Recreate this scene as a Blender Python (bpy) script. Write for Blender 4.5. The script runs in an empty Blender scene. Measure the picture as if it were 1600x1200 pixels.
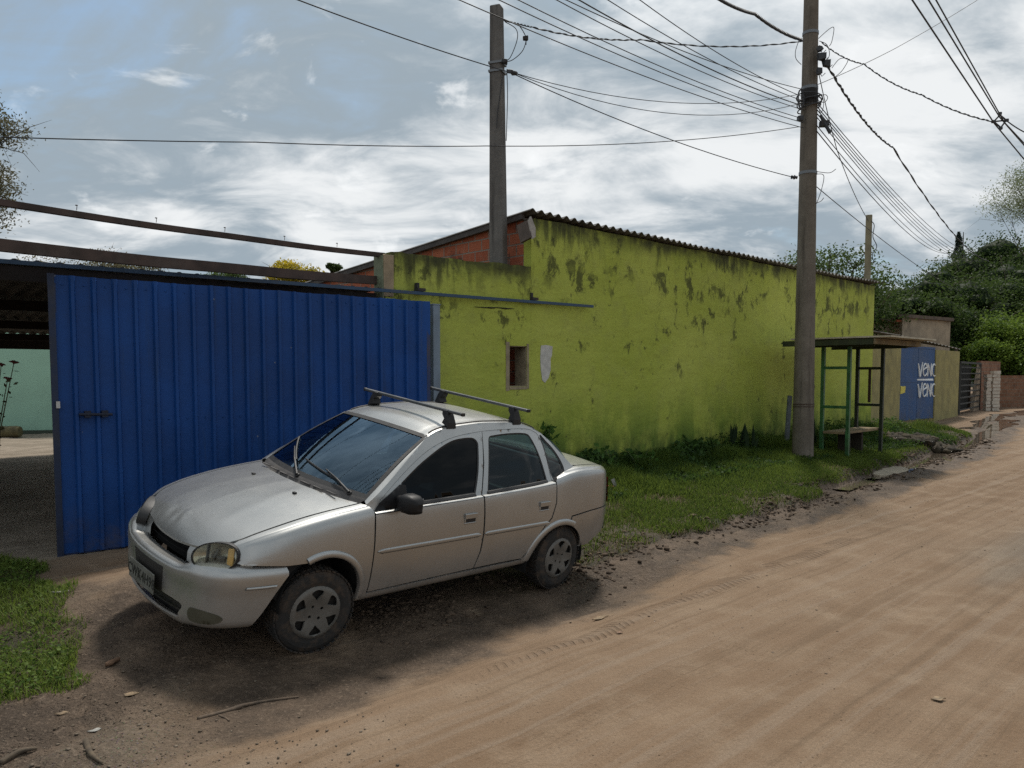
import bpy, math, random
import numpy as np
from mathutils import Matrix, Vector, geometry
sc = bpy.context.scene
COL = sc.collection
random.seed(7)
rng = np.random.default_rng(7)
# ---------------------------------------------------------------- camera numbers (1600 x 1200 frame)
FPX, CX, CY, TILT, CAMH = 1200.0, 800.0, 658.0, math.radians(3.5), 1.78
_F = np.array([0, math.cos(TILT), -math.sin(TILT)]); _U = np.array([0, math.sin(TILT), math.cos(TILT)]); _R = np.array([1.0, 0, 0])
CAM = np.array([0, 0, CAMH])
def ray(px, py): return _F + ((px - CX) / FPX) * _R - ((py - CY) / FPX) * _U
def G(px, py, z=0.0):                     # where a sight line meets the level z
    r = ray(px, py); return CAM + r * ((z - CAMH) / r[2])
def D(px, py, y):                         # a point on a sight line at depth y
    r = ray(px, py); return CAM + r * (y / r[1])
def onplane(px, py, p0, n):
    r = ray(px, py); return CAM + r * (((np.asarray(p0) - CAM) @ n) / (r @ n))
# ---------------------------------------------------------------- layout lines
def unit(v): v = np.asarray(v, float); return v / np.linalg.norm(v)
U1 = unit([.773, .635, 0]); N1 = np.array([U1[1], -U1[0], 0])      # gate and low wall
P0 = np.array([-4.051, 6.780, .15])                                 # left foot of the gate
U2 = unit([.722, .692, 0]); N2 = np.array([U2[1], -U2[0], 0])      # tall wall and road
A2 = np.array([.27, 10.91, 0])                                      # where low and tall wall meet
Z3 = np.array([0, 0, 1.0])
def g1(s, t, z): return P0 * [1, 1, 0] + U1 * s + N1 * t + Z3 * z
def g2(s, t, z): return A2 + U2 * s + N2 * t + Z3 * z
# ---------------------------------------------------------------- object helpers
def props(o, label=None, cat=None, group=None, kind=None):
    if label: o['label'] = label
    if cat: o['category'] = cat
    if group: o['group'] = group
    if kind: o['kind'] = kind
    return o
def empty(name, loc=(0, 0, 0), label=None, cat=None, group=None, rot=None):
    o = bpy.data.objects.new(name, None); COL.objects.link(o)
    o.location = [float(v) for v in loc]; o.empty_display_size = .2
    if rot is not None: o.rotation_euler = rot
    return props(o, label, cat, group)
def frame(ux, uy=None, uz=(0, 0, 1)):
    ux = unit(ux); uz = unit(uz); uy = np.cross(uz, ux); return np.stack([ux, uy, uz], 1)
class MB:
    """collects shapes and links them as one mesh object"""
    def __init__(s): s.v = []; s.f = []; s.n = 0; s.at = []
    def add(s, V, Fs, a=0.0):
        V = np.asarray(V, float).reshape(-1, 3); b = s.n
        s.v.append(V); s.n += len(V)
        s.f += [tuple(int(i) + b for i in f) for f in Fs]
        s.at.append(np.full(len(V), a) if np.isscalar(a) else np.asarray(a, float)); return s
    def box(s, c, size, M=None, a=0.0, jit=0):
        h = np.asarray(size, float) / 2
        V = np.array([[x, y, z] for x in (-1, 1) for y in (-1, 1) for z in (-1, 1)], float) * h
        if jit: V = V + rng.normal(0, jit, V.shape)
        if M is not None: V = V @ np.asarray(M).T
        return s.add(V + np.asarray(c, float), [(0, 1, 3, 2), (4, 6, 7, 5), (0, 4, 5, 1), (2, 3, 7, 6), (0, 2, 6, 4), (1, 5, 7, 3)], a)
    def beam(s, p, q, w, h, up=(0, 0, 1), a=0.0):
        p = np.asarray(p, float); q = np.asarray(q, float); d = unit(q - p); side = unit(np.cross(d, up)); upv = np.cross(side, d)
        return s.box((p + q) / 2, (np.linalg.norm(q - p), w, h), np.stack([d, -side, upv], 1) if False else np.stack([d, side, upv], 1) * np.array([1, 1, 1]), a)
    def tube(s, pts, r, k=8, cap=True, a=0.0):
        pts = np.asarray(pts, float); m = len(pts); r = np.full(m, r) if np.isscalar(r) else np.asarray(r, float)
        T = np.gradient(pts, axis=0); T /= np.linalg.norm(T, axis=1)[:, None] + 1e-12
        ref = np.array([0, 0, 1.0]) if abs(T[0][2]) < .9 else np.array([1.0, 0, 0])
        V = []
        for i in range(m):
            x = np.cross(ref, T[i]); x /= np.linalg.norm(x) + 1e-12; y = np.cross(T[i], x); ref = y if abs(T[i] @ y) < 1e-3 else ref
            ref = y; ang = np.arange(k) * 2 * np.pi / k
            # keep ref roughly perpendicular
            V.append(pts[i] + r[i] * (np.cos(ang)[:, None] * x + np.sin(ang)[:, None] * y)); ref = np.cross(T[i], x)
        Fs = [(i * k + j, i * k + (j + 1) % k, (i + 1) * k + (j + 1) % k, (i + 1) * k + j) for i in range(m - 1) for j in range(k)]
        if cap: Fs += [tuple(reversed(range(k))), tuple(range((m - 1) * k, m * k))]
        return s.add(np.concatenate(V), Fs, a)
    def lathe(s, prof, c, axis, k=32, a=0.0, closed=False):
        """prof: list of (along axis, radius)"""
        ax = unit(axis); x = unit(np.cross(ax, [0, 0, 1] if abs(ax[2]) < .9 else [1, 0, 0])); y = np.cross(ax, x)
        ang = np.arange(k) * 2 * np.pi / k; V = []
        for h, r in prof: V.append(np.asarray(c, float) + ax * h + r * (np.cos(ang)[:, None] * x + np.sin(ang)[:, None] * y))
        m = len(prof); Fs = [(i * k + j, i * k + (j + 1) % k, (i + 1) * k + (j + 1) % k, (i + 1) * k + j) for i in range(m - 1) for j in range(k)]
        if closed: Fs += [((m - 1) * k + j, (m - 1) * k + (j + 1) % k, (j + 1) % k, j) for j in range(k)]
        return s.add(np.concatenate(V), Fs, a)
    def prism(s, poly, o, ex, ey, en, d, a=0.0):
        """poly in the plane (ex, ey) through o, extruded d along en"""
        P = np.array([np.asarray(o) + np.asarray(ex) * p[0] + np.asarray(ey) * p[1] for p in poly]); m = len(P)
        V = np.concatenate([P, P + np.asarray(en) * d])
        return s.add(V, [tuple(range(m)), tuple(reversed(range(m, 2 * m)))] + [(i, i + m, (i + 1) % m + m, (i + 1) % m) for i in range(m)], a)
    def grid(s, P, a=0.0):
        P = np.asarray(P, float); h, w = P.shape[:2]
        return s.add(P.reshape(-1, 3), [(i * w + j, i * w + j + 1, (i + 1) * w + j + 1, (i + 1) * w + j) for i in range(h - 1) for j in range(w - 1)], a)
    def build(s, name, mat, parent=None, smooth=False, bevel=0.0, fix=True, loc=None):
        me = bpy.data.meshes.new(name)
        V = np.concatenate(s.v)
        if loc is not None: V = V - np.asarray(loc, float)
        me.from_pydata(V.tolist(), [], s.f); me.update()
        at = np.concatenate(s.at).astype(np.float32)
        A = me.attributes.new('tint', 'FLOAT', 'POINT'); A.data.foreach_set('value', at)
        if fix:
            import bmesh
            bm = bmesh.new(); bm.from_mesh(me); bmesh.ops.recalc_face_normals(bm, faces=bm.faces); bm.to_mesh(me); bm.free()
        o = bpy.data.objects.new(name, me); COL.objects.link(o)
        if mat: me.materials.append(mat)
        if smooth: me.polygons.foreach_set('use_smooth', [True] * len(me.polygons))
        if bevel:
            b = o.modifiers.new('bevel', 'BEVEL'); b.width = bevel; b.segments = 2; b.limit_method = 'ANGLE'; b.angle_limit = math.radians(40)
        if parent: o.parent = parent
        if loc is not None: o.location = [float(v) for v in loc]
        return o
def fast_mesh(name, V, tris_or_quads, mat, parent=None, tint=None, smooth=False, loc=None):
    V = np.asarray(V, np.float32); Q = np.asarray(tris_or_quads, np.int32); k = Q.shape[1]
    if loc is not None: V = V - np.asarray(loc, np.float32)
    me = bpy.data.meshes.new(name); me.vertices.add(len(V)); me.vertices.foreach_set('co', V.ravel())
    me.loops.add(Q.size); me.loops.foreach_set('vertex_index', Q.ravel())
    me.polygons.add(len(Q)); me.polygons.foreach_set('loop_start', np.arange(0, Q.size, k, dtype=np.int32)); me.polygons.foreach_set('loop_total', np.full(len(Q), k, np.int32))
    me.update(calc_edges=True); me.validate()
    if tint is not None:
        A = me.attributes.new('tint', 'FLOAT', 'POINT'); A.data.foreach_set('value', np.asarray(tint, np.float32))
    if smooth: me.polygons.foreach_set('use_smooth', [True] * len(me.polygons))
    if mat: me.materials.append(mat)
    o = bpy.data.objects.new(name, me); COL.objects.link(o)
    if parent: o.parent = parent
    if loc is not None: o.location = [float(v) for v in loc]
    return o
def smooth01(a, b, x):
    t = np.clip((np.asarray(x, float) - a) / (b - a), 0, 1); return t * t * (3 - 2 * t)
def vnoise(x, y, f, seed=0):
    x = np.asarray(x, float) * f; y = np.asarray(y, float) * f
    xi = np.floor(x).astype(np.int64); yi = np.floor(y).astype(np.int64); fx = x - xi; fy = y - yi
    def h(i, j):
        n = (i * 374761393 + j * 668265263 + seed * 1274126177) & 0xffffffff
        n = ((n ^ (n >> 13)) * 1274126177) & 0xffffffff; return ((n ^ (n >> 16)) & 0xffff) / 65535.0
    ux = fx * fx * (3 - 2 * fx); uy = fy * fy * (3 - 2 * fy)
    return (h(xi, yi) * (1 - ux) + h(xi + 1, yi) * ux) * (1 - uy) + (h(xi, yi + 1) * (1 - ux) + h(xi + 1, yi + 1) * ux) * uy
def fbm(x, y, f, o=4, seed=0):
    s = 0; a = 1; t = 0
    for i in range(o): s = s + a * vnoise(x, y, f * 2 ** i, seed + i * 17); t += a; a *= .5
    return s / t
def pc(xs, ys):
    """smooth (monotone cubic) curve through points"""
    xs = np.asarray(xs, float); ys = np.asarray(ys, float); h = np.diff(xs); d = np.diff(ys) / h
    m = np.zeros(len(xs)); m[0] = d[0]; m[-1] = d[-1]
    for i in range(1, len(xs) - 1): m[i] = 0 if d[i - 1] * d[i] <= 0 else 2 * d[i - 1] * d[i] / (d[i - 1] + d[i])
    def f(x):
        x = np.clip(np.asarray(x, float), xs[0], xs[-1]); i = np.clip(np.searchsorted(xs, x) - 1, 0, len(h) - 1); t = (x - xs[i]) / h[i]
        return (2 * t**3 - 3 * t**2 + 1) * ys[i] + (t**3 - 2 * t**2 + t) * h[i] * m[i] + (-2 * t**3 + 3 * t**2) * ys[i + 1] + (t**3 - t**2) * h[i] * m[i + 1]
    return f
# ---------------------------------------------------------------- material helper
class NT:
    def __init__(s, name):
        s.m = bpy.data.materials.new(name); s.m.use_nodes = True; s.t = s.m.node_tree; s.N = s.t.nodes; s.L = s.t.links
        s.b = s.N['Principled BSDF']; s.out = s.N['Material Output']
        s.tc = s.N.new('ShaderNodeTexCoord'); s.obj = s.tc.outputs['Object']; s.gen = s.tc.outputs['Generated']
        g = s.N.new('ShaderNodeNewGeometry'); s.pos = g.outputs['Position']; s.normal = g.outputs['Normal']
    def lk(s, a, b): s.L.new(a, b)
    def put(s, sock, v):
        if isinstance(v, bpy.types.NodeSocket): s.L.new(v, sock)
        elif isinstance(v, (tuple, list)) and len(v) == 3 and sock.type == 'RGBA': sock.default_value = (*v, 1)
        else: sock.default_value = v
    def mapping(s, v, scale=(1, 1, 1), rot=(0, 0, 0), loc=(0, 0, 0)):
        n = s.N.new('ShaderNodeMapping'); s.lk(v, n.inputs[0]); n.inputs[1].default_value = loc; n.inputs[2].default_value = rot; n.inputs[3].default_value = scale; return n.outputs[0]
    def noise(s, v, scale, detail=4, rough=.55, dist=0, out=0):
        n = s.N.new('ShaderNodeTexNoise'); s.lk(v, n.inputs['Vector']); n.inputs['Scale'].default_value = scale; n.inputs['Detail'].default_value = detail; n.inputs['Roughness'].default_value = rough; n.inputs['Distortion'].default_value = dist; return n.outputs[out]
    def voro(s, v, scale, feat='F1', out=0, rnd=1):
        n = s.N.new('ShaderNodeTexVoronoi'); n.feature = feat; s.lk(v, n.inputs['Vector']); n.inputs['Scale'].default_value = scale; n.inputs['Randomness'].default_value = rnd; return n.outputs[out]
    def math(s, op, a, b=0.0, c=None, clamp=False):
        n = s.N.new('ShaderNodeMath'); n.operation = op; n.use_clamp = clamp; s.put(n.inputs[0], a); s.put(n.inputs[1], b)
        if c is not None: s.put(n.inputs[2], c)
        return n.outputs[0]
    def ramp(s, v, lo, hi, a=0.0, b=1.0, smooth=True):
        n = s.N.new('ShaderNodeMapRange'); n.interpolation_type = 'SMOOTHSTEP' if smooth else 'LINEAR'; s.put(n.inputs[0], v)
        for i, q in enumerate((lo, hi, a, b)): s.put(n.inputs[i + 1], q)
        return n.outputs[0]
    def mix(s, f, a, b, mode='MIX'):
        n = s.N.new('ShaderNodeMix'); n.data_type = 'RGBA'; n.blend_type = mode; s.put(n.inputs[0], f); s.put(n.inputs[6], a); s.put(n.inputs[7], b); return n.outputs[2]
    def xyz(s, v):
        n = s.N.new('ShaderNodeSeparateXYZ'); s.lk(v, n.inputs[0]); return n.outputs
    def attr(s, name, out='Fac'):
        n = s.N.new('ShaderNodeAttribute'); n.attribute_name = name; return n.outputs[out]
    def bump(s, h, strength=.3, dist=.01, prev=None):
        n = s.N.new('ShaderNodeBump'); s.put(n.inputs['Height'], h); n.inputs['Strength'].default_value = strength; n.inputs['Distance'].default_value = dist
        if prev: s.lk(prev, n.inputs['Normal'])
        return n.outputs[0]
    def set(s, **k):
        nm = dict(color='Base Color', rough='Roughness', metal='Metallic', normal='Normal', coat='Coat Weight', coatr='Coat Roughness', spec='Specular IOR Level', trans='Transmission Weight', ior='IOR', emit='Emission Color', emits='Emission Strength', alpha='Alpha')
        for a, v in k.items(): s.put(s.b.inputs[nm[a]], v)
        return s.m
def plain(name, c, rough=.6, metal=0.0, var=.12, scale=8, bump=.15, dirt=None, spec=.5, coat=0.0):
    """a painted or raw surface with uneven tone, some dirt and a fine relief"""
    n = NT(name); a = n.noise(n.obj, scale, 5); f = n.ramp(a, .3, .7)
    col = n.mix(f, tuple(v * (1 - var) for v in c), tuple(min(1, v * (1 + var)) for v in c))
    if dirt:
        d = n.ramp(n.noise(n.obj, scale * .35, 6, .7), .5, .72); col = n.mix(n.math('MULTIPLY', d, dirt[1]), col, dirt[0])
    r = n.ramp(a, .25, .75, max(.02, rough - .08), min(1, rough + .1))
    return n.set(color=col, rough=r, metal=metal, spec=spec, coat=coat, normal=n.bump(n.noise(n.obj, scale * 12, 3), bump, .004))
# ---------------------------------------------------------------- sky, sun, camera
SUN_AZ = np.array([.22, .975]); SUN_EL = math.radians(61)
w = bpy.data.worlds.new('World'); sc.world = w; w.use_nodes = True
nt = w.node_tree; N = nt.nodes; L = nt.links
bg = N['Background']
sky = N.new('ShaderNodeTexSky'); sky.sky_type = 'NISHITA'; sky.sun_disc = False
sky.sun_elevation = SUN_EL; sky.sun_rotation = math.atan2(SUN_AZ[0], SUN_AZ[1]); sky.air_density = 1.0; sky.dust_density = 1.5; sky.ozone_density = 1.2
def nd(t, **k):
    n = N.new(t)
    for a, v in k.items(): setattr(n, a, v)
    return n
def wm(op, a, b=0.0, clamp=False):
    n = nd('ShaderNodeMath', operation=op, use_clamp=clamp)
    for i, v in enumerate((a, b)):
        if isinstance(v, bpy.types.NodeSocket): L.new(v, n.inputs[i])
        else: n.inputs[i].default_value = v
    return n.outputs[0]
def wr(v, lo, hi, a=0.0, b=1.0):
    n = nd('ShaderNodeMapRange', interpolation_type='SMOOTHSTEP'); L.new(v, n.inputs[0])
    for i, q in enumerate((lo, hi, a, b)): n.inputs[i + 1].default_value = q
    return n.outputs[0]
def wn(vec, scale, detail, rough, dist=0.0):
    n = nd('ShaderNodeTexNoise'); L.new(vec, n.inputs['Vector']); n.inputs['Scale'].default_value = scale; n.inputs['Detail'].default_value = detail; n.inputs['Roughness'].default_value = rough; n.inputs['Distortion'].default_value = dist; return n.outputs[0]
def wmix(f, a, b):
    n = nd('ShaderNodeMix', data_type='RGBA')
    for i, v in ((0, f), (6, a), (7, b)):
        if isinstance(v, bpy.types.NodeSocket): L.new(v, n.inputs[i])
        else: n.inputs[i].default_value = v if i == 0 else (*v, 1)
    return n.outputs[2]
tc = nd('ShaderNodeTexCoord'); sx = nd('ShaderNodeSeparateXYZ'); L.new(tc.outputs['Generated'], sx.inputs[0])
up = wm('ADD', wm('MAXIMUM', sx.outputs[2], 0.0), .30)
cb = nd('ShaderNodeCombineXYZ'); L.new(wm('DIVIDE', sx.outputs[0], up), cb.inputs[0]); L.new(wm('DIVIDE', sx.outputs[1], up), cb.inputs[1])
P = cb.outputs[0]
mp = nd('ShaderNodeMapping'); L.new(P, mp.inputs[0]); mp.inputs[2].default_value = (0, 0, math.radians(28)); mp.inputs[3].default_value = (.75, 1.25, 1); mp.inputs[1].default_value = (3.1, 1.7, 0)
PS = mp.outputs[0]
big = wn(PS, 1.25, 7, .56, .45)            # broad sheets
fine = wn(PS, 3.6, 9, .60, .5)           # torn edges inside them
wisp = wn(P, 4.6, 8, .58, .4)
cover = wr(wm('ADD', wm('MULTIPLY', big, .68), wm('MULTIPLY', fine, .32)), .27, .44)
thick = wr(wm('ADD', wm('MULTIPLY', big, .55), wm('MULTIPLY', fine, .45)), .44, .60)
cumul = wr(wisp, .58, .70)
gl = nd('ShaderNodeVectorMath', operation='DOT_PRODUCT'); L.new(tc.outputs['Generated'], gl.inputs[0])
gl.inputs[1].default_value = (SUN_AZ[0] * math.cos(SUN_EL), SUN_AZ[1] * math.cos(SUN_EL), math.sin(SUN_EL))
glow = wr(gl.outputs['Value'], .72, 1.0)  # thin cloud lets the sun through
skyc = nd('ShaderNodeVectorMath', operation='MULTIPLY'); L.new(sky.outputs[0], skyc.inputs[0]); skyc.inputs[1].default_value = (.84, .97, .98)   # bluer clear gaps
# cloud radiance in the sky texture's own units (the background strength scales both)
cl = wmix(thick, (2.85, 3.45, 3.95), (7.2, 7.4, 7.5))
cl = wmix(wm('MULTIPLY', cumul, .55), cl, (8.6, 8.75, 8.8))
g2n = nd('ShaderNodeVectorMath', operation='SCALE'); L.new(cl, g2n.inputs[0]); L.new(wm('ADD', wm('MULTIPLY', glow, .38), .86), g2n.inputs[3])
final = wmix(cover, skyc.outputs[0], g2n.outputs[0])
L.new(final, bg.inputs['Color']); bg.inputs['Strength'].default_value = .1
sl = bpy.data.lights.new('sun', 'SUN'); sl.energy = 2.6; sl.angle = math.radians(8); sl.color = (1, .94, .85)
so = bpy.data.objects.new('sun', sl); COL.objects.link(so)
sd = Vector((SUN_AZ[0] * math.cos(SUN_EL), SUN_AZ[1] * math.cos(SUN_EL), math.sin(SUN_EL)))
so.rotation_euler = (sd).to_track_quat('Z', 'Y').to_euler(); so.location = (4, 20, 30)
cd = bpy.data.cameras.new('camera'); cam = bpy.data.objects.new('camera', cd); COL.objects.link(cam); sc.camera = cam
cd.sensor_width = 36; cd.lens = 36 * FPX / 1600; cd.shift_y = (CY - 600) / 1600; cd.clip_start = .1; cd.clip_end = 3000
cam.location = (0, 0, CAMH); cam.rotation_euler = (math.pi / 2 - TILT, 0, 0)
sc.view_settings.view_transform = 'Standard'; sc.view_settings.look = 'None'; sc.view_settings.exposure = .48; sc.view_settings.gamma = 1
sc.cycles.max_bounces = 8; sc.cycles.transparent_max_bounces = 24
sc.cycles.use_denoising = False; sc.cycles.sample_clamp_indirect = 2.5; sc.cycles.sample_clamp_direct = 8; sc.cycles.caustics_reflective = False; sc.cycles.caustics_refractive = False
# ---------------------------------------------------------------- terrain
def st2(x, y):
    dx = np.asarray(x, float) - A2[0]; dy = np.asarray(y, float) - A2[1]
    return dx * U2[0] + dy * U2[1], dx * N2[0] + dy * N2[1]
def st1(x, y):
    dx = np.asarray(x, float) - P0[0]; dy = np.asarray(y, float) - P0[1]
    return dx * U1[0] + dy * U1[1], dx * N1[0] + dy * N1[1]
def edge_curve(pts, z):
    q = np.array([G(p[0], p[1], p[2] if len(p) > 2 else z)[:2] for p in pts]); s, t = st2(q[:, 0], q[:, 1]); o = np.argsort(s); return pc(s[o], t[o])
t_grass = edge_curve([(945, 858, .04), (1000, 847, .05), (1050, 830, .08), (1130, 806, .12), (1200, 787, .14), (1280, 764, .15), (1400, 721, .15), (1452, 694, .15)], .13)   # top of the bank
t_road = edge_curve([(940, 872), (1000, 853), (1100, 828), (1200, 802), (1300, 772), (1400, 737), (1500, 702), (1590, 657)], 0)      # road side of the ditch
CAR_YAW, CAR_T = .80507, np.array([-2.3606, 4.9106, .0838])
from mathutils import Euler
def _rot(yaw, pit, rol):
    cy, sy, cp, sp, cr, sr = math.cos(yaw), math.sin(yaw), math.cos(pit), math.sin(pit), math.cos(rol), math.sin(rol)
    return np.array([[cy, -sy, 0], [sy, cy, 0], [0, 0, 1]]) @ np.array([[cp, 0, sp], [0, 1, 0], [-sp, 0, cp]]) @ np.array([[1, 0, 0], [0, cr, -sr], [0, sr, cr]])
CAR_R = _rot(CAR_YAW, .0263, .1388)
_cn = CAR_R @ np.array([0, 0, 1.0])
def car_plane(x, y): return CAR_T[2] - (_cn[0] * (x - CAR_T[0]) + _cn[1] * (y - CAR_T[1])) / _cn[2]
def _dcar(x, y):
    cx, cy = math.cos(CAR_YAW), math.sin(CAR_YAW); lx = (x - CAR_T[0]) * cx + (y - CAR_T[1]) * cy; ly = -(x - CAR_T[0]) * cy + (y - CAR_T[1]) * cx
    return np.hypot(np.maximum(np.maximum(-lx, lx - 3.75), 0), np.maximum(np.abs(ly) - .80, 0))
def verge_mask(x, y):
    s, t = st2(x, y)
    e = np.where(s > 3, np.minimum(t_grass(s), t_road(s) - .30), t_grass(s)) + (fbm(x, y, 2.2, 4, 3) - .5) * .22
    return smooth01(.10, -.06, t - e) * smooth01(-3.6, -2.7, s + (fbm(x, y, 1.5, 3, 9) - .5) * .6) * smooth01(.0, .22, _dcar(x, y)) * smooth01(-1.2, -.5, t + .6) * smooth01(17.5, 15.5, s)
def terrain(x, y, fine=True):
    x = np.asarray(x, float); y = np.asarray(y, float)
    s2, t2 = st2(x, y); s1, t1 = st1(x, y)
    # road level, a little higher along the far left
    z = np.zeros_like(x)
    yard = smooth01(1.9, .3, t1) * smooth01(7, 4, s2) ; z = z + .15 * yard
    far = smooth01(14, 26, s2) * smooth01(3.0, -1.0, t2 - t_road(s2)); z = z + .22 * far
    vm = verge_mask(x, y)
    eh = .04 + .11 * smooth01(-1, 4.5, s2); prof = eh + (.29 - eh) * smooth01(1.0, .1, t2 / np.maximum(t_grass(s2), .4))
    z = z * (1 - vm) + prof * vm
    # car stands on a slope of its own
    cx, cy = math.cos(CAR_YAW), math.sin(CAR_YAW); lx = (x - CAR_T[0]) * cx + (y - CAR_T[1]) * cy; ly = -(x - CAR_T[0]) * cy + (y - CAR_T[1]) * cx
    dx = np.maximum(np.maximum(.3 - lx, lx - 3.6), 0); dy = np.maximum(np.abs(ly) - .95, 0); d = np.hypot(dx, dy)
    wcar = smooth01(1.0, 0.0, d) * (1 - .0 * vm)
    z = z * (1 - wcar) + car_plane(x, y) * wcar
    # ditch between bank and road
    dd = (t2 - t_road(s2)); ditch = np.exp(-((dd + .13) / .20) ** 2) * smooth01(2.0, 5.0, s2); z = z - .06 * ditch
    if fine:
        k = np.hypot(x, y); soft = smooth01(60, 20, k)
        rough = smooth01(-.2, .5, dd + .6) * smooth01(1.2, .3, dd)         # churned mud along the edge
        z = z + soft * ((fbm(x, y, 1.3, 4, 1) - .5) * .05 + (fbm(x, y, 6, 3, 2) - .5) * .018)
        z = z + soft * rough * (fbm(x, y, 7, 4, 5) - .5) * .13 * (1 - .8 * wcar) * (1 - .85 * ditch)
        # shallow wheel ruts along the road
        for c, wd, dp in ((.62, .13, .030), (1.05, .20, .030), (2.3, .22, .034), (2.75, .14, .02), (3.7, .3, .03), (4.9, .25, .03)):
            z = z - soft * dp * np.exp(-((dd - c - (fbm(s2, t2 * 0, .25, 2, 8) - .5) * .4) / wd) ** 2)
    return z
def tz(x, y): return float(terrain(np.array([x]), np.array([y]))[0])
ang = np.concatenate([np.radians(np.arange(-58, 58.01, .28)), np.radians(np.arange(62, 298.1, 4))])
rad = np.concatenate([[.4], np.geomspace(1.2, 60, 330), np.geomspace(63, 900, 24)])
AA, RR = np.meshgrid(ang, rad); gx = RR * np.sin(AA); gy = RR * np.cos(AA)
gz = terrain(gx, gy)
na, nr = len(ang), len(rad); idx = np.arange(na * nr).reshape(nr, na); nxt = np.roll(idx, -1, 1)
Q = np.stack([idx[:-1], nxt[:-1], nxt[1:], idx[1:]], -1).reshape(-1, 4)
V = np.stack([gx, gy, gz], -1).reshape(-1, 3)
V = np.concatenate([V, [[0, 0, tz(0, .1)]]])
# masks of what the ground is made of
fx, fy = gx.ravel(), gy.ravel(); s2, t2 = st2(fx, fy); s1, t1 = st1(fx, fy); dd = t2 - t_road(s2)
m_verge = verge_mask(fx, fy)
CORNER = np.array([G(a, b, .05)[:2] for a, b in [(-260, 870), (0, 890), (50, 897), (92, 940), (112, 985), (130, 1030), (105, 1058), (55, 1074), (0, 1084), (-260, 1105)]])
def in_poly(x, y, P):
    x = np.asarray(x); y = np.asarray(y); r = np.zeros(x.shape, bool); j = len(P) - 1
    for i in range(len(P)):
        c = ((P[i, 1] > y) != (P[j, 1] > y)) & (x < (P[j, 0] - P[i, 0]) * (y - P[i, 1]) / (P[j, 1] - P[i, 1] + 1e-12) + P[i, 0]); r ^= c; j = i
    return r
def dist_poly(x, y, P):
    best = np.full(np.shape(x), 1e9)
    for i in range(len(P)):
        a = P[i - 1]; b = P[i]; ab = b - a; t = np.clip(((x - a[0]) * ab[0] + (y - a[1]) * ab[1]) / (ab @ ab), 0, 1)
        best = np.minimum(best, np.hypot(x - a[0] - ab[0] * t, y - a[1] - ab[1] * t))
    return np.where(in_poly(x, y, P), best, -best)
m_corner = smooth01(-.12, .1, dist_poly(fx, fy, CORNER) + (fbm(fx, fy, 3, 3, 4) - .5) * .3)
m_grass = np.maximum(m_verge, m_corner)
m_conc = smooth01(.10, -.05, t1 + (fbm(fx, fy, 2.5, 3, 6) - .5) * .12) * smooth01(6, 4, s1)
m_mud = np.clip(smooth01(-.9, -.45, dd) * smooth01(.95, .30, dd + (fbm(fx, fy, 1.7, 4, 12) - .5) * .9) * smooth01(-5.0, -2.5, s2), 0, 1)
cxx, cyy = math.cos(CAR_YAW), math.sin(CAR_YAW); lx = (fx - CAR_T[0]) * cxx + (fy - CAR_T[1]) * cyy; ly = -(fx - CAR_T[0]) * cyy + (fy - CAR_T[1]) * cxx
dcar = np.hypot(np.maximum(np.maximum(-.9 - lx, lx - 4.3), 0), np.maximum(np.abs(ly) - 1.25, 0))
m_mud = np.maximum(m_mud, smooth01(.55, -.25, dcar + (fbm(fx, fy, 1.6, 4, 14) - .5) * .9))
m_grav = smooth01(.2, -.6, dd - 1.6 + (fbm(fx, fy, 1.2, 4, 15) - .5) * .8) * smooth01(-5.6, -7.0, s2 + (fbm(fx, fy, 1.0, 3, 19) - .5) * 1.2)
m_wet = np.clip(sum(np.exp(-((dd - c - (fbm(s2, t2 * 0, .2, 2, 31) - .5) * .8) / wd) ** 2) for c, wd in ((3.1, .45), (4.6, .6))), 0, 1) * smooth01(.38, .6, fbm(s2 * .5, t2 * 2, .8, 4, 20)) * smooth01(-3.5, 1, s2 - .3 * dd)
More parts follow.
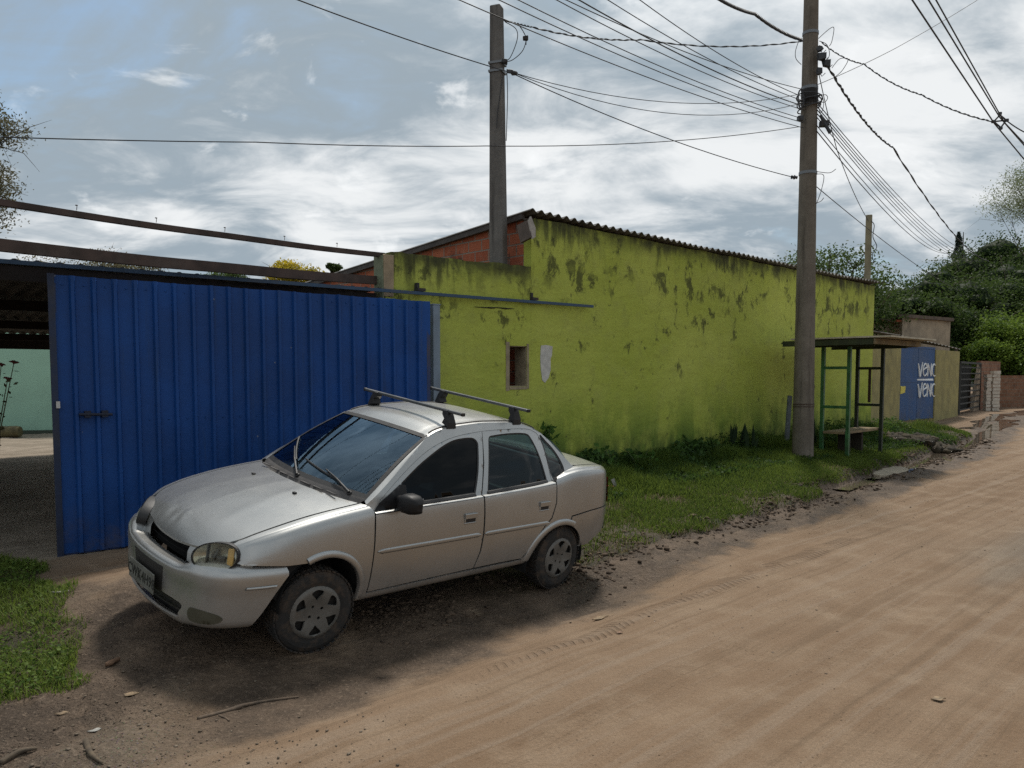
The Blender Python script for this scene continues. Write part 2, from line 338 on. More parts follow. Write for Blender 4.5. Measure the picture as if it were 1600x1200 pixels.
def ground_mat():
    n = NT('dirt ground'); p = n.pos
    A = n.N.new('ShaderNodeVertexColor'); A.layer_name = 'zone'; z = n.N.new('ShaderNodeSeparateColor'); n.lk(A.outputs[0], z.inputs[0]); grass, mud, grav = z.outputs
    B = n.N.new('ShaderNodeVertexColor'); B.layer_name = 'zone2'; z2 = n.N.new('ShaderNodeSeparateColor'); n.lk(B.outputs[0], z2.inputs[0]); conc, wet, _ = z2.outputs
    along = n.mapping(p, rot=(0, 0, -math.atan2(U2[1], U2[0])))
    st = n.mapping(along, scale=(.10, 1.9, 1)); st2_ = n.mapping(along, scale=(.16, 7.5, 1)); a2 = n.noise(st2_, 1.0, 6, .62, .3); g3 = n.noise(p, 75, 4, .7)
    a = n.noise(st, 1.1, 6, .6, .4); b = n.noise(p, 2.2, 7, .62); c = n.noise(p, 38, 5, .65); d = n.noise(p, 150, 3, .6)
    road = n.mix(n.ramp(a, .32, .68), (.168, .105, .060), (.230, .156, .099))
    road = n.mix(n.ramp(b, .42, .75), road, (.262, .188, .125))
    road = n.mix(n.math('MULTIPLY', wet, .9), road, n.mix(n.ramp(b, .3, .7), (.128, .104, .076), (.170, .140, .102)))
    road = n.mix(n.math('MULTIPLY', n.ramp(a2, .50, .66), .55), road, (.250, .190, .138)); road = n.mix(n.math('MULTIPLY', n.ramp(a2, .48, .34), .5), road, (.118, .077, .045))
    road = n.mix(n.math('MULTIPLY', n.ramp(g3, .35, .7), .30), road, (.105, .070, .042)); road = n.mix(n.math('MULTIPLY', n.ramp(n.noise(p, 190, 2, .6), .58, .72), .35), road, (.32, .26, .20))
    # specks: crumbs of darker soil and small stones
    v = n.voro(p, 26); crumb = n.math('MULTIPLY', n.ramp(v, .16, .07), n.ramp(n.noise(p, 1.6, 4, .6), .47, .66))
    road = n.mix(n.math('MULTIPLY', crumb, .75), road, (.085, .056, .034))
    # a tyre print pressed into the damp strip
    q = G(987, 963, 0); loc = n.mapping(p, loc=(-q[0], -q[1], 0)); ax = math.atan2(.695, .72)
    rt = n.xyz(n.mapping(loc, rot=(0, 0, -ax)))
    wob = n.math('MULTIPLY', n.math('SUBTRACT', n.noise(p, .55, 2), .5), .5)
    off = n.math('ABSOLUTE', n.math('ADD', rt[1], wob)); inband = n.math('MULTIPLY', n.math('MULTIPLY', n.ramp(off, .11, .085), n.math('MULTIPLY', n.ramp(rt[0], -2.2, -.4), n.ramp(rt[0], 5.2, 3.4))), n.ramp(n.noise(p, 1.7, 5, .7), .38, .58))
    chev = n.math('SINE', n.math('ADD', n.math('MULTIPLY', rt[0], 95), n.math('MULTIPLY', off, 60))); chevm = n.math('MULTIPLY', n.ramp(chev, .0, .7), inband)
    road = n.mix(n.math('MULTIPLY', chevm, .5), road, (.085, .055, .032)); road = n.mix(n.math('MULTIPLY', inband, .3), road, (.14, .09, .055))
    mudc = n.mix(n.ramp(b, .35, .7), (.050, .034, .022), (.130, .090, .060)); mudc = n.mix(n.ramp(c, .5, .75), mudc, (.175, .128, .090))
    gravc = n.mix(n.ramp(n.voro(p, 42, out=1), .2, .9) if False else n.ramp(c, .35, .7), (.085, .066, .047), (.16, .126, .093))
    peb = n.voro(p, 55, out=1); gravc = n.mix(n.ramp(n.voro(p, 55), .32, .18), gravc, n.mix(.5, (.20, .17, .14), peb, 'MULTIPLY'))
    soil = n.mix(n.ramp(b, .35, .65), (.028, .026, .012), (.065, .046, .026))
    cc = n.mix(n.ramp(b, .3, .7), (.20, .165, .125), (.31, .26, .205)); cc = n.mix(n.ramp(a, .5, .75), cc, (.11, .09, .065))
    col = n.mix(grav, road, gravc); brk = n.math('SUBTRACT', n.noise(p, 5, 5, .65), .5)
    mm = n.ramp(n.math('ADD', mud, n.math('MULTIPLY', brk, .9)), .12, .85)
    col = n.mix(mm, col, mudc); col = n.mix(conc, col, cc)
    col = n.mix(n.ramp(n.math('ADD', grass, n.math('MULTIPLY', brk, .6)), .3, .65), col, soil)
    col = n.mix(n.math('MULTIPLY', n.ramp(d, .3, .75), .35), col, n.mix(.5, col, (.07, .048, .03)))
    rough = n.ramp(mm, 0, 1, .93, .72)
    rough = n.math('SUBTRACT', rough, n.math('MULTIPLY', wet, .25))
    h = n.math('ADD', n.math('ADD', n.math('MULTIPLY', a2, 1.1), n.math('MULTIPLY', c, .6)), n.math('ADD', n.math('MULTIPLY', d, .3), n.math('ADD', n.math('MULTIPLY', crumb, .5), n.math('MULTIPLY', chevm, -.9))))
    h2 = n.math('MULTIPLY', n.ramp(n.voro(p, 55), .5, .1), grav)
    nm = n.bump(h, .75, .028); nm = n.bump(h2, .5, .02, nm); nm = n.bump(n.math('MULTIPLY', n.noise(p, 11, 5, .65), n.math('ADD', mm, .25)), .7, .05, nm)
    return n.set(color=col, rough=rough, normal=nm, spec=.3)
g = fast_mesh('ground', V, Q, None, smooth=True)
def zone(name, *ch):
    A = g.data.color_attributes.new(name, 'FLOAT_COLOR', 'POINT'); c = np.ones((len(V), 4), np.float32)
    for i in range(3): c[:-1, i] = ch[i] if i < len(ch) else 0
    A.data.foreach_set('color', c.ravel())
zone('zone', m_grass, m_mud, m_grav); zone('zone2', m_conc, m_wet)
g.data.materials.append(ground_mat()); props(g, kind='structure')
# ---------------------------------------------------------------- water lying in the ditch
def water_mat():
    n = NT('muddy water'); return n.set(color=(.20, .16, .12), rough=.03, spec=1.0, ior=1.6, coat=1.0, coatr=.02, normal=n.bump(n.noise(n.pos, 9, 2), .05, .006))
wb = MB()
sa = np.linspace(4.2, 24, 260)
for i in range(len(sa) - 1):
    pass
S, K = np.meshgrid(sa, np.linspace(-1, 1, 9), indexing='ij')
wd = .17 + .14 * smooth01(5, 12, S) + .55 * (fbm(S, S * 0, 1.5, 4, 41) - .5)
tt = t_road(S) - .13 + K * np.maximum(wd, .002) + .18 * (fbm(S, K * .8, 2.2, 3, 43) - .5); X = A2[0] + U2[0] * S + N2[0] * tt; Y = A2[1] + U2[1] * S + N2[1] * tt
Z = -.020 + .22 * smooth01(14, 26, S) * smooth01(3, -1, -.13)
wb.grid(np.stack([X, Y, Z], -1)); wo = wb.build('water', water_mat(), smooth=True); props(wo, kind='structure')
# the rivulet that spreads over the far mud
wb = MB(); S, K = np.meshgrid(np.linspace(19, 33, 60), np.linspace(-1, 1, 9), indexing='ij')
tt = t_road(S) - .55 + (fbm(S, S * 0, .5, 3, 51) - .5) * 1.0 + K * (.16 + .5 * np.abs(fbm(S, S * 0 + 3, .8, 3, 52) - .4))
X = A2[0] + U2[0] * S + N2[0] * tt; Y = A2[1] + U2[1] * S + N2[1] * tt; wb.grid(np.stack([X, Y, terrain(X, Y, False) + .010], -1)); wo = wb.build('water', water_mat(), smooth=True); props(wo, kind='structure')
# ---------------------------------------------------------------- the parked saloon (car axes: x to the rear, -y the near side, z up)
car = empty('parked_car', CAR_T, 'dusty silver four-door saloon with black roof bars parked before the blue metal gate', 'car', rot=Matrix(CAR_R.tolist()).to_euler())
def paint_mat():
    n = NT('silver car paint'); p = n.obj
    big = n.noise(p, 1.6, 4); sp = n.noise(p, 9, 6, .7); z = n.xyz(p)[2]
    dust = n.math('MULTIPLY', n.ramp(z, .62, .26), n.ramp(sp, .25, .7, .35, 1))
    col = n.mix(n.ramp(big, .3, .7), (.345, .348, .340), (.395, .398, .388))
    col = n.mix(n.math('MULTIPLY', n.ramp(sp, .5, .8), .10), col, (.25, .225, .185))
    col = n.mix(n.math('MULTIPLY', dust, .6), col, (.19, .13, .083))
    met = n.math('SUBTRACT', .80, n.math('MULTIPLY', dust, .6))
    r = n.math('ADD', n.ramp(sp, .3, .7, .33, .36), n.math('MULTIPLY', dust, .35))
    return n.set(color=col, metal=met, rough=r, coat=.5, coatr=.12, spec=.4)
PAINT = paint_mat()
BLACKP = plain('black car plastic', (.018, .018, .019), .5, 0, .2, 14, .2, ((.09, .075, .06), .35), spec=.3)
BLACKM = plain('black mirror plastic', (.012, .012, .013), .5, 0, .2, 14, .15, spec=.25)
DARK = plain('car underside', (.008, .008, .008), .9)
RUB = plain('black rubber seal', (.012, .012, .013), .6)
GREYP = plain('weathered grey plastic', (.075, .07, .068), .75, 0, .2, 12, .2, ((.14, .12, .1), .6))
STEEL = plain('roof bar metal', (.10, .105, .11), .45, .6)
TRIM = plain('car seat cloth', (.08, .09, .10), .9)
DASH = plain('dashboard plastic', (.14, .15, .16), .7)
def glass_mat(name, tint, refl=1.0, frost=.0, gcol=(1, 1, 1)):
    n = NT(name); N = n.N
    tr = N.new('ShaderNodeBsdfTransparent'); tr.inputs[0].default_value = (*tint, 1)
    gl = N.new('ShaderNodeBsdfGlossy'); gl.inputs[0].default_value = (*gcol, 1); gl.inputs['Roughness'].default_value = .015 + frost
    fr = N.new('ShaderNodeFresnel'); fr.inputs[0].default_value = 1.52
    mx = N.new('ShaderNodeMixShader'); n.lk(n.math('MULTIPLY', fr.outputs[0], refl, clamp=True), mx.inputs[0]); n.lk(tr.outputs[0], mx.inputs[1]); n.lk(gl.outputs[0], mx.inputs[2])
    n.lk(mx.outputs[0], n.out.inputs[0]); return n.m
WSG = glass_mat('windscreen glass', (.56, .66, .70), 1.5, gcol=(.52, .76, 1.0)); DKG = glass_mat('dark tinted glass', (.07, .078, .08), .38); RRG = glass_mat('tinted rear glass', (.42, .56, .57), .65); LAMPG = glass_mat('headlamp lens', (.90, .90, .84), .38)  # windscreen gloss tinted blue, painting in a blue sky reflection
# --- section curves of the lower body
zc = pc([.06, .10, .15, .21, .335, .51, .73, 1.02, 1.14, 1.3, 3.0, 3.2, 3.4, 3.7, 3.85, 3.95], [.60, .675, .725, .765, .82, .868, .912, .95, .963, .968, 1.02, 1.055, 1.07, 1.055, 1.03, .99])
zh = pc([.06, .085, .10, .15, .21, .335, .51, .73, .9, 1.1, 3.0, 3.4, 3.7, 3.9, 3.95], [.62, .675, .70, .755, .80, .855, .908, .95, .968, .985, 1.05, 1.085, 1.07, 1.04, 1.0])
c5z = pc([.1, .21, .335, .51, .73, 1.02, 1.13, 2.15, 3.0, 3.3, 3.6, 3.9], [.61, .705, .765, .815, .855, .890, .903, .930, .968, 1.012, 1.008, .955])
c5y = pc([.1, .2, .3, .5, .8, 1.1, 2.1, 3.0, 3.4, 3.62, 3.75, 3.85, 3.95], [.50, .655, .712, .752, .766, .770, .774, .766, .756, .735, .705, .650, .50])
c3y = pc([.1, .2, .3, .5, .8, 2.0, 3.2, 3.5, 3.7, 3.82, 3.9, 3.95], [.55, .69, .745, .785, .797, .802, .80, .788, .762, .715, .645, .52])
c7y = pc([.1, .2, .3, .5, 1.1, 3.0, 3.4, 3.7, 3.85, 3.95], [.45, .565, .622, .648, .665, .64, .632, .60, .545, .43])
def ctrl(x):
    x = np.asarray(x, float); a5z, a5y, a3y, a7y, a7z, a9z = c5z(x), c5y(x), c3y(x), c7y(x), zc(x), zh(x)
    a3z = np.minimum(.62, a5z - .13)
    Y = [a3y - .085, a3y - .045, a3y - .014, a3y, .45 * a3y + .55 * a5y + .010, a5y, .52 * a5y + .48 * a7y + .014, a7y, .5 * a7y, a7y * 0]
    Zs = [x * 0 + .275, x * 0 + .32, x * 0 + .45, a3z, .5 * a3z + .5 * a5z + .006, a5z, a7z - .016, a7z, a7z + .76 * (a9z - a7z), a9z]
    return np.stack(Y), np.stack(Zs)
def CR(Cp, s):
    s = np.clip(s, 0, 8.9999); i = s.astype(int); t = s - i; j = np.arange(len(s)); g = lambda k: Cp[np.clip(i + k, 0, 9), j]
    p0, p1, p2, p3 = g(-1), g(0), g(1), g(2)
    # mirror the centre line so that the crown stays smooth
    return .5 * (2 * p1 + (p2 - p0) * t + (2 * p0 - 5 * p1 + 4 * p2 - p3) * t * t + (3 * p1 - p0 - 3 * p2 + p3) * t**3)
FA, FR = (.765, .375), .285            # front wheel arch
RA, RRX, RRZ = (3.10, .272), .352, .328  # rear wheel arch
def flare(x, z):
    r1 = np.hypot(x - FA[0], z - FA[1]) / FR; r2 = np.hypot((x - RA[0]) / RRX, (z - RA[1]) / RRZ)
    f = lambda r: smooth01(1.165, 1.135, r)
    return .015 * np.maximum(f(r1), f(r2))
def S3(x, s):
    Yc, Zc = ctrl(x); y = CR(Yc, s); z = CR(Zc, s)
    return y, z
def s_of_z(x, z, lo=0.0, hi=6.0):
    x = np.asarray(x, float); z = np.asarray(z, float); a = np.full(x.shape, lo); b = np.full(x.shape, hi); Yc, Zc = ctrl(x)
    for _ in range(28):
        m = (a + b) / 2; up_ = CR(Zc, m) < z; a = np.where(up_, m, a); b = np.where(up_, b, m)
    return (a + b) / 2
def s_of_y(x, y):
    x = np.asarray(x, float); y = np.abs(np.asarray(y, float)); a = np.full(x.shape, 5.0); b = np.full(x.shape, 9.0); Yc, Zc = ctrl(x)
    for _ in range(28):
        m = (a + b) / 2; up_ = CR(Yc, m) > y; a = np.where(up_, m, a); b = np.where(up_, b, m)
    return (a + b) / 2
def GH(x, z):
    x = np.asarray(x, float); q = z - .9
    return .757 - .385 * q - .16 * q * q - .09 * smooth01(1.5, .95, x) * smooth01(1.05, .9, z) * .3 - .05 * smooth01(2.7, 3.4, x) + .03 * np.exp(-np.maximum(z - c5z(x), 0) / .03) * smooth01(2.9, 3.15, x)
# --- panel cutter
def dens(P, st, closed=True):
    P = [np.asarray(p, float) for p in P]; o = []
    m = len(P) if closed else len(P) - 1
    for i in range(m):
        a, b = P[i], P[(i + 1) % len(P)]; k = max(1, int(math.ceil(np.linalg.norm(b - a) / st)))
        for j in range(k): o.append(a + (b - a) * j / k)
    if not closed: o.append(P[-1])
    return np.array(o)
def curve(P, k=6, closed=False):
    """Catmull-Rom through points, to round an outline"""
    P = np.array(P, float); m = len(P); o = []
    for i in range(m if closed else m - 1):
        p0 = P[(i - 1) % m] if closed or i > 0 else P[i]; p1 = P[i]; p2 = P[(i + 1) % m]; p3 = P[(i + 2) % m] if closed or i + 2 < m else P[i + 1]
        for t in np.arange(k) / k: o.append(.5 * (2 * p1 + (p2 - p0) * t + (2 * p0 - 5 * p1 + 4 * p2 - p3) * t * t + (3 * p1 - p0 - 3 * p2 + p3) * t**3))
    if not closed: o.append(P[-1])
    return [tuple(q) for q in o]
def shrink(P, d):
    P = np.array(P, float); n = len(P); A = .5 * np.sum(P[:, 0] * np.roll(P[:, 1], -1) - np.roll(P[:, 0], -1) * P[:, 1]); sg = 1 if A > 0 else -1
    e = np.roll(P, -1, 0) - P; l = np.linalg.norm(e, axis=1)[:, None] + 1e-9; nn = np.stack([-e[:, 1], e[:, 0]], 1) / l * sg
    v = nn + np.roll(nn, 1, 0); v /= np.maximum(np.linalg.norm(v, axis=1)[:, None], .5); return P + v * d
def cut(outer, holes, step, sc2=(1, 1)):
    """triangles filling an outline with holes, in a plane"""
    S = np.array(sc2); O = dens(np.array(outer) * S, step); Hs = [dens(np.array(h) * S, step) for h in holes]
    pts = list(O); edges = [(i, (i + 1) % len(O)) for i in range(len(O))]
    for h in Hs:
        b = len(pts); pts += list(h); edges += [(b + i, b + (i + 1) % len(h)) for i in range(len(h))]
    B = np.array(pts); lo, hi = O.min(0), O.max(0)
    X, Y = np.meshgrid(np.arange(lo[0] + step * .37, hi[0], step), np.arange(lo[1] + step * .41, hi[1], step * .87)); X = X + (np.arange(len(X)) % 2)[:, None] * step / 2; X, Y = X.ravel(), Y.ravel()
    ok = in_poly(X, Y, O)
    for h in Hs: ok &= ~in_poly(X, Y, h)
    X, Y = X[ok], Y[ok]
    if len(X):
        dm = np.full(len(X), 1e9)
        for p in B: dm = np.minimum(dm, np.hypot(X - p[0], Y - p[1]))
        X, Y = X[dm > step * .5], Y[dm > step * .5]
    allp = [Vector(p) for p in B] + [Vector((a, b)) for a, b in zip(X, Y)]
    vo, eo, fo, *_ = geometry.delaunay_2d_cdt(allp, edges, [], 0, 1e-6)
    vo = np.array([tuple(v) for v in vo]); fo = np.array([f for f in fo if len(f) == 3])
    c = vo[fo].mean(1); ok = in_poly(c[:, 0], c[:, 1], O)
    for h in Hs: ok &= ~in_poly(c[:, 0], c[:, 1], h)
    return vo / S, fo[ok]
def skin(mb, uv, tri, P, thick=.012, inward=None):
    """adds a curved sheet with a turned-in rim"""
    P = np.asarray(P, float); nrm = np.zeros_like(P); fn = np.cross(P[tri[:, 1]] - P[tri[:, 0]], P[tri[:, 2]] - P[tri[:, 0]])
    if inward is not None and np.sum(fn.sum(0) * np.asarray(inward)) > 0: tri = tri[:, ::-1]; fn = -fn
    for k in range(3): np.add.at(nrm, tri[:, k], fn)
    nrm /= np.linalg.norm(nrm, axis=1)[:, None] + 1e-12
    mb.add(P, [tuple(t) for t in tri])
    if thick:
        E = {}
        for t in tri:
            for a, b in ((t[0], t[1]), (t[1], t[2]), (t[2], t[0])):
                if (b, a) in E: del E[(b, a)]
                else: E[(a, b)] = 1
        for a, b in E: mb.add([P[a], P[b], P[b] - nrm[b] * thick, P[a] - nrm[a] * thick], [(0, 3, 2, 1)])
    return nrm
def side_panel(mb, outline, holes=(), sg=-1, off=0.0, step=.035, thick=.012, surf='body', sOutline=False):
    if surf == 'body':
        if not sOutline: outline = xs(outline); holes = [xs(h) for h in holes]
        uv, tr = cut(outline, list(holes), step * .85, (1, .24)); y, z = S3(uv[:, 0], uv[:, 1]); P = np.stack([uv[:, 0], (y + off) * sg, z], 1)
    else:
        uv, tr = cut(outline, list(holes), step); y = GH(uv[:, 0], uv[:, 1]) + off; P = np.stack([uv[:, 0], y * sg, uv[:, 1]], 1)
    return skin(mb, uv, tr, P, thick, (0, -sg, 0))
def xs(P, hi=6.0):
    P = dens(np.array(P, float), .03); return np.stack([P[:, 0], s_of_z(P[:, 0], P[:, 1], 0, hi)], 1)
def arc(c, rx, rz, a0, a1, k=22): return [(c[0] + rx * math.cos(math.radians(a)), c[1] + rz * math.sin(math.radians(a))) for a in np.linspace(a0, a1, k)]
def build_fix(mb, *a, **k): return mb.build(*a, fix=False, **k)
def ws_pt(a, b):
    """a across -1..1, b up 0..1"""
    a = np.asarray(a, float); b = np.asarray(b, float)
    lo = np.stack([.985 + .135 * a**2, .672 * a, .995 - .022 * a**2], -1); hi = np.stack([1.665 + .05 * a**2, .535 * a, 1.388 - .022 * a**2], -1)
    p = lo + (hi - lo) * b[..., None]; bow = .022 * np.sin(np.pi * b); p[..., 0] -= bow * .6; p[..., 2] += bow * .8; return p
GAPF = curve([(1.135, .905), (1.20, .975), (1.30, 1.05), (1.43, 1.135), (1.58, 1.222), (1.74, 1.295), (1.92, 1.347), (2.08, 1.373), (2.285, 1.392)], 3)
GAPR = curve([(2.285, 1.392), (2.54, 1.40), (2.80, 1.397), (2.905, 1.37), (2.95, 1.33), (2.985, 1.21), (3.0, .968)], 3)
BUP = [(2.145, .925), (2.225, 1.16), (2.285, 1.392)]
WINF = curve([(1.40, 1.075), (1.57, 1.175), (1.73, 1.252), (1.85, 1.302), (1.96, 1.335), (2.08, 1.348), (2.17, 1.345), (2.208, 1.315), (2.205, 1.27), (2.155, 1.10), (2.085, .945)], 3) + [(1.6, .932), (1.36, .925)]
WINR = curve([(2.325, 1.30), (2.345, 1.345), (2.40, 1.358), (2.59, 1.368), (2.78, 1.362), (2.84, 1.32), (2.895, 1.20), (2.925, 1.07), (2.94, .972)], 3) + [(2.215, .945)]
QWIN = curve([(2.965, 1.335), (3.03, 1.288), (3.12, 1.21), (3.185, 1.12), (3.205, 1.055), (3.165, 1.01), (3.025, .985), (2.995, 1.16)], 3, True)
for sg in (-1, 1):
    near = sg < 0
    # front wing
    f = MB(); arch = arc(FA, FR, FR, 118, -14)
    low = [(.215, .665), (.47, .648), (.60, .668)] if False else [(.215, .668), (.40, .652), (.50, .642)]
    side = low + [(FA[0] + FR * math.cos(math.radians(a)), FA[1] + FR * math.sin(math.radians(a))) for a in np.linspace(112, -12, 26)] + [(1.043, .282), (1.123, .282), (1.127, .60), (1.125, .83), (1.128, .897)]
    o = list(map(tuple, xs(side)[:-1])); o = [p for p in o if True]
    top = [(1.125, 5.2), (1.10, 6.3), (1.075, 6.93)] + [(x, 6.94) for x in np.linspace(1.0, .25, 26)] + [(.215, 6.8), (.20, 5.5)]
    sp = o[:len(o)]
    # the closing run of xs() back to the first point is dropped so the top edge can take over
    q = xs(side); cutn = len(dens(np.array(side, float), .03, False)); o = [tuple(p) for p in q[:cutn]]
    side_panel(f, o + top, (), sg, 0, .03, sOutline=True)
    # sill
    side_panel(f, [(1.045, .28), (2.735, .285), (2.69, .335), (1.9, .343), (1.125, .333), (1.05, .333)], (), sg, -.002)
    # rear quarter with its wheel arch
    qa = [(RA[0] + RRX * math.cos(math.radians(a)), RA[1] + RRZ * math.sin(math.radians(a))) for a in np.linspace(172, 72, 24)]
    side = [(3.008, .962), (3.012, .80), (2.965, .672), (2.885, .605), (2.825, .53), (2.755, .42), (2.672, .34), (2.70, .29), (2.745, .29)] + qa + [(3.225, .667), (3.5, .688), (3.7, .692), (3.91, .69)]
    q = xs(side); cutn = len(dens(np.array(side, float), .03, False)); o = [tuple(p) for p in q[:cutn]]
    top = [(3.91, 5.0), (3.91, 6.94)] + [(x, 6.94) for x in np.linspace(3.86, 3.36, 14)] + [(3.2, 6.5), (3.05, 5.9), (3.008, 5.2)]
    side_panel(f, o + top, (), sg, 0, .03, sOutline=True)
    # windscreen pillar, roof rail and rear pillar in one frame
    outer = [(1.09, .955), (1.30, 1.092), (1.50, 1.228), (1.71, 1.367), (1.80, 1.40), (1.92, 1.423), (2.1, 1.44), (2.35, 1.452), (2.6, 1.45), (2.76, 1.435), (2.88, 1.405), (2.99, 1.355), (3.09, 1.285), (3.19, 1.20), (3.33, 1.08), (3.40, 1.04), (3.36, 1.0), (3.1, .965), (3.004, .962)]
    inner = [(x + .012 * 0, z) for x, z in reversed(GAPR)] + list(reversed(GAPF))[1:]
    fr = outer + inner + [(1.115, .90)]
    side_panel(f, fr, [shrink(QWIN, -.006)], sg, 0, .03, surf='gh')
    for c_, rx, rz, a0, a1 in ((FA, FR, FR, 116, -13), (RA, RRX, RRZ, 172, 62)):       # turned lip round each wheel arch
        aa = np.radians(np.linspace(a0, a1, 60)); rows = []
        for k_, o_ in ((.992, -.02), (.992, .010), (1.0, .0145), (1.06, .0135), (1.125, .0115), (1.15, .004), (1.155, -.002)):
            X = c_[0] + rx * k_ * np.cos(aa); Zz = c_[1] + rz * k_ * np.sin(aa); rows.append(np.stack([X, sg * (S3(X, s_of_z(X, Zz))[0] + o_), Zz], 1))
        f.grid(np.array(rows))
    bq = np.linspace(0, 1, 24); pil = np.stack([np.interp(bq, [0, .34, .66, 1], [1.09, 1.30, 1.50, 1.71]), np.interp(bq, [0, .34, .66, 1], [.955, 1.092, 1.228, 1.367])], 1)
    e0 = ws_pt(np.full(24, sg * .985), bq); e1 = np.stack([pil[:, 0], sg * GH(pil[:, 0], pil[:, 1]), pil[:, 1]], 1); e0[:, 2] -= .002; f.grid(np.stack([e0, (e0 + e1) / 2 + [-.004, 0, .004], e1 + [0, -sg * .001, 0]]))
    build_fix(f, 'body_shell', PAINT, car, smooth=True)
    # doors
    for kind in ('front', 'rear'):
        d = MB()
        if kind == 'front':
            lowp = [(1.133, .346), (1.6, .352), (2.118, .358), (2.15, .50), (2.155, .64), (2.15, .80), (2.143, .925), (1.6, .912), (1.136, .897)]
            upp = [(1.136, .897), (1.6, .912)] + BUP + list(reversed(GAPF))[1:-1]; win = WINF
        else:
            lowp = [(2.126, .358), (2.40, .357), (2.66, .352), (2.745, .425), (2.815, .535), (2.876, .61), (2.955, .677), (3.002, .80), (3.0, .962), (2.6, .945), (2.151, .926), (2.158, .80), (2.163, .64), (2.158, .50)]
            upp = [(2.151, .926), (2.6, .945), (3.0, .965)] + list(reversed(GAPR))[1:] + [(2.232, 1.16)]; win = WINR
        side_panel(d, shrink(lowp, .0034), (), sg, 0)
        side_panel(d, shrink(upp, .003), [win], sg, -.002, .03, surf='gh')
        # shoulder ledge that carries the window seal
        x0, x1 = (1.14, 2.14) if kind == 'front' else (2.155, 2.998); X = np.linspace(x0, x1, 24); yb, zb = S3(X, s_of_z(X, c5z(X) - .003)); zt = np.minimum(zb + .012, 9)
        d.grid(np.stack([np.stack([X, sg * yb, zb], 1), np.stack([X, sg * (yb - .008), zb + .006], 1), np.stack([X, sg * (GH(X, zb + .008) - .012), zb + .008], 1)]))
        # rub strip
        x0, x1 = (1.165, 2.13) if kind == 'front' else (2.175, 2.93)
        X = np.linspace(x0, x1, 30); pr = [(-.019, -.003), (-.016, .004), (-.006, .0065), (.008, .0065), (.016, .003), (.019, -.003)]
        en = np.minimum(1, np.minimum(X - x0, x1 - X) / .02 + .25)
        d.grid(np.stack([np.stack([X, sg * (S3(X, s_of_z(X, np.full(30, .638) + a * en))[0] + b), .638 + a * en], 1) for a, b in pr]))
        dob = build_fix(d, 'door', PAINT, car, smooth=True)
        g_ = MB(); side_panel(g_, shrink(win, -.004), (), sg, -.011, .05, .003, 'gh')
        build_fix(g_, 'side_window', DKG if kind == 'front' else RRG, dob, smooth=True)
        # seal round the glass
        r_ = MB(); W = dens(np.array(win), .02); Wi = shrink(W, .013); ring = np.stack([W, Wi])
        r_.grid(np.concatenate([np.stack([np.stack([w_[:, 0], sg * (GH(w_[:, 0], w_[:, 1]) + o_), w_[:, 1]], 1) for w_, o_ in ((W, -.001), (Wi, -.007))]), ], 0)[:, list(range(len(W))) + [0]])
        if True:
            bx = [p for p in ([(1.36, .915), (1.6, .918), (2.085, .928)] if kind == 'front' else [(2.215, .932), (2.6, .948), (2.94, .963)])]
            X = np.linspace(bx[0][0], bx[-1][0], 20); zz = np.interp(X, [b[0] for b in bx], [b[1] for b in bx])
            r_.grid(np.stack([np.stack([X, sg * (GH(X, zz + k) + o_), zz + k], 1) for k, o_ in ((-.004, .008), (.010, .010), (.024, .003), (.026, -.008))]))
        r_.build('window_seal', RUB, dob)
        # recessed pull handle
        h_ = MB(); hx, hz = ((2.005, .778) if kind == 'front' else (2.85, .787)); hw = .062
        yh = float(S3(np.array([hx]), s_of_z(np.array([hx]), np.array([hz])))[0][0])
        h_.box((hx, sg * (yh + .005), hz + .022), (2 * hw, .018, .040)); h_.box((hx, sg * (yh + .001), hz - .034), (2 * hw, .012, .014)); h_.box((hx - hw + .006, sg * (yh + .001), hz - .014), (.012, .012, .034)); h_.box((hx + hw - .006, sg * (yh + .001), hz - .014), (.012, .012, .034))
        ho = h_.build('handle', PAINT, dob, bevel=.004)
        hh = MB(); hh.box((hx, sg * (yh - .0025), hz - .013), (2 * hw - .02, .010, .032)); hh.build('handle_recess', RUB, ho)
        if kind == 'front' and near:
            m = MB()                                              # mirror: sail plate, neck and housing
            yy = lambda x, z: float(GH(np.array([x]), np.array([z]))[0])
            tri_ = [(1.145, .905), (1.195, .962), (1.385, 1.068), (1.43, 1.06), (1.43, .925), (1.3, .915)]
            uv, tr = cut(tri_, [], .03); skin(m, uv, tr, np.stack([uv[:, 0], sg * (GH(uv[:, 0], uv[:, 1]) + .006), uv[:, 1]], 1), .01, (0, -sg, 0))
            th = np.linspace(0, 2 * np.pi, 25)[:-1]; rings = []
            for k_, (yo, xo, zo, ax_, az_) in enumerate([(.0, 1.36, .965, .04, .04), (.04, 1.355, .968, .042, .042), (.06, 1.35, .970, .062, .056), (.095, 1.35, .974, .074, .068), (.16, 1.355, .974, .072, .066), (.20, 1.36, .970, .054, .052), (.215, 1.362, .966, .025, .025)]):
                cs, sn = np.cos(th), np.sin(th); e = .62
                px_ = xo + ax_ * np.sign(cs) * np.abs(cs) ** e; px_ = np.minimum(px_, xo + ax_ * .72); pz_ = zo + az_ * np.sign(sn) * np.abs(sn) ** e
                rings.append(np.stack([px_, np.full(24, sg * (.742 + yo)), pz_], 1)[list(range(24)) + [0]])
            m.grid(np.array(rings)); m.add(rings[-1][:-1], [tuple(range(24))])
            mo = m.build('mirror', BLACKM, dob, smooth=True)
            gl_ = MB(); gl_.box((1.4045, sg * .868, .973), (.006, .125, .095)); gl_.build('mirror_glass', plain('mirror glass', (.5, .52, .54), .05, 1), mo, bevel=.002)
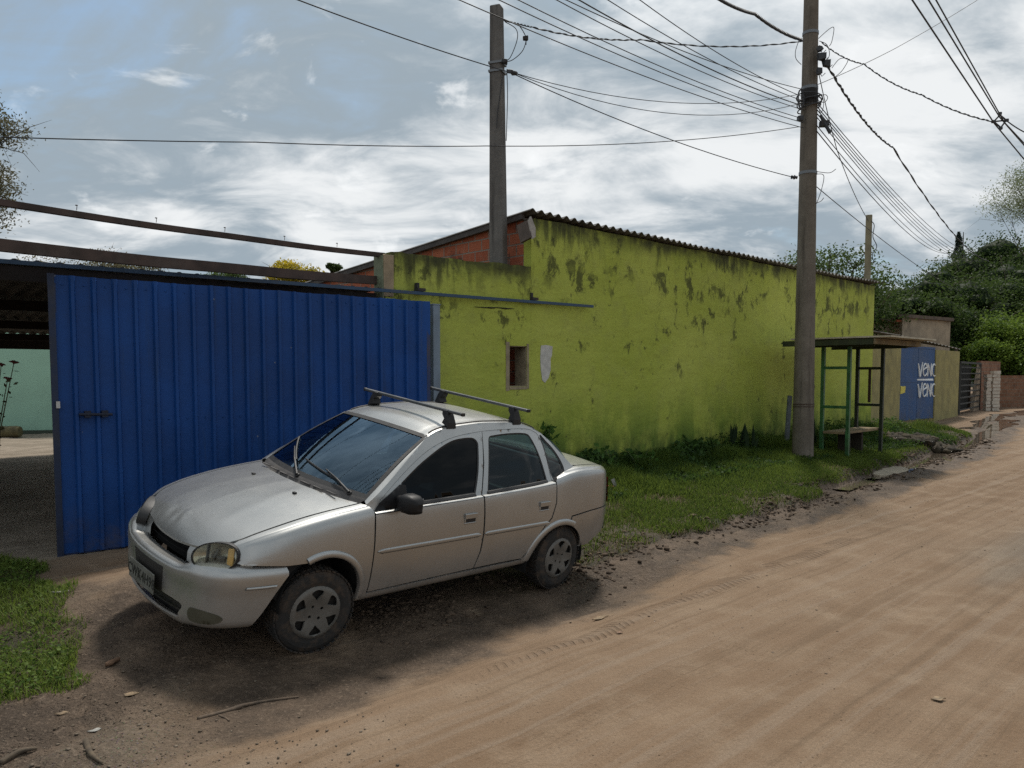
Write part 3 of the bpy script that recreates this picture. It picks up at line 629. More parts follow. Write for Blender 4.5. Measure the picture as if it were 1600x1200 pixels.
    qg = MB(); side_panel(qg, QWIN, (), sg, -.010, .04, .003, 'gh'); qo = build_fix(qg, 'quarter_window', RRG, car, smooth=True)
    qr = MB(); W = dens(shrink(QWIN, -.006), .02); Wi = shrink(W, .022)
    qr.grid(np.stack([np.stack([w_[:, 0], sg * (GH(w_[:, 0], w_[:, 1]) + o_), w_[:, 1]], 1) for w_, o_ in ((W, -.002), (Wi, -.006))])[:, list(range(len(W))) + [0]]); qr.build('window_seal', RUB, qo)
    # inner shell that darkens the shut lines and closes the wheel wells
    iv = MB(); q = [(.35, .30), (.46, .30)]
    a1 = arc(FA, FR + .02, FR + .02, 175, 0, 16); a2_ = arc(RA, RRX + .02, RRZ + .02, 176, 6, 16)
    side = [(.30, .40), (.45, .42)] + a1 + [(1.06, .30), (2.70, .30)] + a2_ + [(3.50, .40), (3.72, .42), (3.80, .66), (3.78, .92), (3.3, .95), (3.0, .93), (2.1, .90), (1.13, .87), (.70, .82), (.40, .74), (.30, .66)]
    side_panel(iv, side, (), sg, -.028, .06, 0)
    # dark strip behind the window-frame gaps
    W = dens(np.array(GAPF + GAPR[1:]), .03, False); iv.grid(np.stack([np.stack([W[:, 0] + a, sg * (GH(W[:, 0], W[:, 1]) - .016), W[:, 1] + b], 1) for a, b in ((-.02, .02), (.02, -.02))]))
    X = np.linspace(0, 1, 8); bz = .925 + X * .467; bx_ = np.interp(bz, [.925, 1.16, 1.392], [2.145, 2.225, 2.285]); iv.grid(np.stack([np.stack([bx_ + a, sg * (GH(bx_, bz) - .016), bz], 1) for a in (-.03, .03)]))
    for (c_, rx, rz) in ((FA, FR + .015, FR + .015), (RA, RRX + .012, RRZ + .012)):
        A_ = np.array(arc(c_, rx, rz, 190, -10, 24)); ys = [.775, .70, .42]; iv.grid(np.stack([np.stack([A_[:, 0], np.full(24, sg * y_), A_[:, 1]], 1) for y_ in ys]))
        iv.add(np.stack([A_[:, 0], np.full(24, sg * .42), A_[:, 1]], 1), [tuple(range(24))])
    iv.build('inner_panel', DARK, car)
# --- bonnet
def top_surf(uv, off=0.0, dent=False):
    s = s_of_y(uv[:, 0], uv[:, 1]); Yc, Zc = ctrl(uv[:, 0]); z = CR(Zc, s) + off
    x, y = uv[:, 0], uv[:, 1]
    if dent:
        z = z + .0012 * np.exp(-((np.abs(y) - (.20 + .20 * (.95 - x))) / .05) ** 2) * smooth01(.12, .3, x) * smooth01(1.0, .8, x)      # pressed crease
        for cx_, cy_, r_, d_ in ((.17, .17, .05, -.004), (.15, .06, .03, -.0035), (.205, .03, .022, .003), (.14, .28, .03, -.001)):
            z = z + d_ * np.exp(-((x - cx_) ** 2 + (y - cy_) ** 2) / r_**2)
        z = z + .0025 * (fbm(x, y, 16, 3, 77) - .5) * smooth01(.34, .18, x) * smooth01(-.15, .05, y) * smooth01(.5, .35, y)
    return np.stack([x, y, z], 1)
fx_ = pc([0, .25, .5, .75, .9, 1.2, 1.45, 1.7, 2.0], [.083, .0845, .090, .099, .107, .122, .146, .188, .245]); fy_ = pc([0, .25, .5, .75, .9, 1.2, 1.45, 1.7, 2.0], [0, .10, .20, .29, .345, .42, .485, .543, .594])
tt_ = np.concatenate([np.linspace(0, .85, 34), np.linspace(.85, 1, 16)[1:]]); bb_ = np.concatenate([np.linspace(0, .2, 18), np.linspace(.2, 1, 46)[1:]]); T2, B2 = np.meshgrid(tt_, bb_); X0, Y0 = fx_(T2 * 2), fy_(T2 * 2); X1, Y1 = .93 + .132 * T2 ** 2.2, .648 * T2
Xb = X0 + (X1 - X0) * B2; Yb = Y0 + (Y1 - Y0) * B2; xs_ = Xb[:, -1:]; Yb = Yb + T2 ** 4 * ((c7y(xs_) - .0045) - Yb[:, -1:])
Xb = np.concatenate([Xb[:, :0:-1], Xb], 1); Yb = np.concatenate([-Yb[:, :0:-1], Yb], 1); PB_ = top_surf(np.stack([Xb.ravel(), Yb.ravel()], 1), 0, True).reshape(*Xb.shape, 3)
hb = MB(); hb.grid(PB_[:, ::-1]); loop = np.concatenate([PB_[0], PB_[1:, -1], PB_[-1, -2::-1], PB_[-2::-1, 0]]); hb.grid(np.stack([loop, loop - [0, 0, .013]])); bonnet = hb.build('bonnet', PAINT, car, smooth=True); es_ = bonnet.modifiers.new('edges', 'EDGE_SPLIT'); es_.split_angle = math.radians(50)
for y_ in (-.29, .29): nz = MB(); nz.box((.80, y_, float(top_surf(np.array([[.80, y_]]))[0, 2]) + .006), (.022, .03, .012)); nz.build('washer_jet', RUB, bonnet, bevel=.003)
# --- cowl and windscreen
A_, B_ = np.meshgrid(np.linspace(-1, 1, 25), np.linspace(0, 1, 17)); wm_ = MB(); wm_.grid(ws_pt(A_, B_)); wsc = wm_.build('windscreen', WSG, car, smooth=True)
# black band round the glass
bd = MB(); t = np.linspace(-1, 1, 40)
def band(pa, pb, lift=.004):
    P_ = np.stack([pa, pb]); P_[..., 0] -= lift * .6; P_[..., 2] += lift; bd.grid(P_)
band(ws_pt(t, t * 0 - .02), ws_pt(t * .97, t * 0 + .06)); band(ws_pt(t * 1.01, t * 0 + .965), ws_pt(t, t * 0 + 1.018))
for s_ in (-1, 1): band(ws_pt(np.full(40, s_ * 1.012), (t + 1) / 2), ws_pt(np.full(40, s_ * .965), (t + 1) / 2))
bd.build('windscreen_seal', RUB, wsc)
cw = MB(); t = np.linspace(-1, 1, 41)
r0 = np.stack([.915 + .135 * np.abs(t) ** 2.2, t * .645, np.full(41, 0.)], 1); r0[:, 2] = top_surf(np.stack([np.clip(r0[:, 0] + .02, 0, 1.1), r0[:, 1]], 1))[:, 2] - .012
w0 = ws_pt(t, t * 0 + .005)
cw.grid(np.stack([r0, r0 * .55 + w0 * .45 + [0, 0, -.014], r0 * .45 + w0 * .55 + [0, 0, -.004], w0 + [-.004, 0, .006]])); 
for y_ in (-.45, -.30, -.15, .0, .15, .30, .45): cw.box((.962 + .12 * y_ * y_, y_, .982), (.012, .12, .006))
cw.build('cowl', GREYP, car, smooth=True)
def ws_nrm(a, b):
    e = 1e-3; p = ws_pt(np.array(a), np.array(b)); u_ = ws_pt(np.array(a + e), np.array(b)) - p; v_ = ws_pt(np.array(a), np.array(b + e)) - p; n_ = np.cross(v_, u_); n_ = n_ / np.linalg.norm(n_); return p, (n_ if n_[2] > 0 else -n_)
for (a0, b0, a1, b1, c0, d0, c1, d1) in ((-.80, .01, -.30, .17, -.60, .10, .16, .20), (-.02, .0, .66, .27, .30, .15, .94, .40)):
    p, n0 = ws_nrm(a0, b0); q, n1 = ws_nrm(a1, b1); wv = MB(); mid = (p + q) / 2 + (n0 + n1) / 2 * .035
    wv.tube([p + n0 * .02, mid, q + n1 * .016], [.010, .008, .005], 6); wv.lathe([(0, .018), (.03, .018), (.034, .012)], p - n0 * .012, n0, 12)
    wo_ = wv.build('wiper', BLACKP, car); bl = MB(); cc_, cn_ = [], []
    for k in np.linspace(0, 1, 9):
        pp, nn_ = ws_nrm(c0 + (c1 - c0) * k, d0 + (d1 - d0) * k); cc_.append(pp + nn_ * .010)
    bl.tube(cc_, .007, 5); bl.build('wiper_blade', RUB, wo_)
# --- roof, rear window and boot
rail = pc([1.71, 1.80, 1.92, 2.1, 2.35, 2.6, 2.76, 2.88, 2.99], [1.367, 1.40, 1.423, 1.44, 1.452, 1.45, 1.435, 1.405, 1.355])
T_, A_ = np.meshgrid(np.linspace(0, 1, 40), np.linspace(-1, 1, 33))
xf = 1.665 + .05 * A_**2; xr = 2.90 + .07 * A_**2; X = xf + (xr - xf) * T_; Xr = 1.71 + (2.98 - 1.71) * T_
zr_ = rail(Xr); Y = A_ * (GH(Xr, zr_) + .002); crown = .022 + .016 * np.sin(np.pi * np.clip(T_, 0, 1))
Zr = zr_ + crown * (1 - np.abs(A_) ** 2.4) + .004 * (np.abs(A_) > .93) * (np.abs(A_) < .97)
Zr = Zr - .005 * np.exp(-((np.abs(A_) - .90) / .025) ** 2)
ro = MB(); ro.grid(np.stack([X, Y, Zr], -1)); roof = ro.build('roof', PAINT, car, smooth=True)
ds = MB()
for s_ in (-1, 1):
    xx = np.linspace(1.75, 2.93, 40); zz = rail(xx) ; yy_ = GH(xx, zz); ds.tube(np.stack([xx, s_ * (yy_ - .025), zz + .010], 1), .005, 5)
ds.build('drip_moulding', RUB, roof)
lo = np.stack([3.40 - .06 * np.linspace(-1, 1, 25)**2, np.linspace(-.60, .60, 25), 1.085 - .01 * np.linspace(-1, 1, 25)**2], 1); hi = np.stack([X[:, -1], Y[:, -1] * .98, Zr[:, -1]], 1)[::-1][::1]
hi = np.stack([2.90 + .07 * np.linspace(-1, 1, 25)**2, np.linspace(-1, 1, 25) * .52, 1.385 - .03 * np.linspace(-1, 1, 25)**2], 1)
rw = MB(); rw.grid(np.stack([hi + (lo - hi) * k + np.array([.02, 0, .03]) * math.sin(math.pi * k) for k in np.linspace(0, 1, 9)])); rw.build('rear_window', RRG, car, smooth=True)
outl = [(3.345 + .06 * (1 - t_ * t_), t_ * .61) for t_ in np.linspace(-1, 1, 21)] + [(x, float(c7y(np.array([x]))[0]) - .004) for x in np.linspace(3.42, 3.88, 14)] + [(x, -float(c7y(np.array([x]))[0]) + .004) for x in np.linspace(3.88, 3.42, 14)]
bt = MB(); uv, tr = cut(outl, [], .03); skin(bt, uv, tr, top_surf(uv), .014, (0, 0, -1))
sv = np.linspace(3.3, 6.94, 20); yb, zb = S3(np.full(20, 3.905), sv); k_ = np.concatenate([np.stack([np.full(20, 3.905), yb, zb], 1), np.stack([np.full(20, 3.905), -yb, zb], 1)[::-1]]); bt.add(k_, [tuple(range(40))])
build_fix(bt, 'boot_lid', PAINT, car, smooth=True)
RED = plain('red lamp lens', (.45, .02, .015), .15)
for s_ in (-1, 1):
    tl = MB(); zz = np.linspace(.70, .93, 9); rows = []
    for z_ in zz:
        xx = np.linspace(3.83, 3.935, 7); yv = np.array([float(S3(np.array([min(x_, 3.94)]), s_of_z(np.array([min(x_, 3.94)]), np.array([z_])))[0][0]) for x_ in xx]) + .010
        rows.append(np.stack([xx + .01, s_ * yv, np.full(7, z_)], 1))
    tl.grid(np.array(rows)); tl.build('tail_light', RED, car, smooth=True)
# --- bumpers
def bump_rear():
    m = MB()
    for s_ in (-1, 1):
        ra = [(RA[0] + RRX * math.cos(math.radians(a)), RA[1] + RRZ * math.sin(math.radians(a))) for a in np.linspace(15, 70, 14)]
        side = [(3.91, .682), (3.7, .684), (3.5, .68), (3.232, .658)] + ra[::-1] + [(3.42, .352), (3.56, .352), (3.70, .43), (3.91, .45)]
        side_panel(m, side, (), s_, .006, .03, .014)
    v = np.linspace(-1, 1, 21); ye = float(c3y(np.array([3.90]))[0]); P_ = []
    for z_, o_ in ((.682, .0), (.64, .05), (.56, .06), (.48, .05), (.43, .0)): P_.append(np.stack([3.90 + o_ * (1 - np.abs(v) ** 3), v * (ye + .02), np.full(21, z_)], 1))
    m.grid(np.array(P_)); build_fix(m, 'rear_bumper', PAINT, car, smooth=True)
bump_rear()
plan = np.array(curve([(-.045, 0), (-.040, .15), (-.024, .30), (.004, .45), (.046, .58), (.112, .672), (.21, .730), (.33, .765), (.45, .786), (.55, .80)], 8))
al = np.concatenate([[0], np.cumsum(np.hypot(*np.diff(plan, axis=0).T))])
def plan_at(l):
    x = np.interp(np.abs(l), al, plan[:, 0]); y = np.interp(np.abs(l), al, plan[:, 1]); e = .01
    tx_ = np.interp(np.abs(l) + e, al, plan[:, 0]) - np.interp(np.abs(l) - e, al, plan[:, 0]); ty_ = np.interp(np.abs(l) + e, al, plan[:, 1]) - np.interp(np.maximum(np.abs(l) - e, 0), al, plan[:, 1])
    k = np.hypot(tx_, ty_); tx_, ty_ = tx_ / k, ty_ / k; return x, y, ty_, -tx_   # inward normal = (ty,-tx)
bin_ = pc([0, 1.0, 1.6, 2.2, 2.8, 4.0, 5.2, 6.2, 6.8, 7.6], [.115, .062, .022, .002, .0, .006, .012, .02, .045, .12])
def bz(sv, l):
    ctr = smooth01(.52, .34, np.abs(l))
    side = np.interp(sv, [0, 1.0, 1.6, 2.2, 2.8, 4.0, 5.2, 6.2, 6.8, 7.6], [.672, .662, .632, .59, .545, .465, .365, .275, .232, .205])
    mid = np.interp(sv, [0, 1.0, 1.6, 2.2, 2.8, 4.0, 5.2, 6.2, 6.8, 7.6], [.572, .585, .596, .575, .540, .462, .36, .26, .215, .19])
    lift = .03 * smooth01(.35, .8, np.abs(l)) * smooth01(5, 7, sv)
    return side * (1 - ctr) + mid * ctr + lift
def lend(sv): return np.interp(sv, [0, 1.0, 2.2, 2.8, 4.0, 5.2, 6.2, 7.6], np.interp([.46, .475, .51, .475, .425, .365, .315, .285], plan[:, 0], al))
def bump_f(uv, off=0.0):
    l = uv[:, 0] * lend(uv[:, 1]); sv = uv[:, 1]; x, y, nx, ny = plan_at(l); d = bin_(sv) + off
    return np.stack([x + nx * d, np.sign(l) * (y + ny * d), bz(sv, l)], 1)
L0 = float(lend(np.array([4.0])))
INT = curve([(-.50, 5.15), (0, 5.0), (.50, 5.15), (.50, 5.9), (.47, 6.25), (0, 6.35), (-.47, 6.25), (-.50, 5.9)], 4, True)
PLR = [(-.30, 3.05), (.30, 3.05), (.30, 5.02), (-.30, 5.02)]
fb = MB(); frame_ = [(-1, 0), (1, 0), (1, 7.6), (-1, 7.6)]
ig = [(a * .82, b) for a, b in INT]
uv, tr = cut(frame_, [ig], .03, (1.0, .09)); skin(fb, uv, tr, bump_f(uv), .014, (1, 0, 0))
bumper = build_fix(fb, 'front_bumper', PAINT, car, smooth=True)
li = MB(); uv, tr = cut([(-.46, 4.9), (.46, 4.9), (.46, 6.6), (-.46, 6.6)], [], .05, (1, .09)); li.add(bump_f(uv, .05), [tuple(t_) for t_ in tr])
for sv_ in (5.45, 5.85): li.grid(np.stack([bump_f(np.stack([np.linspace(-.42, .42, 20), np.full(20, sv_ + k)], 1), .03) for k in (-.05, .05)]))
li.build('air_intake', BLACKP, bumper)
FOGM = plain('dull lamp cover', (.075, .070, .048), .55)
for s_ in (-1, 1):
    fo_ = MB(); pol = curve([(.52, 5.2), (.62, 5.15), (.73, 5.35), (.775, 5.75), (.74, 6.15), (.62, 6.3), (.54, 6.2), (.505, 5.7)], 4, True)
    pol = [(a * s_, b) for a, b in pol]; uv, tr = cut(pol, [], .03, (1, .09)); skin(fo_, uv, tr, bump_f(uv, -.004), .008, (1, 0, 0)); build_fix(fo_, 'fog_lamp_cover', FOGM, bumper, smooth=True)
    st_ = MB(); k = np.linspace(.80, .97, 12); st_.grid(np.stack([bump_f(np.stack([k * s_, np.full(12, 3.15 + e_)], 1), -.003 - o_) for e_, o_ in ((-.14, 0), (-.08, .006), (.08, .006), (.14, 0))])); st_.build('bumper_strip', PAINT, bumper, smooth=True)
# dark panel with recess shade put into its colour, then plate with its characters
rc = MB(); uv, tr = cut([(-.205, 2.75), (.205, 2.75), (.205, 5.1), (-.205, 5.1)], [], .05, (1, .09)); skin(rc, uv, tr, bump_f(uv, -.003), .006, (1, 0, 0)); rc.build('plate_shade_panel', plain('painted bumper recess shade', (.020, .018, .016), .7), bumper)
PZ, PX = .422, -.073
pl = MB(); pl.box((PX, 0, PZ), (.006, .40, .13)); plate = pl.build('number_plate', plain('worn plate enamel', (.125, .125, .11), .6, 0, .25, 20), bumper, bevel=.004)
def text(name, body, size, M, mat, parent, ext=.001, sx=1.0, shear=0.0):
    c = bpy.data.curves.new(name, 'FONT'); c.body = body; c.size = size; c.extrude = ext; c.align_x = 'CENTER'; c.align_y = 'CENTER'; c.resolution_u = 3; c.offset = size * .010; c.space_character = 1.12; c.shear = shear
    t_ = bpy.data.objects.new(name, c); COL.objects.link(t_); bpy.context.view_layer.update()
    me = bpy.data.meshes.new_from_object(t_.evaluated_get(bpy.context.evaluated_depsgraph_get())); bpy.data.objects.remove(t_); me.materials.clear(); me.materials.append(mat)
    o = bpy.data.objects.new(name, me); COL.objects.link(o); o.parent = parent; o.matrix_local = Matrix(M) @ Matrix.Diagonal((sx, 1, 1, 1)); return o
text('plate_lettering', 'CWK4H98', .094, ((0, 0, -1, PX - .0045), (-1, 0, 0, 0), (0, 1, 0, PZ - .004), (0, 0, 0, 1)), plain('plate characters', (.015, .015, .015), .5), plate, .001, .92)
# --- grille mouth and lamps
gm = MB(); yg = np.linspace(-.36, .36, 17); P_ = []
for z_, x_ in ((.70, .115), (.66, .13), (.62, .125), (.57, .105)): P_.append(np.stack([x_ + .20 * yg**2, yg, np.full(17, z_)], 1))
gm.grid(np.array(P_))
for z_ in (.62, .655): gm.grid(np.stack([np.stack([.088 + k_ + .21 * yg**2, yg * .98, np.full(17, z_ + e_)], 1) for k_, e_ in ((0, -.004), (-.004, 0), (0, .004))]))
gm.build('grille', plain('black grille', (.006, .006, .006), .8, spec=.1), car)
for s_ in (-1, 1):                                                # body-coloured cheeks either side of the mouth
    gs = MB()
    yv = np.linspace(.29, .56, 12); top_ = top_surf(np.stack([.085 + .22 * yv**2 + .006, yv], 1)); bot = np.stack([.055 + .19 * yv**2 + .012, yv, np.full(12, .585) + .06 * smooth01(.35, .55, yv)], 1)
    mid = (top_ + bot) / 2 + [-.012, 0, 0]; gs.grid(np.stack([top_, mid, bot]) * [1, s_, 1]); gs.build('grille_surround', PAINT, car, smooth=True)
CHR = plain('lamp reflector', (.60, .58, .48), .2, .6); AMB = plain('amber lens', (.62, .40, .14), .3)
for s_ in (-1, 1):
    c_ = np.array([.122 + .012 * (s_ > 0), (.578 - .040 * (s_ > 0)) * s_, .694 - .012 * (s_ > 0)]); tdir = unit([.60, .80 * s_, .05]); ndir = unit(np.cross(tdir, [0, 0, 1]) * s_ + np.array([0, 0, .28])); 
    if ndir[0] > 0: ndir = -ndir + np.array([0, 0, .5])
    ndir = unit(ndir - tdir * (ndir @ tdir)); udir = unit(np.cross(ndir, tdir)); udir = udir if udir[2] > 0 else -udir
    th = np.linspace(0, 2 * np.pi, 41); 
    sq_ = lambda v, e: np.sign(v) * np.abs(v) ** e
    ex = lambda k, a=.152, b=.088: np.stack([np.where(np.cos(th) > 0, sq_(np.cos(th), .78), sq_(np.cos(th), 1.05)) * a * k, (sq_(np.sin(th), .88) * b + .012 * np.cos(th)) * k], 1)
    def ring_(k, h): e_ = ex(k); return c_ + e_[:, :1] * tdir + e_[:, 1:] * udir + ndir * h
    bw = MB(); bw.grid(np.stack([ring_(1.0, -.06), ring_(.985, .000), ring_(.95, .006), ring_(.90, -.004)])); bz_ = bw.build('headlight', RUB, car, smooth=True)
    rf = MB(); rf.grid(np.stack([ring_(.91, -.006), ring_(.7, -.04), ring_(.35, -.06), ring_(.02, -.062)])); rf.build('reflector', CHR, bz_, smooth=True)
    bu = MB(); bu.box(c_ - tdir * .050 + ndir * -.010, (.007, .15, .03), np.stack([tdir, udir, ndir], 1)); bu.box(c_ + tdir * .030 + ndir * -.030 - udir * .015, (.05, .035, .02), np.stack([tdir, udir, ndir], 1)); bu.build('bulb_shield', plain('lamp shield', (.06, .06, .055), .4), bz_)
    am = MB(); am.box(c_ + tdir * .095 + ndir * -.014, (.040, .115, .012), np.stack([tdir, udir, ndir], 1)); am.build('indicator', AMB, bz_, bevel=.006)
    ln = MB(); ln.grid(np.stack([ring_(.95, .004), ring_(.75, .018), ring_(.4, .028), ring_(.02, .031)])); ln.build('headlight_lens', LAMPG, bz_, smooth=True)
# --- wheels
TYRE = NT('muddy tyre'); _a = TYRE.noise(TYRE.obj, 14, 5, .65); TYRE = TYRE.set(color=TYRE.mix(TYRE.ramp(_a, .42, .68), (.022, .021, .020), (.060, .044, .032)), rough=.9, normal=TYRE.bump(TYRE.noise(TYRE.obj, 60, 3), .4, .006))
CAP = plain('hub cap plastic', (.135, .128, .115), .55, .2, .18, 10, .1, ((.10, .07, .05), .6))
for (wx, s_, steer) in ((.745, -1, -5), (.745, 1, -5), (3.165, -1, 0), (3.165, 1, 0)):
    a_ = math.radians(steer); ax = np.array([math.sin(a_) * s_ * -1, s_ * math.cos(a_), 0]); ex_ = np.array([math.cos(a_), math.sin(a_), 0]) ; ctr = np.array([wx, s_ * .683, .281])
    ty = MB(); R_ = .281; hw_ = .076
    ty.lathe([(-hw_, .17), (-hw_ - .006, .205), (-hw_ - .004, .24), (-hw_ + .008, .264), (-hw_ + .022, R_ - .003), (-.03, R_), (.03, R_), (hw_ - .022, R_ - .003), (hw_ - .008, .264), (hw_ + .004, .24), (hw_ + .006, .205), (hw_, .178), (hw_ - .012, .172), (hw_ - .03, .168)], ctr, ax, 56)
    for k in range(44):                                            # tread blocks
        t_ = 2 * math.pi * k / 44; er = np.array([0, 0, 1]) * math.cos(t_) + ex_ * math.sin(t_); et = -np.array([0, 0, 1]) * math.sin(t_) + ex_ * math.cos(t_)
        for o_, w_ in ((-.056, .036), (-.018, .03), (.018, .03), (.056, .036)): ty.box(ctr + er * (R_ + .0015 - (.004 if abs(o_) > .05 else 0)) + ax * o_ + et * (.008 if o_ * s_ > 0 else -.004), (.028, w_, .008), np.stack([et, ax, er], 1))
    wheel = empty('wheel', (0, 0, 0)); wheel.parent = car
    ty.build('tyre', TYRE, wheel, smooth=False)
    hc = MB(); rr = .178; hole = []
    for k in range(6):
        b0 = 2 * math.pi * (k + .5) / 6; hole.append(curve([(r_ * math.cos(b0 + d_), r_ * math.sin(b0 + d_)) for r_, d_ in ((.100, -.12), (.145, -.30), (.158, 0), (.145, .30), (.100, .12), (.085, 0))], 4, True))
    for k in range(4): b0 = 2 * math.pi * k / 4 + .5; hole.append([(.047 * math.cos(b0) + .011 * math.cos(q_), .047 * math.sin(b0) + .011 * math.sin(q_)) for q_ in np.linspace(0, 2 * np.pi, 11)[:-1]])
    uv, tr = cut([(rr * math.cos(q_), rr * math.sin(q_)) for q_ in np.linspace(0, 2 * np.pi, 49)[:-1]], hole, .014)
    rd = np.hypot(uv[:, 0], uv[:, 1]); hgt = np.interp(rd, [0, .03, .06, .11, .15, .168, .178], [.078, .080, .082, .092, .094, .090, .078]); P_ = ctr + uv[:, :1] * ex_ + uv[:, 1:] * Z3 + hgt[:, None] * ax
    skin(hc, uv, tr, P_, .012, -ax); hc.build('hubcap', CAP, wheel, smooth=True)
    rm = MB(); rm.lathe([(.055, 0), (.055, .17), (-.05, .17)], ctr, ax, 32); rm.build('rim', plain('dark steel rim', (.012, .011, .010), .7), wheel)
# --- roof bars
for bx_, bz2, hb_ in ((1.965, 1.545, .625), (2.70, 1.567, .615)):
    b_ = MB(); b_.box((bx_, 0, bz2), (.032, 2 * hb_, .024)); bar = b_.build('roof_bar', STEEL, car, bevel=.008)
    for s_ in (-1, 1): cp = MB(); cp.box((bx_, s_ * (hb_ + .006), bz2), (.036, .018, .028)); cp.build('end_cap', BLACKP, bar, bevel=.006)
    for s_ in (-1, 1):
        ft = MB(); zr0 = float(rail(np.array([bx_]))[0]); yo = float(GH(np.array([bx_]), np.array([zr0]))[0])
        pr = [(yo - .065, zr0 + .022), (yo - .002, zr0 + .004), (yo + .006, zr0 - .012), (yo + .014, zr0 - .010), (yo + .010, zr0 + .03), (yo - .012, bz2 - .03), (yo - .035, bz2 + .006), (yo - .085, bz2 + .004), (yo - .080, bz2 - .03), (yo - .05, zr0 + .06)]
        V_ = np.array([[bx_ + k, s_ * a, b] for k in (-.045, .045) for a, b in pr]); mm_ = len(pr)
        V_[:, 0] = bx_ + (V_[:, 0] - bx_) * np.interp(V_[:, 2], [zr0, bz2], [1.0, .62])
        ft.add(V_, [tuple(range(mm_)), tuple(reversed(range(mm_, 2 * mm_)))] + [(i, i + mm_, (i + 1) % mm_ + mm_, (i + 1) % mm_) for i in range(mm_)])
        ft.build('bar_foot', BLACKP, bar, bevel=.005)
# --- cabin
fl = MB(); fl.box((2.05, 0, .30), (2.9, 1.2, .05)); fl.box((.62, 0, .50), (.75, .8, .35)); fl.box((1.10, 0, .62), (.05, 1.3, .56)); fl.box((3.35, 0, .55), (.9, 1.1, .5)); fl.build('underbody', DARK, car)
db = MB(); t = np.linspace(-1, 1, 21); db.grid(np.stack([np.stack([1.06 + .13 * t**2 + k, t * .66, np.full(21, z_)], 1) for k, z_ in ((0, .955), (.22, .955), (.30, .93), (.33, .86), (.30, .62))])); db.grid(np.stack([np.stack([1.20 + k + 0 * t, -.37 + .20 * t, z_ + .05 * np.sqrt(np.maximum(0, 1 - t**2))], 1) for k, z_ in ((0, .93), (.16, .945), (.21, .90))])); db.build('dashboard', DASH, car, smooth=True)
sw = MB(); ca, axs = np.array([1.53, -.36, .93]), unit([.90, 0, .42]); xx_ = unit(np.cross(axs, [0, 1, 0])); th = np.linspace(0, 2 * np.pi, 33); sw.tube(ca + .185 * (np.cos(th)[:, None] * xx_ + np.sin(th)[:, None] * np.array([0, 1.0, 0])), .015, 8, False)
sw.box(ca, (.05, .34, .05), np.stack([axs, [0, 1, 0], xx_], 1)); sw.lathe([(-.02, 0), (-.02, .07), (.02, .06), (.03, 0)], ca, axs, 16); sw.build('steering_wheel', DASH, car, smooth=False)
for s_ in (-1, 1):
    se = MB(); se.box((1.95, s_ * .36, .60), (.50, .48, .16)); M_ = frame((math.sin(.35), 0, 0), uz=(math.sin(.32), 0, math.cos(.32))); se.box((2.24, s_ * .36, .88), (.14, .46, .60), np.array([[math.cos(.3), 0, math.sin(.3)], [0, 1, 0], [-math.sin(.3), 0, math.cos(.3)]])); se.box((2.36, s_ * .36, 1.22), (.10, .27, .16)); se.build('seat', TRIM, car, bevel=.05)
rs = MB(); rs.box((2.80, 0, .58), (.50, 1.20, .18)); rs.box((3.08, 0, .84), (.16, 1.22, .54), np.array([[math.cos(.35), 0, math.sin(.35)], [0, 1, 0], [-math.sin(.35), 0, math.cos(.35)]])); rs.box((3.30, 0, 1.03), (.32, 1.2, .03)); rs.build('rear_seat', TRIM, car, bevel=.03)
rm_ = MB(); rm_.box((1.66, 0, 1.30), (.03, .22, .065)); rm_.build('inside_mirror', BLACKP, car, bevel=.01)
# ---------------------------------------------------------------- blue gate, its rail and post
def blue_mat(name='blue gate paint', c=(.010, .058, .225)):
    n = NT(name); p = n.obj; z = n.xyz(p)[2]
    a = n.noise(p, 1.2, 5); st = n.noise(n.mapping(p, scale=(9, 9, .5)), 1.0, 5, .6)
    col = n.mix(n.ramp(a, .3, .7), tuple(v * .8 for v in c), tuple(v * 1.2 for v in c))
    col = n.mix(n.math('MULTIPLY', n.ramp(st, .52, .75), .5), col, (.028, .052, .10))
    low = n.math('MULTIPLY', n.ramp(z, .55, 0), n.ramp(n.noise(p, 3, 6, .7), .4, .65)); col = n.mix(n.math('MULTIPLY', low, .55), col, (.10, .085, .065))
    spk = n.ramp(n.voro(p, 3.2), .035, .02); col = n.mix(n.math('MULTIPLY', spk, .7), col, (.20, .22, .25))
    return n.set(color=col, rough=n.ramp(a, .2, .8, .42, .6), spec=.22, normal=n.bump(n.noise(p, 2.3, 4), .45, .03))
BLUE = blue_mat()
GREYB = plain('grey blue post paint', (.16, .21, .27), .6, 0, .15, 5, .2, ((.10, .09, .08), .5))
gate = empty('sliding_gate', P0, 'tall blue ribbed metal sliding gate standing open behind the silver car', 'gate')
L_G, H_G = 3.97, 2.50
GU, GN = U1, N1
def gp(s, t, z): return U1 * s + N1 * t + Z3 * z
sh = MB(); prof = []
pitch = L_G / 23.0; s0 = 0.03
px_ = []
k = 0
while s0 + k * pitch < L_G - .16:
    b = s0 + k * pitch; px_ += [(b, .0), (b + pitch - .052, .0), (b + pitch - .040, .034), (b + pitch - .014, .034)]; k += 1
px_ += [(L_G - .10, 0), (L_G, 0)]
zz = np.linspace(0.02, H_G, 9); rows = []
for z in zz: rows.append([gp(s, t + .005 * math.sin(s * 2.1 + z * 1.7), z + .003 * math.sin(s * 9.7) * (z > 2.4)) for s, t in px_])
sh.grid(np.array(rows)); sh.build('ribbed_sheet', BLUE, gate)
fr = MB()
fr.beam(gp(-.0, -.03, .03), gp(L_G, -.03, .03), .05, .05); fr.beam(gp(0, -.03, 1.20), gp(L_G, -.03, 1.20), .04, .04); fr.beam(gp(0, -.03, H_G - .04), gp(L_G, -.03, H_G - .04), .05, .05)
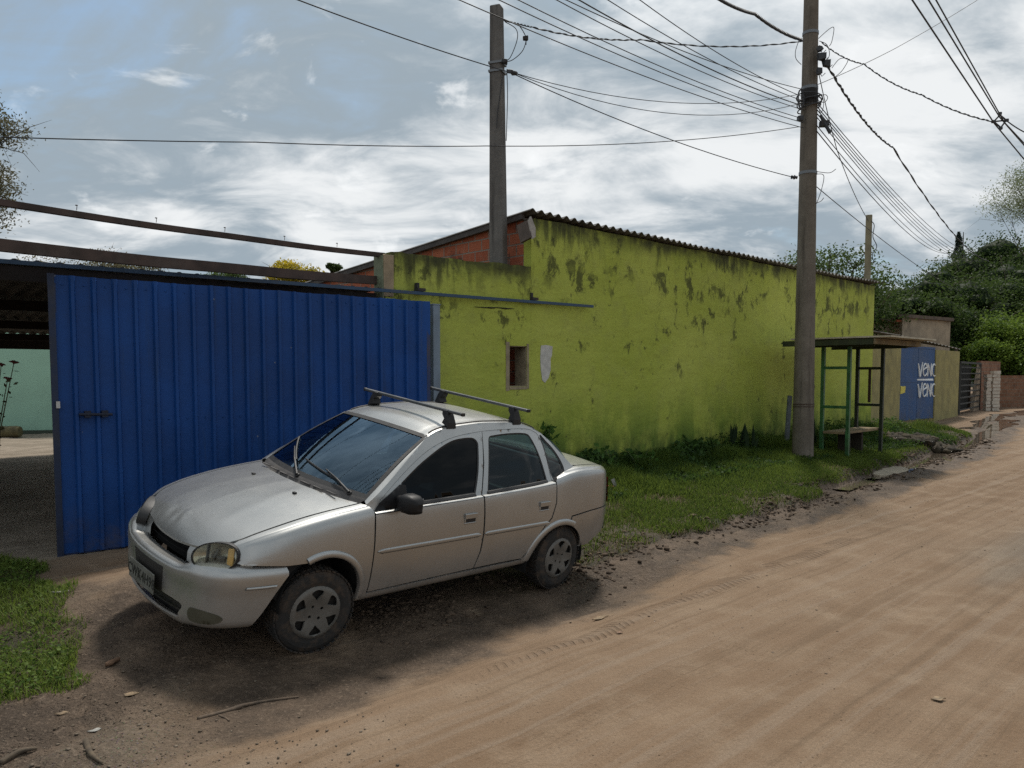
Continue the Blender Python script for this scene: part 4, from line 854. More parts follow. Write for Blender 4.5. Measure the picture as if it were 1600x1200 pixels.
for s in (.025, L_G - .025): fr.beam(gp(s, -.028, .06), gp(s, -.028, H_G - .07), .05, .05, up=N1)
fr.build('gate_frame', plain('dark blue frame', (.010, .030, .11), .5, 0, .2, 6, .2, ((.07, .05, .035), .5)), gate)
eb = MB(); eb.beam(gp(.012, .012, 0), gp(.012, .012, H_G + .01), .05, .03, up=N1); eb.build('edge_strip', plain('worn gate edge', (.008, .018, .05), .6, 0, .3, 6, .2, ((.09, .08, .07), .4)), gate)
bo = MB(); bo.tube([gp(.19, .05, 1.27), gp(.46, .05, 1.262)], .012, 8); bo.box(gp(.26, .035, 1.27), (.05, .04, .06), frame(U1)); bo.box(gp(.40, .035, 1.27), (.05, .04, .06), frame(U1)); bo.build('bolt', plain('old bolt', (.010, .014, .03), .7), gate)
lk = MB(); lk.box(gp(.03, .035, 1.36), (.03, .02, .06), frame(U1)); lk.build('lock_plate', plain('bright lock', (.45, .45, .44), .4, .5), gate)
rv = MB()
for z in (1.20, 2.42):
    b = s0 + .07
    while b < L_G - .1: rv.lathe([(0, .009), (.004, .007), (.004, 0)], gp(b, .002, z), N1, 8); b += pitch
rv.build('rivet', BLUE, gate)['kind'] = 'stuff'
# grey post closing the gateway
gpst = empty('gate_post', g1(4.07, -.06, .15), 'narrow grey steel post beside the blue gate against the green wall', 'post')
m = MB(); m.box(Z3 * 1.235, (.10, .10, 2.47), frame(U1)); m.build('shaft', GREYB, gpst, bevel=.006)
m = MB(); m.box(Z3 * 2.474, (.112, .112, .012), frame(U1)); m.build('cap', GREYB, gpst)
# overhead rail (from the carport over the gate and along the wall)
rl = empty('gate_rail', g1(3.4, -.17, 2.70), 'long blue steel rail above the gate running along the green wall', 'rail')
pa, pb_ = g1(-3.2, -.14, 2.745), A2 + U2 * 1.22 + N2 * .10 + Z3 * 2.80
def rp(k): return pa + (pb_ - pa) * k - np.array(rl.location)
m = MB(); m.beam(rp(0), rp(1), .04, .038); m.build('rail_bar', plain('dark blue rail', (.022, .055, .105), .45, .2, .2, 6, .2, ((.10, .07, .05), .5)), rl)
for k in (.70, .885):
    m = MB(); c = rp(k); m.box(c + Z3 * .045 - N1 * .03, (.11, .10, .035), frame(U1)); m.box(c + Z3 * .085 - N1 * .05 - U1 * .03, (.035, .06, .09), frame(U1)); m.build('rail_bracket', plain('rusty bracket', (.03, .03, .03), .8, 0, .3, 8, .2, ((.12, .06, .03), .6)), rl)
# ---------------------------------------------------------------- green walls
def green_mat(name, z_top, c1=(.345, .400, .060), c2=(.435, .480, .095), low_wall=False):
    n = NT(name); p = n.pos; xyz = n.xyz(p); z = xyz[2]
    along = n.mapping(p, rot=(0, 0, -math.atan2(U2[1], U2[0])))
    q = n.mapping(along, scale=(1, .0, 1)); drip = n.noise(n.mapping(q, scale=(6.5, 1, .55)), 1.0, 6, .66, .15); drip2 = n.noise(n.mapping(q, scale=(2.2, 1, .9)), 1.3, 6, .68, .3)
    big = n.noise(q, .55, 5, .6); mid = n.noise(q, 3.0, 6, .65); fine = n.noise(q, 22, 4, .6)
    col = n.mix(n.ramp(big, .3, .7), c1, c2); col = n.mix(n.math('MULTIPLY', n.ramp(mid, .45, .75), .35), col, (.26, .265, .095))
    # damp yellow-green bloom lower down
    lowg = n.math('MULTIPLY', n.ramp(z, 1.75, .4), n.ramp(n.noise(n.mapping(q, scale=(1.6, 1, .8)), 1.0, 6, .65), .36, .58)); col = n.mix(n.math('MULTIPLY', lowg, .9), col, (.075, .150, .018))
    base = n.math('MULTIPLY', n.ramp(z, 1.05, .25), n.ramp(n.noise(n.mapping(q, scale=(3, 1, 1.2)), 1.3, 6, .7), .34, .56)); col = n.mix(n.math('MULTIPLY', base, .9), col, (.022, .035, .012))
    # black mould running from the top
    top = n.math('SUBTRACT', z_top, z); reach = n.ramp(drip2, .36, .70, .10, .75)
    t1 = n.math('MULTIPLY', n.ramp(n.math('DIVIDE', top, n.math('ADD', reach, .05)), 1.0, .25), n.math('MULTIPLY', n.ramp(drip, .36, .56), n.ramp(n.noise(n.mapping(q, scale=(.55, 1, .6)), 1.0, 4, .6), .40, .56, .12, 1.0)))
    col = n.mix(n.math('MULTIPLY', t1, .85), col, (.035, .038, .020))
    t0 = n.math('MULTIPLY', n.ramp(top, .34, .03), n.ramp(mid, .25, .6)); col = n.mix(n.math('MULTIPLY', t0, .85), col, (.030, .030, .020))
    # blotches of mould scattered over the face
    zb_ = n.math('ADD', n.math('MULTIPLY', n.ramp(z, 1.9, 3.0), .05), n.math('MULTIPLY', n.ramp(n.math('ABSOLUTE', n.math('SUBTRACT', z, z_top - .75)), .35, .05), .05)); spots = n.math('MULTIPLY', n.ramp(n.math('ADD', n.noise(n.mapping(q, scale=(2.7, 1, 2.0)), 1.25, 9, .72, .35), zb_), .580, .660), n.ramp(n.noise(q, .8, 4), .40, .52))
    col = n.mix(n.math('MULTIPLY', spots, .8), col, (.036, .038, .018))
    dots = n.math('MULTIPLY', n.ramp(n.noise(q, 9, 5, .7), .60, .68), n.ramp(n.noise(q, 1.3, 3), .42, .55)); col = n.mix(n.math('MULTIPLY', dots, .65), col, (.06, .06, .03))
    col = n.mix(n.math('MULTIPLY', n.ramp(fine, .3, .8), .18), col, (.14, .16, .04))
    h = n.math('ADD', n.math('MULTIPLY', mid, 1.0), n.math('MULTIPLY', fine, .35)); nm = n.bump(h, .55, .03)
    nm = n.bump(n.noise(n.mapping(q, scale=(1, 1, 2.4)), 1.7, 3), .5, .05, nm)
    return n.set(color=col, rough=.88, spec=.25, normal=nm)
def wall_slab(mb, o, u, nrm, outline, holes, th):
    """a wall of thickness th behind the face through o; outline/holes in (along, up); holes get reveals"""
    uv, tr = cut2(outline, holes)
    F_ = np.array([np.asarray(o) + u * a + Z3 * b for a, b in uv]); Bk = F_ - nrm * th; n_ = len(F_)
    fs = [tuple(t) for t in tr] + [tuple(reversed([i + n_ for i in t])) for t in tr]; E = set()
    for t in tr:
        for a, b in ((t[0], t[1]), (t[1], t[2]), (t[2], t[0])):
            if (b, a) in E: E.discard((b, a))
            else: E.add((a, b))
    for a, b in E: fs.append((a, a + n_, b + n_, b))
    mb.add(np.concatenate([F_, Bk]), fs)
def cut2(outline, holes):
    B = [Vector(p) for p in outline]; ed = [(i, (i + 1) % len(outline)) for i in range(len(outline))]
    for h in holes:
        b = len(B); B += [Vector(p) for p in h]; ed += [(b + i, b + (i + 1) % len(h)) for i in range(len(h))]
    vo, eo, fo, *_ = geometry.delaunay_2d_cdt(B, ed, [], 0, 1e-6); vo = np.array([tuple(v) for v in vo]); fo = np.array(fo); c = vo[fo].mean(1)
    ok = in_poly(c[:, 0], c[:, 1], np.array(outline))
    for h in holes: ok &= ~in_poly(c[:, 0], c[:, 1], np.array(h))
    return vo, fo[ok]
TOPW = 4.00
shed = empty('green_shed', A2 + U2 * 6, 'long lime green rendered shed with black mould and corrugated roof', 'building'); SO = np.array(shed.location)
GREEN = green_mat('lime green render', TOPW)
# window opening
w0, w1 = [onplane(px, py, A2, N2) for px, py in ((797, 541), (822, 603))]
m = MB(); LW = 12.15
edge = [(LW, -.3)] + [(LW - .0, TOPW)] + [(a, TOPW - .02 + .03 * (vnoise(a, 0, 3, 5) - .5)) for a in np.linspace(LW - .05, .05, 60)] + [(0.0, TOPW - .05), (0.0, 3.30), (0, -.3)]
wall_slab(m, A2 - SO, U2, N2, edge, [], .15)
m.add(*[(np.array([A2 + U2 * LW - N2 * t_ + Z3 * z_ - SO for t_, z_ in ((.153, -.3), (8, -.3), (8, 3.35), (.153, 3.97))])), [(0, 1, 2, 3)]])
m.build('wall', GREEN, shed)
def brick_mat(name, c1=(.30, .085, .045), c2=(.42, .14, .075), mortar=(.23, .19, .16), sx=1.0, sc_=1.0, rot=0.0):
    n = NT(name); q = n.mapping(n.obj, rot=(0, 0, rot)); xyz = n.xyz(q); cb_ = n.N.new('ShaderNodeCombineXYZ'); n.lk(xyz[0], cb_.inputs[0]); n.lk(xyz[2], cb_.inputs[1])
    b = n.N.new('ShaderNodeTexBrick'); n.lk(cb_.outputs[0], b.inputs['Vector']); b.inputs['Scale'].default_value = 1; b.inputs['Brick Width'].default_value = .30 * sc_; b.inputs['Row Height'].default_value = .165 * sc_; b.inputs['Mortar Size'].default_value = .012; b.inputs['Color1'].default_value = (*c1, 1); b.inputs['Color2'].default_value = (*c2, 1); b.inputs['Mortar'].default_value = (*mortar, 1); b.inputs['Bias'].default_value = -.1; b.inputs['Mortar Smooth'].default_value = .3
    d = n.noise(n.obj, 2.2, 6, .68); col = n.mix(n.ramp(d, .54, .7), b.outputs[0], (.05, .035, .03)); col = n.mix(n.math('MULTIPLY', n.ramp(n.noise(n.obj, 7, 5, .7), .5, .75), .5), col, (.30, .22, .17))
    gro = n.ramp(n.math('SINE', n.math('MULTIPLY', xyz[2], 190)), -.5, .5)
    return n.set(color=col, rough=.92, spec=.2, normal=n.bump(n.math('ADD', n.math('MULTIPLY', b.outputs[1], -1.2), n.math('MULTIPLY', gro, .15)), .6, .012))
NB = np.array([-N2[0], -N2[1], 0])       # back from the tall wall
BRICK = brick_mat('hollow red brick', rot=-math.atan2(NB[1], NB[0]))
m = MB(); e_ = [(0.152, -.3), (8.0, -.3), (8.0, 3.42), (0.152, 3.99)]
P_ = np.array([A2 + U2 * .001 + NB * a + Z3 * b - SO for a, b in e_]); m.add(np.concatenate([P_, P_ + U2 * .12]), [(0, 1, 2, 3), (7, 6, 5, 4), (0, 4, 5, 1), (1, 5, 6, 2), (2, 6, 7, 3), (3, 7, 4, 0)]); m.build('brick_gable', BRICK, shed)
def fibre_mat(name='fibre cement sheet', c=(.21, .20, .185)):
    n = NT(name); a = n.noise(n.obj, 3, 6, .65); col = n.mix(n.ramp(a, .35, .7), tuple(v * .5 for v in c), c); col = n.mix(n.math('MULTIPLY', n.ramp(n.noise(n.obj, 11, 5, .7), .55, .75), .6), col, (.20, .19, .16)); return n.set(color=col, rough=.95, spec=.2, normal=n.bump(a, .3, .02))
FIB = fibre_mat()
def corrugated(mb, o, u, v, L, W, amp=.026, wl=.177, th=.008, sub=8, nv=6, sag=0.0, upn=None, ragged=0.0):
    """sheet: waves run along u (length L), slope along v (length W)"""
    nu = int(L / wl * sub) + 1; S = np.linspace(0, L, nu); upn = Z3 if upn is None else upn; lo, hi = [], []
    for j in range(nv):
        k = j / (nv - 1); e = (ragged * (vnoise(S, S * 0, 1 / (wl * 6), 4) - .5) if j == 0 else 0)
        base = np.asarray(o) + S[:, None] * u + (np.zeros(nu) + k * W + e)[:, None] * v + (amp * np.sin(S / wl * 2 * np.pi) + sag * (vnoise(S, S * 0 + 1.5, .5, 6) - .5))[:, None] * upn; hi.append(base + upn * th / 2); lo.append(base - upn * th / 2)
    mb.grid(np.array(hi)); mb.grid(np.array(lo)[:, ::-1]); mb.grid(np.array([hi[0], lo[0]])[:, ::-1]); mb.grid(np.array([hi[-1], lo[-1]])); mb.grid(np.array([[h[0] for h in hi], [h[0] for h in lo]])); mb.grid(np.array([[h[-1] for h in hi], [h[-1] for h in lo]])[:, ::-1])
m = MB(); slope = unit(NB * 8 - Z3 * .60); corrugated(m, A2 - U2 * .10 + N2 * .10 + Z3 * 4.045 - SO, U2, slope, LW + .16, 8.1, ragged=.05, sag=.05); m.build('corrugated_roof', FIB, shed)
m = MB(); m.beam(A2 - U2 * .06 + NB * .1 + Z3 * 4.0 - SO, A2 - U2 * .06 + NB * 8 + Z3 * 3.40 - SO, .05, .09); m.build('barge_board', plain('grey weathered wood', (.07, .062, .058), .9, 0, .3, 6, .4), shed)
# a piece of broken sheet hanging at the corner
m = MB(); c_ = [onplane(px, py, A2 - U2 * .14, U2) for px, py in ((812, 352), (832, 345), (836, 374), (818, 381))]
P_ = np.array([D(811, 353, 10.88), D(831, 343, 10.66), D(834, 371, 10.64), D(817, 380, 10.84)]); P2 = P_ - U2 * .05; m.add(np.concatenate([P_, P2]) - SO, [(0, 1, 2, 3), (7, 6, 5, 4), (0, 4, 5, 1), (1, 5, 6, 2), (2, 6, 7, 3), (3, 7, 4, 0)])
m.build('loose_sheet', plain('brown grey board', (.12, .095, .08), .9, 0, .25, 5, .3), shed)
m = MB(); q = [D(827, 345, 10.60), D(830, 338, 10.60), D(837, 356, 10.60), D(837, 370, 10.60), D(833, 373, 10.60)]; m.add(np.concatenate([np.array(q), np.array(q) + NB * .03]) - SO, [tuple(range(5)), tuple(reversed(range(5, 10)))] + [(i, i + 5, (i + 1) % 5 + 5, (i + 1) % 5) for i in range(5)]); m.build('mortar_lump', plain('pale mortar', (.36, .33, .30), .9, 0, .2, 12, .5), shed)
# low wall in front of the gable, with the little window
s_l0 = 3.60; endp = g1(s_l0, -.45, 0)
lw = empty('low_green_wall', endp, 'lower lime green wall left of the shed with a small window opening', 'wall'); LO = np.array(lw.location)
UL = unit((A2 - endp) * [1, 1, 0]); NL = np.array([UL[1], -UL[0], 0]); LL = np.linalg.norm((A2 - endp)[:2])
toA = lambda a: 3.27 + .02 * a / LL + .05 * (vnoise(a, 0, 2.2, 11) - .5) + .02 * (vnoise(a, 0, 9, 12) - .5)
iw = [onplane(px, py, endp, NL) for px, py in ((796, 540), (823, 604))]; al_ = lambda p: float((p - endp) @ UL)
h0, h1 = al_(iw[0]), al_(iw[1]); zt, zb_ = float(iw[0][2]), float(iw[1][2])
edge = [(0, -.3), (LL - .003, -.3), (LL - .003, 3.29)] + [(a, toA(a)) for a in np.linspace(LL - .08, .1, 40)] + [(.02, 3.24)]
m = MB(); wall_slab(m, np.zeros(3), UL, NL, edge, [[(h0, zb_), (h1, zb_), (h1, zt), (h0, zt)]], .20); 
m.build('wall', green_mat('lime green render low', 3.30), lw)
m = MB(); m.box(-UL * .012 - NL * .10 + Z3 * 1.62, (.02, .208, 3.2), frame(UL)); m.build('wall_end', plain('faded grey green render', (.17, .20, .13), .9, 0, .2, 5, .4, ((.30, .24, .16), .6)), lw)
m = MB(); m.box(UL * .06 + NL * .003 + Z3 * 2.98, (.13, .012, .50), frame(UL), jit=.006); m.build('bare_render', plain('bare render', (.30, .235, .155), .92, 0, .2, 6, .5), lw)
RAW = plain('raw plaster reveal', (.27, .225, .15), .9, 0, .2, 8, .5, ((.14, .10, .07), .5))
m = MB(); wd_, hh_ = h1 - h0, zt - zb_; cx_, cz_ = (h0 + h1) / 2, (zt + zb_) / 2
for a, b, sw_, sh_ in ((h0 - .032, cz_, .062, hh_ + .10), (h1 + .018, cz_, .034, hh_ + .06)): m.box(UL * a + Z3 * b + NL * .0, (sw_, .016, sh_), frame(UL), jit=.004)
m.box(UL * cx_ + Z3 * (zb_ - .02), (wd_ - .004, .02, .036), frame(UL)); m.build('window_surround', RAW, lw)
m = MB(); m.box(UL * (h1 - .006) + Z3 * cz_ - NL * .13, (.01, .24, hh_ - .006), frame(UL)); m.box(UL * (h0 + .006) + Z3 * cz_ - NL * .13, (.01, .24, hh_ - .006), frame(UL)); m.box(UL * cx_ + Z3 * (zb_ + .006) - NL * .13, (wd_ - .024, .24, .01), frame(UL)); m.box(UL * cx_ + Z3 * (zt - .006) - NL * .13, (wd_ - .024, .24, .01), frame(UL)); m.build('window_reveal', RAW, lw)
m = MB(); m.box(UL * cx_ + Z3 * cz_ - NL * .55, (wd_ + .5, .02, hh_ + .4), frame(UL)); m.build('room_shade_sheet', plain('painted room shade', (.006, .006, .006), 1), lw)  # black sheet behind the opening, interior shade put into its colour
m = MB(); 
for k in range(3): m.tube([UL * (h0 + .04 + .03 * math.sin(j * 1.3 + k)) + Z3 * (zb_ + .02 + j * .05) - NL * (.13 + .02 * k) for j in range(int(hh_ * .75 / .05))], .012, 5)
m.build('rag', plain('pale rag', (.30, .30, .28), .9), lw)
# bare cement patch right of the window, crack above it
q = [al_(onplane(px, py, endp, NL)) for px, py in ((845, 540), (864, 540))]
ptc = empty('cement_patch', A2 + U2 * .25 + Z3 * 1.9, 'pale bare cement patch on the green wall right of the window', 'wall patch'); PO = np.array(ptc.location)
pts = [onplane(px, py, A2 + N2 * .001, N2) for px, py in ((845, 540), (853, 539), (863, 541), (862, 556), (860, 560), (860, 578), (857, 590), (851, 598), (847, 594), (845, 578), (844, 560))]
m = MB(); m.add(np.concatenate([np.array(pts) + N2 * .006, np.array(pts) - N2 * .02]) - PO, [tuple(range(11)), tuple(reversed(range(11, 22)))] + [(i, i + 11, (i + 1) % 11 + 11, (i + 1) % 11) for i in range(11)]); m.build('patch', plain('bare cement', (.50, .49, .46), .92, 0, .15, 10, .5), ptc)
m = MB(); pts = [onplane(px, py, endp + NL * .004, NL) for px, py in ((742, 479.5), (757, 480.5), (770, 481), (776, 480.5), (790, 482), (804, 482.5))]; m.tube([p - LO for p in pts], [.004, .008, .012, .006, .012, .003], 5); m.build('crack', plain('dark crack', (.03, .028, .015), 1), lw)
# ---------------------------------------------------------------- carport: two beams, roof, mint wall
WOOD = plain('old dark timber', (.060, .042, .036), .9, 0, .4, 5, .4, ((.11, .095, .085), .5))
def sagging(name, A, B, h, w_, sag, label, cat):
    o = empty(name, (A + B) / 2, label, cat); m = MB(); c0 = np.array(o.location); k = np.linspace(0, 1, 22); d = unit((B - A) * [1, 1, 0]); sd_ = np.cross(Z3, d)
    pts = A + (B - A) * k[:, None] - Z3 * (sag * 4 * k * (1 - k))[:, None] + Z3 * (.012 * (vnoise(k * 5, k * 0, 1.0, 3) - .5))[:, None] - c0
    m.grid(np.stack([pts - sd_ * w_ / 2 - Z3 * h / 2, pts - sd_ * w_ / 2 + Z3 * h / 2, pts + sd_ * w_ / 2 + Z3 * h / 2, pts + sd_ * w_ / 2 - Z3 * h / 2, pts - sd_ * w_ / 2 - Z3 * h / 2])); m.add([pts[0] + sd_ * a + Z3 * b for a, b in ((-w_/2, -h/2), (-w_/2, h/2), (w_/2, h/2), (w_/2, -h/2))], [(0, 1, 2, 3)]); m.add([pts[-1] + sd_ * a + Z3 * b for a, b in ((-w_/2, -h/2), (-w_/2, h/2), (w_/2, h/2), (w_/2, -h/2))], [(3, 2, 1, 0)])
    m.build('timber', WOOD, o)
    return o, pts
Bu, Au = g1(3.66, -.56, 3.235), D(-200, 284, 5.75); Bl, Al = g1(3.585, -.62, 2.93), D(-200, 360, 5.6)
ou, pu = sagging('roof_beam', Au, Bu, .052, .06, .035, 'upper thin timber beam against the sky from the green wall leftward', 'beam')
ol, plw = sagging('roof_beam', Al, Bl, .098, .07, .03, 'lower thick timber beam just above the corrugated carport roof', 'beam')
for k in range(5):
    m = MB(); p = pu[6 + 3 * k] + Z3 * .037; m.tube([p, p + Z3 * .04 + U1 * .004], .003, 5); m.lathe([(0, .012), (.006, .010), (.008, 0)], p + Z3 * .04, Z3, 8); m.build('nail', plain('rusty nail', (.05, .035, .03), .8), ou)
cpt = empty('carport', g1(-1, -3, 0), 'dark open carport with corrugated roof seen behind the blue gate', 'carport'); CO = np.array(cpt.location)
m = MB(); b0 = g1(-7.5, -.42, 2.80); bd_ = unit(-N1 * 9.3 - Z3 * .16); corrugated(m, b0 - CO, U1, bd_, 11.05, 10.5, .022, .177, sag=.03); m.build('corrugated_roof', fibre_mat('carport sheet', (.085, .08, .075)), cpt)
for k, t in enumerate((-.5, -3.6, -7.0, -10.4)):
    m = MB(); m.beam(g1(-7.5, t, 2.70 - .0172 * (-t)) - CO, g1(3.5, t, 2.70 - .0172 * (-t)) - CO, .07, .13); m.build('purlin', plain('shade dark timber', (.014, .010, .009), .95), cpt)  # purlins near-black: shade under the roof is put into their colour
for s in (-4.5, 3.3):
    m = MB(); m.beam(g1(s, -10.4, .1) - CO, g1(s, -10.4, 2.42) - CO, .12, .12, up=U1); m.build('post', WOOD, cpt)
m = MB(); m.box(g1(-2, -10.72, 2.42) - CO, (11, .05, .26), frame(U1)); m.build('fascia', plain('dark fascia board', (.022, .016, .013), .9), cpt)
MINT = plain('mint green wall paint', (.30, .50, .385), .8, 0, .06, 1.5, .1)
mw = empty('mint_wall', G(30, 678, .15), 'plain mint green wall at the back of the yard through the open gateway', 'wall'); m = MB(); dwn = unit([1, .22, 0]); m.box(dwn * -1.0 + Z3 * 1.6, (16, .15, 3.2), frame(dwn)); m.build('wall', MINT, mw)
m = MB(); m.box(dwn * -1 + Z3 * .05 - np.array([0, .095, 0]), (16, .04, .10), frame(dwn)); m.build('base_strip', plain('dark wall base', (.05, .07, .05), .9), mw)
lg = empty('log_planter', G(22, 681, .15) + [0, -.6, 0], 'mossy brown log lying on the yard floor before the mint wall', 'log'); m = MB(); m.lathe([(-.75, 0), (-.75, .13), (-.4, .15), (0, .145), (.4, .152), (.52, .135), (.53, 0)], Z3 * .15, (1, .1, 0), 18); m.build('trunk', plain('mossy bark', (.10, .085, .04), .95, 0, .45, 6, .8), lg)
# ---------------------------------------------------------------- beyond the shed: set-back wall, blue door, small house, ruined walls
YEL = plain('faded ochre render', (.27, .235, .095), .9, 0, .2, 2.5, .4, ((.08, .07, .03), .6))
def wbox(name, p, q, z0, z1, th, mat, label, cat, tops=None):
    o = empty(name, [p[0], p[1], z0], label, cat); d = unit((q - p) * [1, 1, 0]); n_ = np.array([d[1], -d[0], 0]); L_ = np.linalg.norm((q - p)[:2]); m = MB()
    ed = [(0, -.4), (L_, -.4)] + (tops if tops else [(L_, z1 - z0), (0, z1 - z0)]); wall_slab(m, np.zeros(3), d, n_, ed, [], th); m.build('wall', mat, o); return o, d, n_, L_
pL = D(1407, 600, 24.7); pR = D(1461, 600, 26.6); q0 = D(1362, 600, 21.9); q1 = D(1498, 600, 28.6)
for o in (pL, pR, q0, q1): o[2] = 0
pd = unit(pR - pL); gap = .0
wbox('ochre_wall', q0 - pd * 1.2, pL - pd * .02, .25, 2.62, .15, YEL, 'faded ochre boundary wall behind the bus shelter left of the blue door', 'wall')
wbox('ochre_wall', pR + pd * .02, q1, .25, 2.62, .15, YEL, 'faded ochre boundary wall stub right of the blue lettered door', 'wall')
bd_o = empty('blue_door', [pL[0], pL[1], .26], 'blue metal yard door with white hand painted letters down the road', 'door'); BN = np.array([pd[1], -pd[0], 0]); DL = np.linalg.norm(pR - pL)
BLUE2 = blue_mat('bright blue door paint', (.020, .070, .19))
m = MB()
for k in range(2): m.box(pd * (DL * (.25 + .5 * k)) - BN * .05 + Z3 * 1.22, (DL * .49, .04, 2.44), frame(pd))
for z in (.04, 1.28, 2.40):
    m.box(pd * DL / 2 - BN * .026 + Z3 * z, (DL * .98, .02, .05), frame(pd))
m.build('leaf', BLUE2, bd_o)
WHT = plain('white brush paint', (.72, .74, .74), .7, 0, .12, 20)
Mt = lambda c: np.vstack([np.column_stack([pd, Z3, BN, c]), [0, 0, 0, 1]])
GLY = {'v': [[(-.02, 1.02), (.10, .62), (.24, .02), (.40, .50), (.55, 1.05)]], 'e': [[(.05, .52), (.30, .60), (.50, .66), (.44, .88), (.24, .95), (.06, .74), (.04, .40), (.16, .10), (.36, .04), (.54, .20)]], 'n': [[(.02, .0), (.04, .5), (.06, .98)], [(.06, .96), (.28, .5), (.50, .04)], [(.50, .0), (.51, .5), (.53, 1.0)]], 'c': [[(.54, .86), (.34, .96), (.10, .78), (.03, .45), (.14, .14), (.36, .04), (.54, .12)]]}
for row, (z0_, hh_) in enumerate(((1.44, .44), (.74, .46))):
    m = MB(); x_ = DL * .50
    for ch in 'venc':
        for st_ in GLY[ch]:
            q = np.array(curve([(x_ + a * .62 + .02 * row, z0_ + b * hh_ + .02 * math.sin(a * 5 + x_ * 3)) for a, b in st_], 5)); P3 = np.array([pd * a + Z3 * b - BN * .022 for a, b in q]); m.tube(P3, np.interp(np.linspace(0, 1, len(q)), [0, .2, 1], [.020, .032, .022]), 6)
        x_ += .385
    ob = m.build('lettering', WHT, bd_o); ob['kind'] = 'stuff'
m = MB(); m.box(pd * DL * .72 - BN * .024 + Z3 * 1.33, (1.35, .012, .06), frame(pd), jit=.01); m.build('paint_stroke', WHT, bd_o)
m = MB(); m.box(pd * .24 - BN * .02 + Z3 * 1.02, (.30, .012, .22), frame(pd), jit=.02); m.build('notice', plain('yellow notice', (.60, .52, .10), .7), bd_o)
CONC = plain('stained concrete', (.30, .245, .175), .92, 0, .25, 1.6, .4, ((.07, .06, .05), .7))
hs = empty('small_house', D(1440, 640, 31) * [1, 1, 0] + Z3 * .25, 'small stained concrete house with flat parapet behind the blue door', 'house'); HO = np.array(hs.location)
a_, b_, c_ = D(1410, 510, 29.5), D(1485, 510, 31.5), D(1358, 510, 33.5); zt_ = D(1450, 498, 30.5)[2]
for p in (a_, b_, c_): p[2] = .2
m = MB(); P_ = np.array([a_, b_, b_ + (c_ - a_), c_]); T_ = P_ + Z3 * (zt_ - .2); m.add(np.concatenate([P_, T_]) - HO, [(0, 1, 5, 4), (1, 2, 6, 5), (2, 3, 7, 6), (3, 0, 4, 7), (4, 5, 6, 7)]); m.build('wall', CONC, hs)
m = MB()
for i in range(4): m.beam(T_[i] + Z3 * .03 - HO, T_[(i + 1) % 4] + Z3 * .03 - HO, .26, .13)
m.build('parapet', plain('mould dark coping', (.10, .075, .058), .92, 0, .35, 3, .4), hs)
m = MB(); r0, r1 = D(1366, 500, 33.0), D(1408, 502, 29.6); m.beam(r0 - HO + Z3 * .02, r1 - HO + Z3 * .02, .3, .08); m.build('brick_course', brick_mat('red brick course'), hs)
m = MB(); A0 = D(1406, 524, 27.8); A1 = D(1502, 546, 28.9); ud = unit(A1 - A0); vd = unit(np.array([.55, -.8, 0]) * .9 - Z3 * .22); corrugated(m, A0 - HO, ud, unit(np.array([-.5, .8, .18])), np.linalg.norm(A1 - A0), 1.6, .02, .18, nv=4); m.build('awning', fibre_mat('awning sheet', (.20, .185, .165)), hs)
for px_ in (1412, 1494):
    m = MB(); t_ = D(px_, 545, 28.6); m.beam(np.array([t_[0], t_[1], .2]) - HO, t_ + Z3 * (.05 if px_ < 1450 else -.02) - HO, .08, .08, up=(1, 0, 0)); m.build('awning_post', WOOD, hs)
# barred gate, leaning wall remains, block stacks, brick wall
bg0, bg1 = D(1499, 600, 29.2), D(1531, 600, 33.0); bg0[2] = bg1[2] = .25; gd = unit(bg1 - bg0); gl_ = np.linalg.norm(bg1 - bg0)
bgt = empty('barred_gate', bg0, 'dark horizontal barred gate between the ochre wall and brick wall', 'gate'); m = MB()
IRON = plain('dark iron', (.025, .026, .025), .7)
for s in (0.04, gl_ - .04): m.beam(gd * s, gd * s + Z3 * 1.98, .07, .07, up=(1, 0, 0))
m.beam(Z3 * 1.98, gd * gl_ + Z3 * 1.98, .07, .08); m.build('gate_frame', IRON, bgt)
for k in range(8):
    m = MB(); m.beam(gd * .05 + Z3 * (.15 + k * .235), gd * (gl_ - .05) + Z3 * (.15 + k * .235), .03, .05); m.build('bar', IRON, bgt)
m = MB(); m.box(gd * gl_ / 2 - np.array([gd[1], -gd[0], 0]) * .35 + Z3 * .98, (gl_ - .1, .05, 1.9), frame(gd)); m.build('yard_shade_sheet', plain('painted yard shade', (.010, .010, .008), 1), bgt)  # added black sheet, its colour standing in for yard shade behind the bars
RB = brick_mat('old red brick wall', (.20, .095, .06), (.28, .15, .095), (.22, .18, .14), rot=-math.atan2(gd[1], gd[0]))
w0_, w1_ = D(1531, 600, 33.0), D(1562, 600, 35.2); wo, d_, n_, L_ = wbox('brick_wall', w0_, w1_, .25, 2.35, .16, RB, 'crumbling red brick wall with sloping broken edge beyond the barred gate', 'wall', None)
m = MB(); prismp = [(0, -.3), (-1.05, -.3), (-.75, .3), (-.35, 1.3), (0, 2.0)]; m.prism(prismp, n_ * .02, d_, Z3, -n_, .14); m.build('broken_end', plain('pale broken plaster', (.32, .25, .18), .92, 0, .25, 3, .5), wo)
w2_ = D(1660, 600, 36.6); wbox('brick_wall', w1_ + d_ * .02, w2_, .25, 1.72, .16, brick_mat('low red brick', (.17, .085, .05), (.25, .13, .08), (.20, .16, .12)), 'low red brick wall at the far right end of the road', 'wall')
BLK = plain('pale concrete block', (.50, .45, .38), .92, 0, .15, 9, .4, ((.25, .2, .15), .5))
